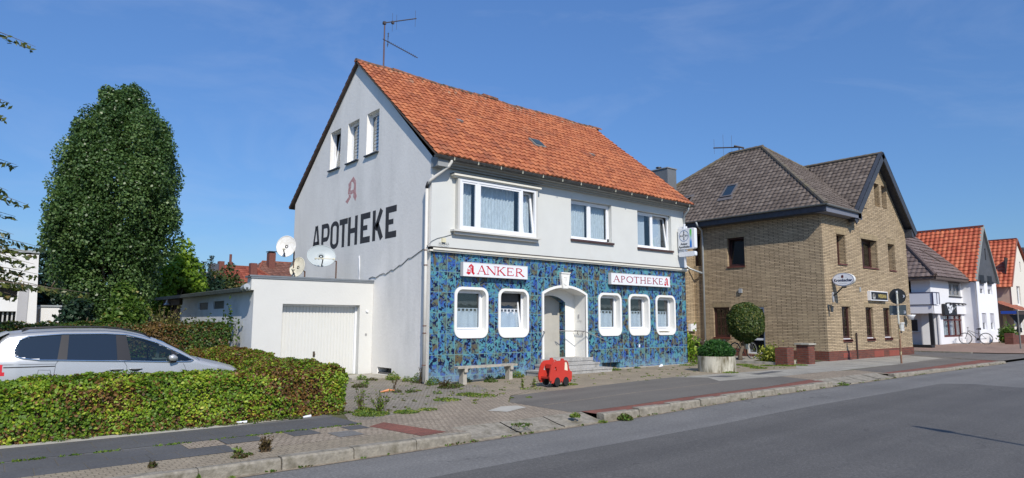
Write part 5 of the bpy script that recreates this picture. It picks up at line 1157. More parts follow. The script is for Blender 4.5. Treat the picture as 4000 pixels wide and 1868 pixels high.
for i,(tx,tz) in enumerate(tips):
    yy=1.6+rng.uniform(-.4,.6); yy0=1.6
    k_=(yy+15.73)/(13.23); tx_=-9.856+(tx+9.856)*k_; tz_=1.75+(tz-1.75)*k_
    a=Vector((-12.4,yy0,min(7.4,tz_+.9))); mid=Vector((-10.9,yy,tz_+.28+.1*(i%3))); b=Vector((tx_,yy,tz_))
    pts=[a.lerp(mid,t/4) for t in range(4)]+[mid.lerp(b,t/6)+Vector((0,0,.05*math.sin(math.pi*t/6))) for t in range(7)]
    m.tube(pts,[.03-.0027*q for q in range(len(pts))],5)
    L_=(b-mid).length; nn=int(L_/.036)
    for q in range(nn):
        t=q/nn; c=mid.lerp(b,t)+Vector((0,0,.05*math.sin(math.pi*t)));
        for _ in range(2): P.append((c.x+rng.normal()*.02,c.y+rng.normal()*.06,c.z-.045-abs(rng.normal())*.04))
Pc=np.array(P); leaves('foliage',Pc,.058,CHL,s,up=.1,aspect=2.3,nrm=np.tile(np.array([[.25,-.5,.45]]),(len(Pc),1)))
# main crown outside the picture, gives the shadows on the white house and hedge
C2=[];
for k in range(12000): 
    t=rng.uniform(0,6.28); r=2.1*math.sqrt(rng.uniform(0,1)); C2.append((-13.2+r*math.cos(t),1.8+r*math.sin(t),rng.uniform(3.2,8.2)))
C2=np.array(C2); C2=C2[C2[:,0]<-10.6]; leaves('crown',C2,.08,CHL,s,aspect=2)
m.build('branches',BARK,s)
# ============================================================ LEFT BUILDINGS
s=thing('flat_roofed_house',(-9.4,17.5,0),'white flat-roofed house with dark balcony openings at the left edge','building')
lf=FY(16,0); LW=pm('white_house_render',(.74,.74,.74),.85,var=.02,bmp=.1)
m=MB(); holes=[rect(-11.5,-8.47,2.62,3.02),rect(-11.5,-8.47,1.0,2.1)]
m.poly(lf,[(-13,0),(-7.75,0),(-7.92,4.36),(-13,4.36)],0,holes)
for h in holes: m.side(lf,h,-.5,0)
m.wb(-13,-7.9,16.0,22,4.3,4.36); m.add([(-7.75,16,0),(-7.75,22,0),(-7.92,22,4.36),(-7.92,16,4.36)],[(0,1,2,3)])
m.build('wall',LW,s)
m=MB(); m.box(lf,-13,-7.89,4.36,4.47,-6,.05); m.build('roof_edge',pm('grey_roof_edge',(.33,.36,.38),.5,var=.1),s)
m=MB(); m.box(lf,-11.6,-8.4,.9,3.1,-.55,-.5); m.build('dark_opening',ROOMD,s)
m=MB(); m.box(lf,-8.45,-8.16,1.0,3.05,.0,.015); m.box(lf,-8.18,-8.13,1.0,3.1,0,.03); m.build('grey_panel',pm('pale_grey_panel',(.42,.42,.44),.7,var=.05),s)
m=MB(); m.box(lf,-7.80,-7.72,0,2.2,0,.05); m.build('downpipe',DARKM,s)
m=MB()
for x in np.arange(-9.3,-8.45,.14): m.box(lf,x,x+.05,1.7,2.1,-.2,-.15)
m.build('railing',pm('railing_grey',(.45,.45,.45),.6),s)
s=thing('low_garage',(-7.4,17,0),'small white flat garage between the white house and the tall tree','garage')
lf=FY(16.5,0); m=MB(); m.box(lf,-7.9,-7.05,0,2.30,-4,0); m.build('wall',LW,s)
m=MB(); m.box(lf,-7.9,-6.98,2.30,2.36,-4,.05); m.build('roof',pm('grey_roof_edge',(.33,.36,.38)),s)
m=MB(); m.box(lf,-7.04,-6.98,0,2.3,-.1,-.04); m.box(lf,-6.95,-6.86,0,2.2,-.6,-.5); m.build('door_frame',PVC,s)
# distant houses behind the shed
def hiphouse(name,x0,x1,y0,y1,ze,zr,ins,wall,tile,label,per=.3,crs=.34,grp='distant red-roofed houses'):
    s=thing(name,((x0+x1)/2,(y0+y1)/2,0),label,'house',grp)
    m=MB(); m.wb(x0+.3,x1-.3,y0+.3,y1-.3,-.5,ze); m.build('wall',wall,s)
    ym=(y0+y1)/2; hy=(y1-y0)/2; h=zr-ze; L1=math.hypot(hy,h); m=MB()
    slope(m,(x0,y0,ze),(1,0,0),(0,hy/L1,h/L1),L1,lambda q:ins*q/L1,lambda q:(x1-x0)-ins*q/L1,per,crs,amp=.04,step=.03,seg=3)
    L2=math.hypot(ins,h); slope(m,(x0,y0,ze),(0,1,0),(ins/L2,0,h/L2),L2,lambda q:hy*q/L2,lambda q:(y1-y0)-hy*q/L2,per,crs,amp=.04,step=.03,seg=3)
    m.add([(x0,y1,ze),(x1,y1,ze),(x1-ins,ym,zr),(x0+ins,ym,zr)],[(0,1,2,3)]); m.add([(x1,y0,ze),(x1,y1,ze),(x1-ins,ym,zr)],[(0,1,2)])
    rf=m.build('roof',tile,s); m=MB(); m.tube([(x0,y0,ze),(x0+ins,ym,zr),(x1-ins,ym,zr),(x1,y0,ze)],.10,6); m.build('ridge',pm('far_ridge',(.22,.07,.04),.9,var=.3),rf)
    return s,rf
FRED2=tilemat('far_red_tiles',[(0,(.20,.045,.025)),(.5,(.27,.065,.035)),(1,(.33,.09,.05))]); FBRN=tilemat('far_brown_tiles',[(0,(.14,.06,.04)),(1,(.24,.11,.075))],lichen=(.25,.16,.08),ll=.62,lh=.8)
CREAMW=pm('cream_house_wall',(.58,.55,.44),.9,var=.04); CHIM=pm('chimney_brick',(.16,.06,.045),.9,var=.3,scale=10)
s,rf=hiphouse('distant_house',1.9,8.6,31,39,3.7,5.75,2.1,CREAMW,FRED2,'distant house with red hipped roof and two chimneys behind the shed')
m=MB(); m.wb(3.7,4.05,34,34.5,5.0,6.0); m.tube([(4.5,34.2,5.6),(4.5,34.2,6.55)],.09,8); m.wb(4.4,4.65,34.1,34.5,5.5,6.0); m.build('chimney',CHIM,rf)
m=MB(); m.wb(3.0,3.5,33.4,34,4.5,5.75); m.build('chimney_clad',pm('slate_chimney',(.07,.08,.10),.6),rf)
s,rf=hiphouse('distant_house',5.6,13.5,33,42,4.1,6.45,2.3,CREAMW,FBRN,'distant house with brownish tiled roof next to the satellite dishes')
m=MB(); m.wb(8.0,8.5,36.3,36.9,5.5,7.1); m.wb(5.75,6.2,33.5,34,4.3,5.95); m.build('chimney',CHIM,rf); m=MB(); m.wb(7.95,8.55,36.2,37,7.15,7.2); m.build('chimney_cap',DARKM,rf)
m=MB(); 
for x in (6.2,6.6): m.tube([(x,33.2,4.6),(x+.35,33.8,5.1)],.05,6)
m.build('roof_pipe',SIGNW,rf)
s,rf=hiphouse('distant_house',.3,6.0,28,33,3.1,4.55,1.6,CREAMW,FRED2,'nearer low red hipped roof half hidden by bushes behind the shed')
s=thing('distant_house',(1.5,36,0),'distant cream flat-topped house beyond the shed','house','distant red-roofed houses')
m=MB(); m.wb(.2,3.2,34,40,-.5,5.1); m.build('wall',CREAMW,s); m=MB(); m.wb(.1,3.3,33.9,40,5.1,5.2); m.wb(-1,.6,33.7,38,4.75,4.85); m.build('roof_edge',pm('grey_roof_edge',(.33,.36,.38)),s)
m=MB(); m.add([(-1.2,36,4.9),(1.2,36,4.9),(-.6,36,6.4),(-1.2,40,4.9),(1.2,40,4.9),(-.6,40,6.4)],[(0,1,2),(3,4,5),(0,2,5,3),(1,2,5,4)]); m.build('roof',FRED2,s)
# ============================================================ BRICK INN
BX,BY,BE=17.75,-2.46,6.35
BH=thing('brick_inn',(22,2,.15),'two-storey tan brick inn with brown tiled hipped roof and steep street gable','building')
fb=FY(BY); fw_=FX(BX)
up=[rect(19.03,19.86,4.26,5.59),rect(21.44,23.09,4.24,5.57),rect(24.32,25.11,4.24,5.55)]
lo=[rect(19.13,19.93,.98,2.45),rect(21.44,22.19,.99,2.45),rect(23.31,24.09,1.0,2.45)]
gwn=[rect(23.17,23.76,7.27,8.38),rect(24.0,24.56,7.26,8.36)]
BXE=26.5; GXC=23.5
m=MB(); m.poly(fb,[(BX,0),(BXE,0),(BXE,6.35),(GXC+.15,9.45),(GXC-.15,9.45),(20.7,BE+.1),(BX,BE+.1)],0,up+lo+gwn)
for h in up: m.side(fb,h,-.45,0)
for h in lo: m.side(fb,h,-.15,0)
for h in gwn: m.side(fb,h,-.32,0)
u2=rect(-2.10,-1.19,4.34,5.69); l2=rect(-2.96,-2.09,1.05,2.46); d2=rect(-1.23,-.34,.36,2.44); f2=rect(-3.95,-3.56,4.5,6.1)
m.poly(fw_,[(-10,0),(-BY,0),(-BY,BE+.1),(-10,BE+.1)],0,[u2,l2,d2,f2])
for h,d in ((u2,.22),(l2,.16),(d2,.14),(f2,.2)): m.side(fw_,h,-d,0)
m.wb(BXE-.2,BXE,BY+.01,9.9,0,6.35); m.wb(BX+.01,BXE,9.9,10.1,0,6.4); m.wb(BX+.05,BXE-.05,BY+.4,9.9,3.3,3.4); m.wb(BX+.05,BXE-.05,BY+.3,9.9,6.3,6.36)
m.build('brick_wall',TANB,BH)
m=MB()
for h in up+gwn: m.box(fb,h[0][0]-.2,h[1][0]+.2,h[0][1]-.2,h[2][1]+.2,-.75,-.7)
for h in lo: m.box(fb,h[0][0]-.2,h[1][0]+.2,h[0][1]-.2,h[2][1]+.2,-.75,-.7)
for h in (u2,l2,d2,f2): m.box(fw_,h[0][0]-.2,h[1][0]+.2,h[0][1]-.2,h[2][1]+.2,-.6,-.55)
m.build('interior',ROOMD,BH)
m=MB(); m.box(fb,BX-.03,BXE+.02,0,.565,-.02,.03); m.box(fw_,-5.0,-1.24,0,.56,-.02,.03); m.box(fw_,-.33,-BY,0,.565,-.02,.028); m.box(fw_,-1.24,-.33,0,.33,-.02,.03)
m.build('red_brick_plinth',REDB,BH)
m=MB()
for a0,a1,z0_,z1_ in ((19.0,19.7,.28,.48),(22.0,23.0,.22,.5),(23.6,24.7,.22,.48)): m.box(fb,a0,a1,z0_,z1_,.02,.036)
each(m,'plinth_patch',pm('red_rendered_patch',(.24,.06,.04),.8,var=.1),BH)
m=MB()
for h in up+lo+[rect(23.1,24.65,8.4,8.4)]: m.box(fb,h[0][0]-.12,h[1][0]+.12,h[2][1]+.01,h[2][1]+.25,-.05,.004)
for h in (u2,l2): m.box(fw_,h[0][0]-.08,h[1][0]+.1,h[2][1]+.01,h[2][1]+.22,-.05,.004)
m.box(fw_,-1.4,-.2,2.46,2.68,-.05,.004)
each(m,'soldier_lintel',TANL,BH)
for i,h in enumerate(up):
    casement(BH,fb,h[0][0],h[1][0],h[0][1]+.03,h[2][1],-.30,(0,1) if i!=1 else (0,.5,1),frm=BROWNW,fw=.08,sw=.06,cur='none' if i!=1 else 'blind',cd=.08,gl=DGLASS,label=('upper brown window nearest the corner','wide upper brown window with blind','upper brown window at the far end')[i])
for i,h in enumerate(lo):
    casement(BH,fb,h[0][0],h[1][0],h[0][1]+.10,h[2][1],-.10,(0,1),frm=BROWNW,fw=.06,sw=.05,cur='lace',cd=.3,gl=DGLASS,mull=(2,3),label=('ground-floor lattice window nearest the corner','middle ground-floor lattice window','ground-floor lattice window at the far end')[i])
m=MB()
for h in gwn: m.box(fb,h[0][0],h[1][0],h[0][1],h[2][1],-.34,-.32)
each(m,'gable_shutter',BROWNW,BH)
m=MB()
for h in lo+up: m.box(fb,h[0][0]-.0,h[1][0]+.0,h[0][1]-.02,h[0][1]+.03,-.10,.05)
for h in lo: m.box(fb,h[0][0]-.02,h[1][0]+.02,h[0][1]-.05,h[0][1]+.06,-.08,.05)
m.box(fw_,-2.98,-2.07,1.0,1.07,-.1,.05); m.box(fw_,-2.12,-1.17,4.29,4.35,-.1,.04)
each(m,'window_sill',pm('red_sill',(.13,.04,.03),.5,var=.2),BH)
m=MB(); 
for h in lo: m.box(fb,h[0][0]+.04,h[1][0]-.04,h[0][1]+.065,h[0][1]+.10,-.09,-.04)
each(m,'sill_cover',PVC,BH)
casement(BH,fw_,u2[0][0],u2[1][0],4.36,5.69,-.14,(0,1),frm=BROWNW,fw=.06,sw=.05,cur='none',gl=DGLASS,tilt=(0,),label='dark tilted upper window in the shaded side wall')
casement(BH,fw_,l2[0][0],l2[1][0],1.08,2.46,-.09,(0,1),frm=BROWNW,fw=.06,sw=.045,cur='none',gl=DGLASS,mull=(3,3),label='brown lattice window in the shaded side wall')
casement(BH,fw_,f2[0][0],f2[1][0],4.5,6.1,-.14,(0,1),frm=BROWNW,fw=.06,sw=.045,cur='none',gl=DGLASS,mull=(1,2),label='narrow brown window beside the corner pipe')
m=MB(); m.prism(fw_,rect(-1.23,-.34,.36,2.44),-.10,-.05,[rect(-1.15,-.42,1.05,2.36),rect(-1.15,-.42,.43,.96)]); dr=m.build('door',pm('aluminium_white',(.62,.66,.72),.35,var=.03),BH)
m=MB(); m.box(fw_,-1.16,-.41,.43,2.37,-.085,-.075); m.build('pane',DGLASS,dr)
m=MB(); m.box(fw_,-.65,-.45,.45,.7,-.2,-.15); m.box(fw_,-.9,-.7,.45,.65,-.22,-.18); m.build('notice',pm('pale_green_paper',(.35,.45,.42),.8),dr)
# projecting pier towards the pharmacy
pf=FY(4.0); m=MB(); m.box(pf,16.95,BX-.0,0.0,6.2,-3,0); m.box(pf,13.0,16.95,0.0,2.9,-3,-.8); m.build('brick_return',TANB,BH)
m=MB(); m.box(pf,16.93,BX,0,.78,0,.03); m.build('return_plinth',REDB,BH)
m=MB(); m.box(pf,17.18,17.62,1.33,1.68,.0,.14); tag(m.build('letterbox',SIGNW),'white letterbox on the narrow brick pier between the two buildings','letterbox')
m=MB(); m.box(fw_,-1.53,-1.37,3.1,3.3,0,.07); m.build('wall_vent',pm('vent_alu',(.5,.52,.53),.4,metal=.4),BH)
# eaves and roofs
EZ=6.62; X0=17.3; Y0=-2.9
m=MB(); m.wb(X0,X0+.04,Y0,10.3,6.36,EZ+.0); m.wb(X0+.04,BX+.05,Y0+.02,10.3,6.34,6.37); m.build('eaves_fascia',SLATE,BH)
m=MB(); m.wb(X0+.04,20.62,Y0,Y0+.04,6.33,6.56); m.wb(X0+.04,20.62,Y0+.04,BY+.02,6.33,6.36); m.wb(20.3,20.66,Y0-.0,BY,6.30,6.56); m.build('eaves_fascia',SLATE_LIT,BH)  # street-side fascia, its sunlit look painted as a lighter slate
def gutt(mb,a,b,r=.06):
    a=Vector(a);b=Vector(b); d=(b-a).normalized(); s_=d.cross(Vector((0,0,1))); vs=[]; n=8
    for p in (a,b):
        for k in range(n+1): t=math.pi*k/n; vs.append(p+s_*math.cos(t)*r-Vector((0,0,1))*math.sin(t)*r)
    mb.add(vs,[(i,i+1,n+2+i,n+1+i) for i in range(n)])
m=MB(); gutt(m,(X0-.06,Y0-.1,EZ+.03),(X0-.06,10.3,EZ+.03)); gutt(m,(X0-.1,Y0-.06,EZ+.01),(20.4,Y0-.06,EZ-.03)); m.build('gutter',pm('zinc_gutter',(.20,.22,.22),.5,metal=.3,var=.15),BH)
m=MB(); m.tube([(17.24,3.4,6.6),(17.26,3.38,6.45),(17.62,3.36,6.2),(17.68,3.4,5.8),(17.68,3.42,.2)],.05,10); m.tube([(17.66,3.44,4.12),(17.3,3.9,4.35),(17.0,4.3,4.75),(17.0,4.35,5.4)],.045,8); m.build('downpipe',ZINC,BH,smooth=True)
YR1,YR2,XR,ZR=2.07,3.95,21.25,10.72
m=MB(); h=ZR-EZ; L1=math.hypot(XR-X0,h)
slope(m,(X0,Y0,EZ),(0,1,0),((XR-X0)/L1,0,h/L1),L1,lambda q:(YR1-Y0)*q/L1,lambda q:(10.3-Y0)-(10.3-YR2)*q/L1,.235,.265,amp=.032,step=.026,seg=5,shape=0)
L2=math.hypot(YR1-Y0,h); XE=26.95
slope(m,(X0,Y0,EZ),(1,0,0),(0,(YR1-Y0)/L2,h/L2),L2,lambda q:(XR-X0)*q/L2,lambda q:3.05 if q<.75 else (XE-X0)-(XE-XR)*q/L2,.235,.265,amp=.032,step=.026,seg=5)
m.add([(XE,Y0+.3,EZ),(XE,10.3,EZ),(XR,YR2,ZR),(XR,YR1,ZR)],[(0,1,2,3)]); m.add([(X0,10.3,EZ),(XE,10.3,EZ),(XR,YR2,ZR)],[(0,1,2)])
# street gable roof
ga,gb=20.25,26.78; gh=(gb-ga)/2; gx=(ga+gb)/2; gz0,gz1=6.40,9.78; L3=math.hypot(gh,gz1-gz0); yv=-2.80
lim=lambda q:max(0.02,(gz0+(gz1-gz0)*q/L3-EZ)/.845+Y0-yv)+.05
slope(m,(ga,yv,gz0),(0,1,0),(gh/L3,0,(gz1-gz0)/L3),L3,lambda q:0,lim,.235,.265,amp=.032,step=.026,seg=5)
m.add([(gb,yv,gz0+.06),(gb,3.2,gz0+.06),(gx,3.2,gz1+.04),(gx,yv,gz1+.04)],[(0,1,2,3)]); m.add([(gb,yv,gz0-.06),(gb,1,gz0-.06),(gx,1,gz1-.06),(gx,yv,gz1-.06)],[(0,1,2,3)])
brf=m.build('roof',DKT,BH,recalc=False)
m=MB(); 
for sx_,xe in ((1,ga),(-1,gb)):
    n_=Vector((-(gz1-gz0)/L3*sx_,0,gh/L3)); d_=Vector((gh/L3*sx_,0,(gz1-gz0)/L3)); A=Vector((xe,0,gz0)); 
    for q0,q1,y0_,y1_,h0,h1 in ((-.25,L3+.03,yv-.05,yv+.0,-.22,.10),(-.25,L3+.03,yv-.05,yv+.14,.07,.105)):
        m.add([A+d_*q0+n_*h0+Vector((0,y0_,0)),A+d_*q1+n_*h0+Vector((0,y0_,0)),A+d_*q1+n_*h1+Vector((0,y0_,0)),A+d_*q0+n_*h1+Vector((0,y0_,0)),
           A+d_*q0+n_*h0+Vector((0,y1_,0)),A+d_*q1+n_*h0+Vector((0,y1_,0)),A+d_*q1+n_*h1+Vector((0,y1_,0)),A+d_*q0+n_*h1+Vector((0,y1_,0))],[(0,1,2,3),(4,5,6,7),(0,1,5,4),(1,2,6,5),(2,3,7,6),(3,0,4,7)])
m.wb(26.45,26.85,yv-.0,BY+.6,6.02,6.4); m.wb(20.2,20.5,yv,yv+.3,6.2,6.45)
m.build('verge_slates',SLATE,BH)
m=MB(); 
for sx_,xe in ((1,ga),(-1,gb)): m.add([(xe,yv,gz0-.08),(gx,yv,gz1-.10),(gx,BY+.1,gz1-.10),(xe,BY+.1,gz0-.08)],[(0,1,2,3)])
m.build('soffit',SLATE,BH)
m=MB(); 
def caps(mb,a,b,r=.11,step=.36):
    a=Vector(a);b=Vector(b); L_=(b-a).length; n=int(L_/step); d=(b-a)/L_
    for k in range(n+1):
        p=a+d*step*k; q=a+d*min(L_,step*(k+1)+.04); mb.tube([p,q],[r,r*.86],8)
caps(m,(X0,Y0,EZ+.04),(XR,YR1,ZR+.03)); caps(m,(XR,YR2,ZR+.03),(X0,10.3,EZ+.04)); caps(m,(XR,YR1-.05,ZR+.04),(XR,YR2+.05,ZR+.04)); caps(m,(XR,YR1,ZR+.03),(XR+5.7*.3,YR1-4.97*.3,ZR-4.1*.3+.02),r=.09); caps(m,(gx,yv,gz1+.05),(gx,1.35,gz1+.05),r=.09)
m.build('ridge_caps',HIPC,brf)
sN=Vector((-(h)/L1,0,(XR-X0)/L1)); sU=Vector(((XR-X0)/L1,0,h/L1))
def wpt(y,q,hh): return Vector((X0,y,EZ))+sU*q+sN*hh
def roofwin(y0_,y1_,q0,q1,label,tiltup=0.):
    m=MB(); pts=lambda h0,h1,a0,a1,b0,b1: [wpt(a0,b0,h0),wpt(a1,b0,h0),wpt(a1,b1,h0),wpt(a0,b1,h0),wpt(a0,b0,h1),wpt(a1,b0,h1),wpt(a1,b1,h1),wpt(a0,b1,h1)]
    F_=[(0,1,2,3),(4,5,6,7),(0,1,5,4),(1,2,6,5),(2,3,7,6),(3,0,4,7)]
    w=.07
    for a0,a1,b0,b1 in ((y0_,y1_,q0,q0+w),(y0_,y1_,q1-w,q1),(y0_,y0_+w,q0+w,q1-w),(y1_-w,y1_,q0+w,q1-w)): m.add(pts(.0,.13,a0,a1,b0,b1),F_)
    m.add(pts(.02,.075,y0_-.08,y1_+.08,q0-.22,q0-.005),F_)
    f=m.build('roof_window',pm('roof_window_grey',(.13,.12,.12),.5),brf); f['label']=label
    m=MB(); P=pts(.10,.105,y0_+w,y1_-w,q0+w,q1-w)
    if tiltup: 
        up_=sN*tiltup
        for k in (0,1,4,5): P[k]=P[k]+up_
    m.add(P,F_); m.build('pane',pm('roof_glass',(.02,.035,.05),.05,spec=1),f)
    if tiltup: m=MB(); m.tube([P[4],P[5],P[6],P[7],P[4]],.03,5,False); m.build('sash',pm('roof_window_grey',(.13,.12,.12)),f)
roofwin(2.13,2.78,1.60,2.55,'closed roof window in the long brown slope'); roofwin(4.55,5.25,1.35,2.25,'open roof window next to the pharmacy roof',.35)
# box chimney and aerial
m=MB(); m.wb(18.62,19.38,6.1,7.75,7.3,9.98); ch=m.build('chimney',pm('grey_clad_chimney',(.14,.15,.16),.55,var=.06),BH); m=MB(); m.wb(18.58,19.42,6.06,7.8,9.98,10.03); m.wb(18.60,19.40,6.08,7.77,7.2,8.8); m.build('chimney_flashing',pm('chimney_edge_grey',(.24,.25,.26),.5),ch)
m=MB(); m.tube([(18.9,6.9,10.0),(18.9,6.9,10.14),(18.9,6.9,10.15),(18.9,6.9,10.2)],[.10,.10,.17,.15],10); m.build('chimney_cowl',DARKM,ch)
s=thing('tv_aerial',(21.25,3.4,10.7),'small dark tv aerial on the ridge of the brown tiled roof','aerial')
m=MB(); m.tube([(21.25,3.4,10.7),(21.25,3.4,11.05)],.03,6); m.build('mast',AER,s)
m=MB(); m.tube([(21.25,3.35,11.0),(20.7,4.6,11.12)],.035,6); m.tube([(21.4,3.2,10.95),(21.1,3.6,11.1)],.05,6)
for t,z0_,z1_ in ((.3,10.8,11.7),(.62,10.6,11.8),(.97,10.8,11.6)): x=21.25-.55*t;y=3.35+1.25*t; m.tube([(x,y,z0_),(x,y,z1_)],.008,4)
m.build('boom',AER,s)
# signs on the inn
s=thing('hanging_sign',(18.36,-2.9,2.7),'oval white pub sign lettered Krombacher on a curved black wall arm','sign')
kx=FX(18.34); m=MB(); m.prism(kx,ell(2.95,3.54,.45,.28,40),-.16,0); m.build('sign_body',pm('sign_cream_rim',(.66,.66,.62),.35,var=.02),s)
m=MB(); m.prism(kx,ell(2.95,3.54,.425,.255,40),0,.004); m.prism(kx,ell(2.95,3.54,.415,.245,40),.004,.006); sf=m.build('sign_face',SIGNW,s)
m=MB(); m.prism(kx,ell(2.95,3.54,.428,.258,40),.001,.0085,[ell(2.95,3.54,.418,.248,40)]); m.build('blue_outline',BLUE,s)
text('lettering','Krombacher',kx,2.95,3.51,.165,pm('deep_blue',(.006,.012,.06),.5),s,c=.008,bold=.005,sx=.88)
text('lettering','seit     1803',kx,2.95,3.63,.03,GREYM,s,c=.008) if 0 else None
m=MB(); m.prism(kx,[(2.93-.045,3.62),(2.93-.05,3.70),(2.93,3.74),(2.93+.05,3.70),(2.93+.045,3.62),(2.93,3.60)],.007,.010); m.build('crest',pm('crest_brown',(.12,.03,.03),.5),s)
m=MB(); m.prism(kx,rect(2.75,2.81,3.632,3.638),.007,.009); m.prism(kx,rect(3.05,3.11,3.632,3.638),.007,.009); m.box(kx,2.78,3.12,3.375,3.382,.007,.009); m.build('fine_print_line',GREYM,s)
m=MB(); m.tube([(18.36,-2.47,2.88),(18.36,-2.62,2.95),(18.36,-2.86,3.18),(18.36,-2.90,3.22),(18.36,-3.05,3.23)],.03,8); m.build('arm',DARKM,s); m=MB(); m.prism(fb,ell(18.36,2.82,.06,.22,20),0,.05); m.build('wall_plate',pm('sign_grey_plate',(.35,.36,.38),.5),s)
s=thing('pub_sign',(22.6,-2.5,2.75),'black box sign with white edge and gold letters over the ground-floor windows','sign')
m=MB(); m.box(fb,21.72,23.55,2.76,3.19,.0,.15); m.build('sign_box',PVC,s); m=MB(); m.box(fb,21.78,23.50,2.80,3.15,.15,.154); m.build('sign_face',BLACK,s)
text('lettering','WERSANA',fb,22.94,2.96,.235,pm('sign_gold',(.42,.33,.10),.5),s,c=.157,bold=.006,sx=.80)
m=MB(); 
for rx,rz__ in ((.15,.13),(.09,.12)): m.tube([fb.P(22.05+rx*math.cos(t),2.94+rz__*math.sin(t),.16) for t in np.linspace(0,math.pi,12)],.007,4,False)
for a in (21.97,22.05,22.13): m.tube([fb.P(a,2.92,.16),fb.P(22.05+(a-22.05)*.7,3.05,.16)],.006,4)
m.prism(fb,[(21.89,2.93),(22.21,2.93),(22.16,2.83),(21.94,2.83)],.154,.158); m.build('emblem',pm('emblem_grey',(.35,.35,.33),.5),s)
m=MB(); m.tube([(17.92,-2.5,2.46),(17.92,-2.62,2.47),(17.92,-2.62,2.42)],.02,6); m.tube([(17.92,-2.62,2.42),(17.92,-2.62,2.40),(17.92,-2.62,2.2)],[.10,.07,.05],8); m.wb(17.87,17.97,-2.5,-2.46,2.3,2.5); tag(m.build('wall_lantern',pm('lantern_dark',(.06,.07,.08),.4)),'small dark wall lantern at the corner of the brick inn','lantern')
m=MB(); m.box(fb,24.95,25.28,1.36,1.72,.0,.12); m.box(fb,24.93,25.3,1.70,1.78,.0,.14); tag(m.build('menu_box',pm('menu_box_white',(.6,.6,.58),.4,dirt=(.05,.05,.05),dscale=9)),'white and black display box on the brick wall behind the round sign post','display case')
m=MB(); m.tube([(25.7,-2.45,2.1),(25.7,-2.75,2.12)],.02,6); m.tube([(25.7,-2.75,2.14),(25.7,-2.75,2.05),(25.7,-2.75,1.9)],[.22,.16,.10],12); tag(m.build('wall_lamp',SIGNW,smooth=True),'white bell-shaped lamp at the far corner of the brick inn','lamp')
m=MB(); m.box(fb,20.93,21.0,3.13,3.33,0,.05); tag(m.build('cable_box',ZINC),'tiny grey box on brick wall between the two signs','box')
m=MB(); m.wb(20.25,20.32,-2.53,-2.49,.15,1.32); tag(m.build('iron_post',pm('rusty_iron',(.05,.03,.025),.8,var=.3)),'thin rusty iron bar standing against the sunlit brick wall','post')
# brick pillars, planted bed, topiary
for i,(x,y,hh,cap,lab) in enumerate(((13.95,-2.62,.66,0,'red brick pillar without a cap, left of the pair by the bed'),(15.35,-2.72,.74,1,'red brick pillar with a grey stone cap, right of the pair by the bed'))):
    s=thing('brick_pillar',(x,y,.16),lab,'pillar','brick pillars by the inn entrance')
    m=MB(); m.wb(x-.24,x+.24,y-.24,y+.24,.1,.16+hh); m.build('shaft',REDB,s)
    if cap: m=MB(); m.wb(x-.29,x+.29,y-.29,y+.29,.16+hh,.20+hh+.02); m.build('cap',CONC,s)
m=MB(); m.wb(13.9,15.1,-2.45,-2.3,.1,.30) ; m.wb(11.8,13.8,-.45,-.3,.1,.28); m.wb(13.75,13.9,-2.4,-.3,.1,.27); struct(m,'bed_edging',CONC)
drape('bed_soil',[(13.9,-2.3),(17.7,-2.3),(17.7,.9),(13.9,.9)],SOIL,.03)
drape('inn_path',[(14.6,-.9),(17.7,.2),(17.7,2.0),(14.6,.9)],LSLAB,.05)
TOPI=leafmat('topiary_leaves',[(0,(.02,.04,.008)),(.5,(.045,.08,.015)),(.9,(.11,.15,.03)),(1,(.24,.20,.05))],.25)
s=thing('topiary_tree',(14.6,-.35,.16),'clipped round-topped small tree on a leaning trunk in front of the inn','tree')
cx,cy=14.95,-.45; n=15000; d=rng.normal(size=(n,3)); d/=np.linalg.norm(d,axis=1)[:,None]; sh=np.array([.74,.74,.80]); P=d*sh; 
P[:,2]=np.sign(P[:,2])*np.abs(P[:,2])**.85; rr=(1+.10*(vnoise(d,3,77)-.5)-rng.exponential(.05,n))[:,None]; P=P*rr+np.array([cx,cy,1.76]); k=P[:,2]<1.35; P[k,0]=cx+(P[k,0]-cx)*(.72+.28*np.clip((P[k,2]-.9)/.45,0,1)); P[k,1]=cy+(P[k,1]-cy)*(.72+.28*np.clip((P[k,2]-.9)/.45,0,1))
leaves('crown',P,.06,TOPI,s,up=.3,nrm=d)
m=MB(); m.tube([(14.55,-.35,.1),(14.62,-.36,.5),(14.85,-.42,1.0),(14.95,-.45,1.8)],[.12,.075,.07,.05],9); m.tube([(14.75,-.4,.75),(15.2,-.5,1.5)],[.05,.03],7); m.tube([(14.75,-.4,.75),(14.6,-.6,1.5)],[.05,.03],7); m.build('trunk',BARK,s,smooth=True)
m=MB(); 
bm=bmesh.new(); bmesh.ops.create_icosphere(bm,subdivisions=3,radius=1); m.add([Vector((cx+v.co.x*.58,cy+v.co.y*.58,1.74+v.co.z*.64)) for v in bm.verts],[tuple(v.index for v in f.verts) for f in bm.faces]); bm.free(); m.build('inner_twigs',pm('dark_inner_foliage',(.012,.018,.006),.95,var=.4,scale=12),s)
def shrub(x,y,z,r,h,n,size,mat,label,kind='shrub'):
    s=thing(kind,(x,y,z),label,'plant'); C_=rng.normal(size=(n,3))*np.array([r*.5,r*.5,h*.28])+np.array([x,y,z+h*.5]); C_=C_[C_[:,2]>z]; leaves('foliage',C_,size,mat,s,aspect=2.2,up=.3)
    m=MB(); 
    for k in range(6): a=k; m.tube([(x,y,z),(x+r*.4*math.cos(a),y+r*.4*math.sin(a),z+h*.6)],[.02,.008],5)
    m.build('stems',STEM,s)
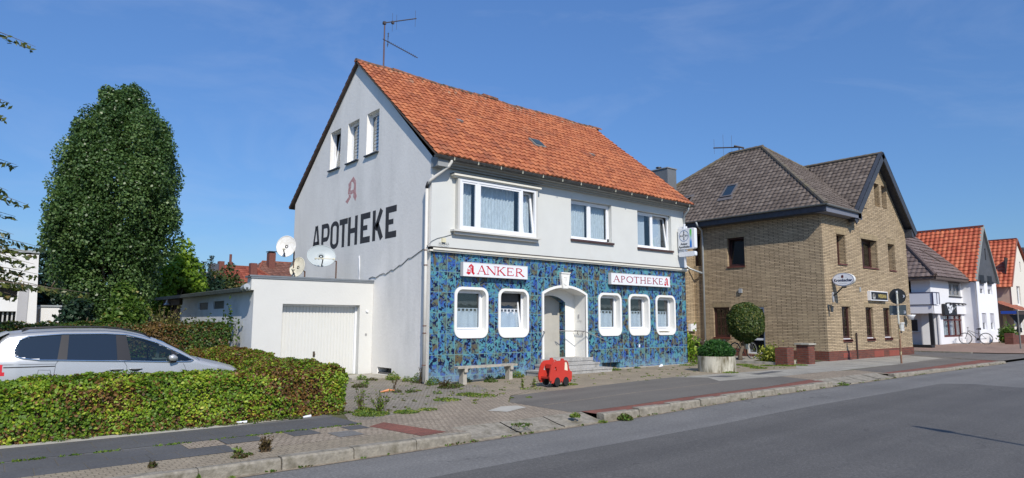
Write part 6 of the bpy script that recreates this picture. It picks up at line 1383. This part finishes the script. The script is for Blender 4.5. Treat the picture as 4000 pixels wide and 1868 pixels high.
shrub(14.5,-1.7,.16,.38,.62,1500,.05,leafmat('yellow_shrub_leaves',[(0,(.05,.08,.01)),(.5,(.18,.22,.03)),(1,(.42,.42,.07))],.3),'yellow-green shrub behind the left brick pillar')
shrub(15.3,-1.5,.16,.3,.5,800,.05,leafmat('yellow_shrub_leaves2',[(0,(.05,.08,.01)),(1,(.35,.36,.07))],.3),'small yellow-green shrub between the two brick pillars')
shrub(12.45,1.0,.17,.6,1.1,3000,.07,YEL,'bright green leafy bush at the right foot of the tiled wall')
# bicycles
def bike(s,fr_,col,rimc):
    RB=.345; tube=lambda mb,pts,r,n=6: mb.tube([fr_.P(a,b,c) for a,b,c in pts],r,n)
    for a in (0,1.08):
        m=MB(); m.tube([fr_.P(a+RB*math.cos(t),RB+RB*math.sin(t),0) for t in np.linspace(0,2*math.pi,33)],.022,6,False); w=m.build('wheel',TYRE,s)
        m=MB(); m.tube([fr_.P(a+(RB-.03)*math.cos(t),RB+(RB-.03)*math.sin(t),0) for t in np.linspace(0,2*math.pi,33)],.008,5,False)
        for k in range(14): t=math.pi*2*k/14; m.tube([fr_.P(a,RB,0),fr_.P(a+RB*.92*math.cos(t),RB+RB*.92*math.sin(t),0)],.0025,3)
        m.tube([fr_.P(a,RB,-.05),fr_.P(a,RB,.05)],.03,8); m.build('rim',rimc,w)
    m=MB(); tube(m,[(0,RB,0),(.42,.30,0),(.36,.78,0)],.018); tube(m,[(0,RB,0),(.36,.72,0)],.012); tube(m,[(.42,.30,0),(.90,.82,0)],.024); tube(m,[(.38,.62,0),(.88,.86,0)],.018); m.build('bike_frame',col,s)
    m=MB(); tube(m,[(1.08,RB,.06),(.94,.72,.05),(.90,.98,0)],.016); tube(m,[(1.08,RB,-.06),(.94,.72,-.05)],.016); m.build('fork',col,s)
    m=MB(); tube(m,[(.90,.98,0),(.95,1.03,0)],.016); tube(m,[(.86,1.05,-.28),(.95,1.04,-.1),(.95,1.04,.1),(.86,1.05,.28)],.014); m.build('handlebar',BLACK,s)
    m=MB(); tube(m,[(.36,.75,0),(.34,.92,0)],.012); m.tube([fr_.P(.22,.95,0),fr_.P(.34,.955,0),fr_.P(.48,.93,0)],[.075,.05,.02],8); m.build('saddle',BLACK,s)
    m=MB(); m.tube([fr_.P(.42,.30,-.03),fr_.P(.42,.30,.03)],.09,14); tube(m,[(.42,.30,.08),(.52,.18,.08)],.012); tube(m,[(.42,.30,-.08),(.32,.42,-.08)],.012); m.build('crank',DARKM,s)
s=thing('bicycle',(15.9,-.05,.2),'dark bicycle with white bags leaning behind the clipped tree at the inn','bicycle')
ex=Vector((1,-.12,0)).normalized(); b1=Fr((15.2,.25,gz(15.5,0)+.05),ex,Vector((ex.y,-ex.x,0))*1.0); bike(s,b1,DARKM,ZINC)
m=MB(); m.prism(b1,[(.62,.40),(.78,.40),(.80,.70),(.66,.80),(.58,.62)],.03,.10); m.prism(b1,[(.42,.62),(.56,.62),(.58,.86),(.46,.88)],.03,.09); m.build('pannier',pm('pannier_white',(.62,.58,.46),.7),s)
m=MB(); m.tube([(14.0,1.2,1.05),(14.0,1.25,1.0)],.2,10); m.wb(14.0,15.6,1.0,1.6,.2,.92); tag(m.build('waste_bin_enclosure',pm('dark_bin_brown',(.05,.035,.025),.8,var=.3)),'dark brown storage box behind the planter in front of the inn','storage box')
m=MB()
for k in range(14): x=14.1+.11*k; m.tube([(x,.98,.92),(x+.05,.98,1.0),(x+.1,.98,.93)],.02,5)
tag(m.build('striped_cushions',pm('striped_cloth',(.45,.43,.4),.9,dirt=(.03,.03,.03),dscale=9,dlo=.45,dhi=.55)),'crumpled black and white cloth on top of the dark box','cloth')
s=thing('bicycle',(13.0,1.5,.2),'second bicycle, only saddle and black child seat show above the planter','bicycle')
b2=Fr((13.6,2.2,.22),(1,0,0),(0,-1,0)); bike(s,b2,DARKM,ZINC)
m=MB(); m.tube([(13.75,2.15,.75),(13.75,2.2,1.0),(13.8,2.25,1.32)],[.10,.17,.13],10); m.build('child_seat',BLACK,s)
# ============================================================ HOUSES FURTHER RIGHT
SHOPW=pm('shop_white_render',(.72,.72,.74),.8,var=.02,bmp=.1); GREYR=pm('shop_grey_render',(.42,.42,.43),.85,var=.04)
s=thing('corner_shop_house',(40,3,.35),'white corner shop house with brown tiled roof, balcony and black sign band','building')
sf_=FY(0); m=MB(); wu=rect(39.75,41.9,3.5,4.40); ws=rect(38.35,41.75,.85,2.32)
m.poly(sf_,[(36.6,2.36),(37.75,2.36),(37.75,0),(42.9,0),(42.9,4.7),(36.6,4.7)],0,[wu,ws]); m.side(sf_,wu,-.2,0); m.side(sf_,ws,-.25,0)
wx=FX(36.6); lg=rect(-5.6,-1.1,3.66,4.45); m.poly(wx,[(-8,2.36),(0,2.36),(0,4.7),(-8,4.7)],0,[lg]); m.side(wx,lg,-1.2,0)
m.wb(36.6,42.9,.3,8,2.36,2.42); m.wb(42.7,42.9,0,8,0,4.6); m.wb(36.6,42.8,7.8,8,0,4.6)
m.build('wall',SHOPW,s)
m=MB(); m.add([(36.95,8,0),(36.95,.75,0),(36.95,.75,2.4),(36.95,8,2.4)],[(0,1,2,3)]); m.add([(36.95,.75,0),(37.75,0,0),(37.75,0,2.4),(36.95,.75,2.4)],[(0,1,2,3)]); m.build('grey_wall',GREYR,s)
m=MB(); m.box(wx,-5.8,-1,3.5,4.6,-1.25,-1.2); m.box(sf_,38,42.3,.5,2.4,-.9,-.85); m.box(sf_,39,42.2,3.3,4.5,-.7,-.65); m.build('interior',ROOMD,s)
m=MB(); m.wb(36.5,43.0,-.12,.02,2.34,2.86); m.wb(36.42,36.6,-.12,7.9,2.34,2.84); m.wb(37.55,37.62,-.02,.02,.3,2.4); m.build('fascia_band',SHOPW,s)
m=MB(); m.wb(36.36,36.42,-.2,5.8,2.9,3.62); m.wb(36.42,37.35,-.2,-.14,2.9,3.62); m.build('balcony_panel',pm('balcony_panel',(.62,.64,.70),.4,var=.02),s)
m=MB(); m.wb(36.34,36.44,-.22,5.8,3.62,3.66)
for y in (-.18,2.9,5.7): m.wb(36.31,36.36,y-.03,y+.03,2.85,3.66)
m.wb(36.9,36.93,-.23,-.2,2.9,3.66); m.wb(37.33,37.36,-.23,-.2,2.9,3.66); m.wb(36.4,37.36,-.22,-.16,3.62,3.66); m.build('balcony_rail',pm('rail_blue_black',(.03,.03,.08),.5),s)
m=MB(); m.wb(36.42,36.62,-.05,.15,.3,2.36); m.build('corner_post',BLACK,s)
m=MB(); m.box(FX(36.95),-7.4,-1.0,1.25,1.95,.0,.05); sb=m.build('sign_band',BLACK,s)
text('lettering',"'s Haar  <",FX(36.95),-3.6,1.62,.62,pm('chalk_white',(.45,.45,.45),.6),s,c=.056,sx=1.3)
m=MB(); m.box(FX(36.95),-7.6,-.9,1.16,1.23,.0,.10); m.build('band_ledge',ZINC,s)
m=MB(); m.box(sf_,37.85,40.0,2.25,2.95,.13,.3); sg=m.build('shop_sign_board',BLACK,s)
m=MB(); 
for a,b,r in ((38.5,2.84,.16),(38.85,2.72,.17),(38.6,2.62,.13),(39.15,2.66,.16),(38.95,2.5,.15),(38.7,2.42,.10),(38.5,2.70,.1),(39.1,2.82,.09)): m.prism(sf_,[(a+r*1.35*math.cos(t)*(1+.25*math.sin(3*t)),b+r*.8*math.sin(t)) for t in np.linspace(0,2*math.pi,14)[:-1]],.30,.305)
m.build('white_flower_logo',SIGNW,s); m=MB(); m.tube([sf_.P(39.75,2.8,.31),sf_.P(39.5,2.64,.31),sf_.P(39.8,2.5,.31)],.02,4); m.build('logo_line',ZINC,s)
m=MB(); 
for k in range(4): m.tube([sf_.P(39.2+.8*k+.9*math.sin(t),2.93+.10*math.cos(t),.16) for t in np.linspace(-.8,1.4,7)],.045,5)
m.build('awning_arms',BLACK,s)
casement(s,sf_,38.35,41.75,.85,2.32,-.08,(0,.36,.72,1),frm=pm('dark_red_frame',(.09,.015,.012),.5),fw=.09,sw=.05,cur='white',cd=.4,label='shop window with dark red frame')
m=MB(); m.box(sf_,38.3,41.8,1.90,2.0,-.1,-.03); m.build('transom',pm('dark_red_frame',(.09,.015,.012)),s)
casement(s,sf_,39.75,41.9,3.5,4.4,-.08,(0,.33,.66,1),frm=GREYM,fw=.06,sw=.05,cur='lace',cd=.3,label='upstairs window with grey frame')
m=MB(); m.box(sf_,39.7,41.95,4.4,4.5,-.1,.03); m.box(sf_,39.65,42.0,3.44,3.5,-.1,.06); m.build('shutter_box',DARKM,s)
m=MB(); ez_=4.63; sl_=math.hypot(4.6,4.6)
slope(m,(36.1,-.5,ez_),(1,0,0),(0,.7071,.7071),sl_,lambda q:4.2*q/sl_,lambda q:6.55,.30,.36,amp=.03,step=.05,seg=3)
l4=math.hypot(4.2,4.6); slope(m,(36.1,-.5,ez_),(0,1,0),(4.2/l4,0,4.6/l4),l4,lambda q:4.6*q/l4,lambda q:9-1.0*q/l4,.30,.36,amp=.03,step=.04,seg=4)
srf=m.build('roof',BRT,s,recalc=False)
m=MB(); caps(m,(36.1,-.5,ez_+.05),(40.3,4.1,ez_+4.65),r=.13,step=.4); caps(m,(40.3,4.1,ez_+4.65),(42.6,4.1,ez_+4.65),r=.13,step=.4); m.tube([(39.6,1.5,6.70),(40.6,.6,5.85)],.07,6); m.build('ridge_caps',BRT,srf)
m=MB(); m.wb(36.1,42.7,-.5,-.44,4.45,4.6); m.wb(36.1,36.15,-.5,8,4.45,4.6); m.wb(36.1,42.7,-.5,.0,4.43,4.46); m.wb(36.1,36.6,0,8,4.43,4.46); m.build('eaves',pm('eaves_brown',(.10,.075,.065),.7),s)
s=thing('red_roofed_house',(44.4,4,.4),'white house with bright red tiled roof and dark grey slated front gable','house')
def gablehouse(s,x0,x1,xa,y,ze,za,wall,gab,tile,y1=12,ge=None,pp=.33,ga_=True,base=.2,verge=None):
    f=FY(y); L_=math.hypot(xa-x0,za-ze)
    return f,L_
gy=-.8; gf=FY(gy); xl_,xr_,xa_,ze_,za_=42.1,46.8,44.45,4.55,8.4
wl=[rect(43.05,43.95,1.25,2.42),rect(44.75,45.6,1.25,2.42)]; wu_=[rect(43.05,44.0,3.68,4.55),rect(44.7,45.65,3.68,4.55)]
m=MB(); m.poly(gf,[(xl_+.1,0),(xr_-.1,0),(xr_-.1,4.55),(xl_+.1,4.55)],0,wl+[rect(a[0][0],a[1][0],3.68,4.54) for a in wu_])
for h in wl+wu_: m.side(gf,h,-.18,0)
m.wb(xl_+.1,xl_+.2,gy,10,0,4.5); m.wb(xr_-.2,xr_-.1,gy,10,0,4.5); m.build('wall',pm('bright_white_render',(.80,.80,.82),.8,var=.015),s)
m=MB(); m.prism(gf,[(xl_+.1,4.56),(xr_-.1,4.56),(xa_,8.25)],-.1,.03,[rect(44.6,44.85,6.1,6.9)]); m.build('slated_gable',pm('dark_grey_gable_slates',(.075,.078,.085),.6,var=.2,scale=3),s)
m=MB(); m.box(gf,42.9,45.9,3.2,4.54,-.3,-.25); m.box(gf,42.9,45.9,1,2.6,-.3,-.25); m.box(gf,44.4,45,6,7,-.2,-.12); m.build('dark_room',ROOMD,s)
for i,h in enumerate(wl+wu_):
    casement(s,gf,h[0][0],h[1][0],h[0][1],h[2][1],-.1,(0,1),fw=.05,sw=.04,cur='none',gl=DGLASS)
m=MB()
for h in wl+wu_: m.box(gf,h[0][0]+.06,h[1][0]-.06,h[0][1]+.45*(h[2][1]-h[0][1]),h[2][1],-.09,-.06); 
each(m,'roller_blind',pm('roller_blind_grey',(.42,.42,.46),.6),s); m=MB()
for h in wu_: m.box(gf,h[0][0]-.02,h[1][0]+.02,4.45,4.62,.02,.12); m.box(gf,h[0][0]-.0,h[1][0]+.0,4.62,5.0,.032,.04)
m.build('blind_case',BLACK,s)
m=MB(); L_=math.hypot(xa_-xl_,za_-ze_); slope(m,(xl_,gy-.15,ze_),(0,1,0),((xa_-xl_)/L_,0,(za_-ze_)/L_),L_,lambda q:0,lambda q:12,.30,.30,amp=.05,step=.04,seg=5)
m.add([(xr_,gy-.15,ze_),(xr_,11,ze_),(xa_,11,za_),(xa_,gy-.15,za_)],[(0,1,2,3)]); rr_=m.build('roof',REDT,s,recalc=False)
m=MB()
for x in (xl_,xr_): m.add([(x,gy-.17,ze_-.05),(x,gy-.17,ze_+.09),(xa_,gy-.17,za_+.10),(xa_,gy-.17,za_-.08),(x,gy+.0,ze_-.05),(x,gy+.0,ze_+.09),(xa_,gy+.0,za_+.10),(xa_,gy+.0,za_-.08)],[(0,1,2,3),(4,5,6,7),(1,2,6,5),(0,3,7,4)])
m.build('verge',pm('grey_verge',(.30,.31,.28),.7,var=.2,scale=12),rr_); m=MB(); m.wb(xa_-.08,xa_+.08,gy-.15,11,za_+.02,za_+.12); m.build('ridge',pm('red_ridge',(.20,.05,.03),.6),rr_)
m=MB(); m.tube([(42.1,-.9,4.5),(42.1,-.9,4.4),(42.12,-.88,.4)],.05,8); m.build('downpipe',SIGNW,s)
s=thing('red_roofed_house',(52,4,.4),'cream gabled house with orange-red roof beyond the dark-gabled one','house')
hy=-1.0; hf=FY(hy); m=MB(); wq=[rect(50.6,51.5,3.1,4.5),rect(53.2,54.2,3.0,4.4),rect(51.9,52.2,5.6,6.4),rect(50.4,51.6,1.2,2.3)]
m.poly(hf,[(49.25,0),(55.4,0),(55.4,4.4),(51.4,8.0),(49.25,4.5)],0,wq); [m.side(hf,h,-.2,0) for h in wq]
m.build('wall',pm('cream_render',(.70,.66,.58),.85,var=.03),s)
m=MB(); m.add([(49.3,hy,0),(49.3,10,0),(49.3,10,4.5),(49.3,hy,4.5)],[(0,1,2,3)]); m.build('side_wall',pm('beige_side_wall',(.46,.36,.29),.9,var=.06),s)
m=MB(); m.box(hf,49.6,55,.9,6.6,-.35,-.3); m.build('dark_room',ROOMD,s)
for h in wq: casement(s,hf,h[0][0],h[1][0],h[0][1],h[2][1],-.1,(0,1),fw=.06,sw=.05,cur='blind',gl=DGLASS,cd=.1)
m=MB(); L_=math.hypot(51.4-49.1,8.1-4.4); slope(m,(49.05,hy-.1,4.4),(0,1,0),(2.35/L_,0,3.7/L_),L_,lambda q:0,lambda q:12,.30,.30,amp=.05,step=.04,seg=5)
m.add([(55.6,hy-.1,4.3),(55.6,11,4.3),(51.4,11,8.12),(51.4,hy-.1,8.12)],[(0,1,2,3)]); rr_=m.build('roof',REDT,s,recalc=False)
m=MB(); m.wb(51.32,51.48,hy-.1,11,8.08,8.17); m.tube([(49.1,hy-.12,4.4),(51.4,hy-.12,8.1)],.05,4); m.tube([(51.4,hy-.12,8.1),(55.6,hy-.12,4.3)],.05,4); m.build('ridge',pm('red_ridge',(.2,.05,.03)),rr_)
m=MB(); L5=math.hypot(1.6,.7); slope(m,(46.9,-1.9,2.65),(1,0,0),(0,1.6/L5,.7/L5),L5,lambda q:0,lambda q:3.2,.3,.3,amp=.04,step=.03,seg=4); m.build('porch_roof',tilemat('porch_tiles',[(0,(.30,.10,.06)),(1,(.42,.15,.09))]),s,recalc=False)
m=MB(); m.wb(46.9,50,-1.85,-1.7,2.3,2.62); m.wb(49.8,49.95,-1.85,-1.7,.3,2.4); m.wb(46.95,47.05,-1.85,-1.7,.3,2.4); m.build('porch_frame',pm('porch_dark_wood',(.05,.035,.03),.7),s)
m=MB(); m.wb(47.5,48.3,-.4,-.3,.4,2.4); m.wb(48.7,49.2,-.6,-.5,.4,2.3); m.build('porch_door',pm('porch_cream_yellow',(.60,.50,.25),.7,var=.05),s)
s=thing('dark_roofed_house',(60,4,.4),'edge of a house with dark grey tiled roof at the far right','house')
m=MB(); L_=math.hypot(2.8,3.6); slope(m,(57.2,-1.2,4.6),(0,1,0),(2.8/L_,0,3.6/L_),L_,lambda q:0,lambda q:12,.33,.33,amp=.05,step=.04,seg=3); m.add([(62.8,-1.2,4.6),(62.8,10,4.6),(60,10,8.2),(60,-1.2,8.2)],[(0,1,2,3)]); m.build('roof',tilemat('charcoal_tiles',[(0,(.03,.03,.035)),(1,(.06,.06,.065))]),s,recalc=False)
m=MB(); m.poly(FY(-1),[(57.4,0),(62.6,0),(62.6,4.6),(60,8.1),(57.4,4.6)],0); m.wb(57.4,57.5,-1,9,0,4.6); m.build('wall',CREAMW,s)
# front garden wall, bush
m=MB(); m.wb(40.95,41.45,-2.95,-2.5,.3,1.12); m.wb(41.45,60,-2.85,-2.65,.3,.98); tag(m.build('garden_wall',REDB),'low dark red brick garden wall with an end pier at the far right','wall')
shrub(44.1,-1.9,.4,.42,.95,2200,.09,SHR,'round green bush behind the low brick garden wall')
m=MB(); m.wb(32.9,33.4,-1.1,-.1,.3,.5); tag(m.build('flower_trough',BLACK),'low black trough on the reddish forecourt before the shop','trough')
bz=gz(40,0)+.05
s=thing('bicycle',(40.0,-1.3,bz),'black bicycle parked outside the white shop, handlebar to the left','bicycle'); bike(s,Fr((40.1,-1.75,bz),(-.277,.961,0),(-.961,-.277,0)),DARKM,ZINC)
m=MB(); 
for k in range(4): m.tube([(39.4+.05*k,-.9+.33*k,bz),(39.4+.05*k,-.9+.33*k,bz+.35),(39.6+.05*k,-.9+.33*k,bz+.35),(39.6+.05*k,-.9+.33*k,bz)],.012,4)
m.tube([(39.4,-1.0,bz+.02),(39.7,.3,bz+.02)],.012,4); tag(m.build('bicycle_rack',ZINC),'low metal bicycle rack at the front wheel outside the shop','rack')
# traffic sign seen from behind
s=thing('traffic_sign',(18.5,-4.93,.17),'back of round and square dark traffic signs on a rusty pale post','sign post')
SB=pm('sign_back_dark',(.030,.034,.036),.6,var=.2); px_,py_=18.5,-4.93
m=MB(); m.tube([(px_,py_,.1),(px_,py_,1.7)],.034,10); ps=m.build('post',pm('rusty_post',(.20,.10,.06),.8,var=.3,scale=8,dirt=(.42,.36,.2),dscale=5,dlo=.5,dhi=.6),s); m=MB(); m.tube([(px_,py_,1.7),(px_,py_,2.96)],.034,10); m.wb(px_-.04,px_+.04,py_-.09,py_-.03,1.55,1.68); m.build('post_top',pm('post_white',(.55,.55,.48),.5,dirt=(.2,.12,.06),dscale=5,dlo=.55,dhi=.7),s)
sx_=FX(px_+.045); m=MB(); m.prism(sx_,ell(4.93,2.79,.31,.31,40),-.004,.0); m.build('round_sign',SB,s); m=MB(); m.prism(sx_,rect(4.60,5.22,2.06,2.44),-.004,.0); m.build('square_sign',pm('sign_back_grey',(.09,.115,.125),.5,var=.1),s)
m=MB(); m.prism(sx_,[(5.12-.0,2.84),(5.17,2.84),(5.20,2.80),(5.17,2.74),(5.12,2.74),(5.16,2.79)],.001,.003); m.box(sx_,5.12,5.19,2.12,2.15,.001,.003); m.box(sx_,5.16,5.19,2.15,2.21,.001,.003); m.box(sx_,5.12,5.19,2.20,2.22,.001,.003); m.box(sx_,4.66,4.74,2.08,2.10,.001,.003); m.build('white_sticker',SIGNW,s)
m=MB(); 
for z in (2.9,2.66,2.35,2.15): m.tube([(px_,py_,z),(px_,py_,z+.03)],.045,10)
m.build('clamp',pm('clamp_zinc',(.45,.48,.46),.5),s); m=MB(); m.tube([(px_,py_,2.96),(px_,py_,3.0)],.036,8); m.build('cap',SIGNW,s)
s=thing('traffic_sign',(34.9,-4.6,.32),'post with blue street-name sign and the back of a triangular give-way sign','sign post')
qx,qy=35.0,-4.75; m=MB(); m.tube([(qx,qy,.3),(qx,qy,2.5)],.04,8); m.build('post',pm('grey_post',(.16,.16,.15),.6),s)
m=MB(); m.box(Fr((qx,qy,0),Vector((.3,-.95,0)).normalized(),(-.95,-.3,0)),-.75,-.05,2.26,2.42,-.02,.02); m.build('street_name_plate',pm('street_sign_blue',(.01,.04,.25),.4),s)
m=MB(); m.prism(Fr((qx+.06,qy,0),(0,-1,0),(-1,0,0)),[(-.42,2.22),(.42,2.22),(0,1.6)],-.01,0); m.box(Fr((qx+.06,qy,0),(0,-1,0),(-1,0,0)),-.12,.12,1.25,1.5,-.01,.0); m.build('triangular_sign',SB,s)
s=thing('street_lamp',(-.2,-19.2,-.02),'tall thin street lamp across the road whose shadow lies on the asphalt','street lamp')
m=MB(); m.tube([(-.2,-19.2,-.1),(-.2,-19.2,7.1)],[.05,.04],8); m.build('post',ZINC,s); m=MB(); m.tube([(-.2,-19.2,6.95),(-.2,-19.2,7.25),(-.15,-19.0,7.6)],[.06,.11,.05],10); m.build('lamp_head',GREYM,s)
# ============================================================ WEEDS, LITTER
WEED=leafmat('weed_leaves',[(0,(.05,.035,.018)),(.25,(.12,.085,.03)),(.35,(.05,.10,.015)),(.7,(.11,.19,.025)),(.9,(.22,.27,.04)),(1,(.33,.30,.09))],.3)
P=[];RN=[]
def tuft(x,y,r,h,n,lo=.35,hi=1,z=None):
    n=int(n*1.7)
    z=gz(x,y) if z is None else z
    for k in range(n): a=rng.uniform(0,6.28); q=r*math.sqrt(rng.uniform(0,1)); P.append((x+q*math.cos(a),y+q*math.sin(a),z+.01+h*rng.uniform(0,1)*(1-q/r*.7))); RN.append(rng.uniform(lo,hi))
for (x,y,r,h,n,lo,hi) in ((.03,-.2,.22,.25,220,.3,.9),(-.05,.5,.2,.3,220,.2,.8),(-.15,.9,.15,.2,120,.3,1),(-.1,-1.17,.28,.14,260,.0,.6),(.25,-1.0,.2,.1,120,0,.6),(1.5,-.85,.2,.12,130,.2,.7),(2.85,-.35,.22,.24,320,.5,1),(2.3,-.3,.18,.15,110,.1,.8),(1.9,-.25,.15,.15,80,.1,.8),(1.0,-.3,.2,.2,120,.1,.8),
   (-1.0,2.0,.18,.18,160,.4,.9),(-.25,1.5,.22,.26,330,.5,1),(-.8,1.75,.18,.08,90,0,.5),(-.35,1.35,.1,.12,60,.4,.9),(-1.87,.34,.22,.16,220,0,.5),(-1.4,.95,.12,.12,70,.4,.9),(-1.6,-1.14,.12,.1,60,0,.5),(-1.3,-1.3,.15,.1,70,0,.6),(-1.53,-3.21,.3,.05,220,.5,1),(-.6,-2.72,.3,.06,220,.3,1),(-.5,-3.15,.35,.05,240,.5,1),(-1.0,-2.0,.12,.12,40,.3,.9),
   (-3.84,-4.15,.35,.06,420,.4,1),(-3.2,-4.35,.25,.04,240,.4,1),(-2.7,-4.3,.2,.03,120,.3,1),(-3.75,-3.7,.2,.10,160,.5,1),(1.2,-2.9,.3,.02,60,.5,1),(2.55,-2.9,.2,.03,200,.6,1),(2.2,-2.95,.15,.02,60,.6,1),(3.3,-.95,.12,.1,60,.4,.9),(6.9,-.45,.15,.14,110,.4,1),(7.1,-.5,.1,.1,60,.4,1),(8.3,-.3,.12,.08,60,.2,.9),(9.0,-3.5,.25,.06,150,.5,1),(11.2,-1.8,.3,.04,200,.4,1),(10.9,-.5,.3,.05,200,.4,1),(11.9,-.3,.35,.08,400,.5,1),(11.5,-3.0,.3,.07,260,.5,1),(12.6,-1.7,.4,.05,360,.4,1),(13.5,-2.9,.35,.05,330,.5,1),(12.0,-2.4,.3,.04,160,.4,1),(13.0,-2.5,.3,.04,200,.4,1),(14.2,-3.1,.25,.05,180,.5,1),
   (-.65,-7.05,.10,.03,70,.4,1),(-6.88,-6.55,.10,.03,30,.1,.7),(-7.0,-6.65,.10,.05,60,.0,.4),(-.1,-7.1,.16,.14,300,.1,.8),(-1.15,-6.85,.10,.10,120,.4,1),(8.9,-7.05,.15,.1,90,.3,.9),(-7.6,-7.08,.03,.13,30,.5,.8),(-2.5,-6.95,.2,.02,60,.2,.7)): tuft(x,y,r,h,n,lo,hi,z=rz(x) if y<-7 else None)
for k in range(160):   # tiny growth in the joints
    x=rng.uniform(-3.8,.6); y=rng.uniform(-4.2,2.9); tuft(x,y,.05,.02,int(rng.integers(3,12)),.1,1)
for k in range(130):
    x=rng.uniform(0,13.5); y=rng.uniform(-3.5,-.3); tuft(x,y,.05,.015,int(rng.integers(2,8)),.2,1)
for k in range(60): x=rng.uniform(-9,-3.5); tuft(x,-3.72+rng.normal()*.05,.08,.05,14,0,.8)
for k in range(50): x=rng.uniform(-9.5,-4.5); tuft(x,-5.1,.06,.012,8,.3,.9)
for k in range(90): x=rng.uniform(-9.5,23); tuft(x,-7.05,.06,.02,6,.1,.8,z=rz(x))
stuff(leaves('weeds',np.array(P),.024,WEED,None,rnd=np.array(RN),up=.5,aspect=1.9))
def plant(x,y,h,n,label,lo=.5,hi=.9,mat=WEED,spread=.16,sz=.022):
    s=thing('weed',(x,y,gz(x,y)),label,'weed','tall weeds on the pavement'); Q=[];m=MB(); z=gz(x,y)
    for k in range(n):
        a=rng.uniform(0,6.28); e=Vector((x+spread*math.cos(a)*rng.uniform(.2,1),y+spread*math.sin(a)*rng.uniform(.2,1),z+h*rng.uniform(.5,1))); b=Vector((x+rng.normal()*.03,y+rng.normal()*.03,z)); m.tube([b,(b+e)/2+Vector((0,0,.02)),e],[.006,.004,.002],4)
        for q in range(9): t=rng.uniform(.15,1); Q.append(b.lerp(e,t)+Vector(rng.normal(size=3)*.012))
    leaves('leaf',np.array(Q),sz,mat,s,rnd=rng.uniform(lo,hi,len(Q)),up=.1,aspect=2.8); m.build('stalk',STEM,s)
plant(-3.55,-3.95,.42,26,'tall green grassy weed beside the right end of the low hedge',spread=.22)
plant(-3.8,-3.6,.5,14,'leafy green weed pressed against the hedge end')
plant(-6.62,-6.48,.22,24,'brownish bushy weed in the pavement near the kerb',0,.3,spread=.11)
plant(-6.98,-6.52,.12,12,'small dry yellowish weed beside the brown bushy one',.0,.9,spread=.08)
plant(-8.0,-6.6,.10,9,'smallest dry weed, furthest left near the kerb',.0,.4,spread=.06)
plant(-.15,-1.05,.24,30,'reddish brown weed clump before the tiled corner',0,.35,spread=.25)
plant(1.15,-2.6,.30,6,'thin grassy weed on the forecourt left of the toy',.6,.9,spread=.05)
plant(1.5,-2.65,.26,6,'second thin grassy weed nearer the toy',.6,.9,spread=.05)
plant(-.08,.28,.62,8,'tall dry stalks beside the downpipe foot',0,.3,spread=.10)
plant(-1.35,-.55,.35,5,'thin pinkish dry stalks on the cobbled drive',0,.2,spread=.12)
m=MB(); m.tube([(-1.95,-.95,.05),(-1.75,-1.0,.09),(-1.6,-1.02,.07)],[.015,.035,.012],6); 
LT=tag(m.build('litter',pm('orange_litter',(.6,.22,.08),.6)),'tiny orange scrap of litter on the cobbled drive','litter')
m=MB(); m.tube([(-6.15,-3.70,.03),(-6.0,-3.78,.03)],[.012,.03],6); m.tube([(-5.0,-3.75,.02),(-4.85,-3.73,.03)],[.02,.03],6); tag(m.build('litter',SIGNW),'pale scraps of paper under the low hedge','litter')
m=MB(); m.wb(11.1,11.35,-.35,-.2,.15,.19); m.tube([(9.55,-.25,.15),(9.7,-.25,.2),(9.85,-.2,.15)],[.02,.06,.02],6); tag(m.build('broken_plaster',SIGNW),'small white plaster crumbs at the foot of the tiled wall','rubble')
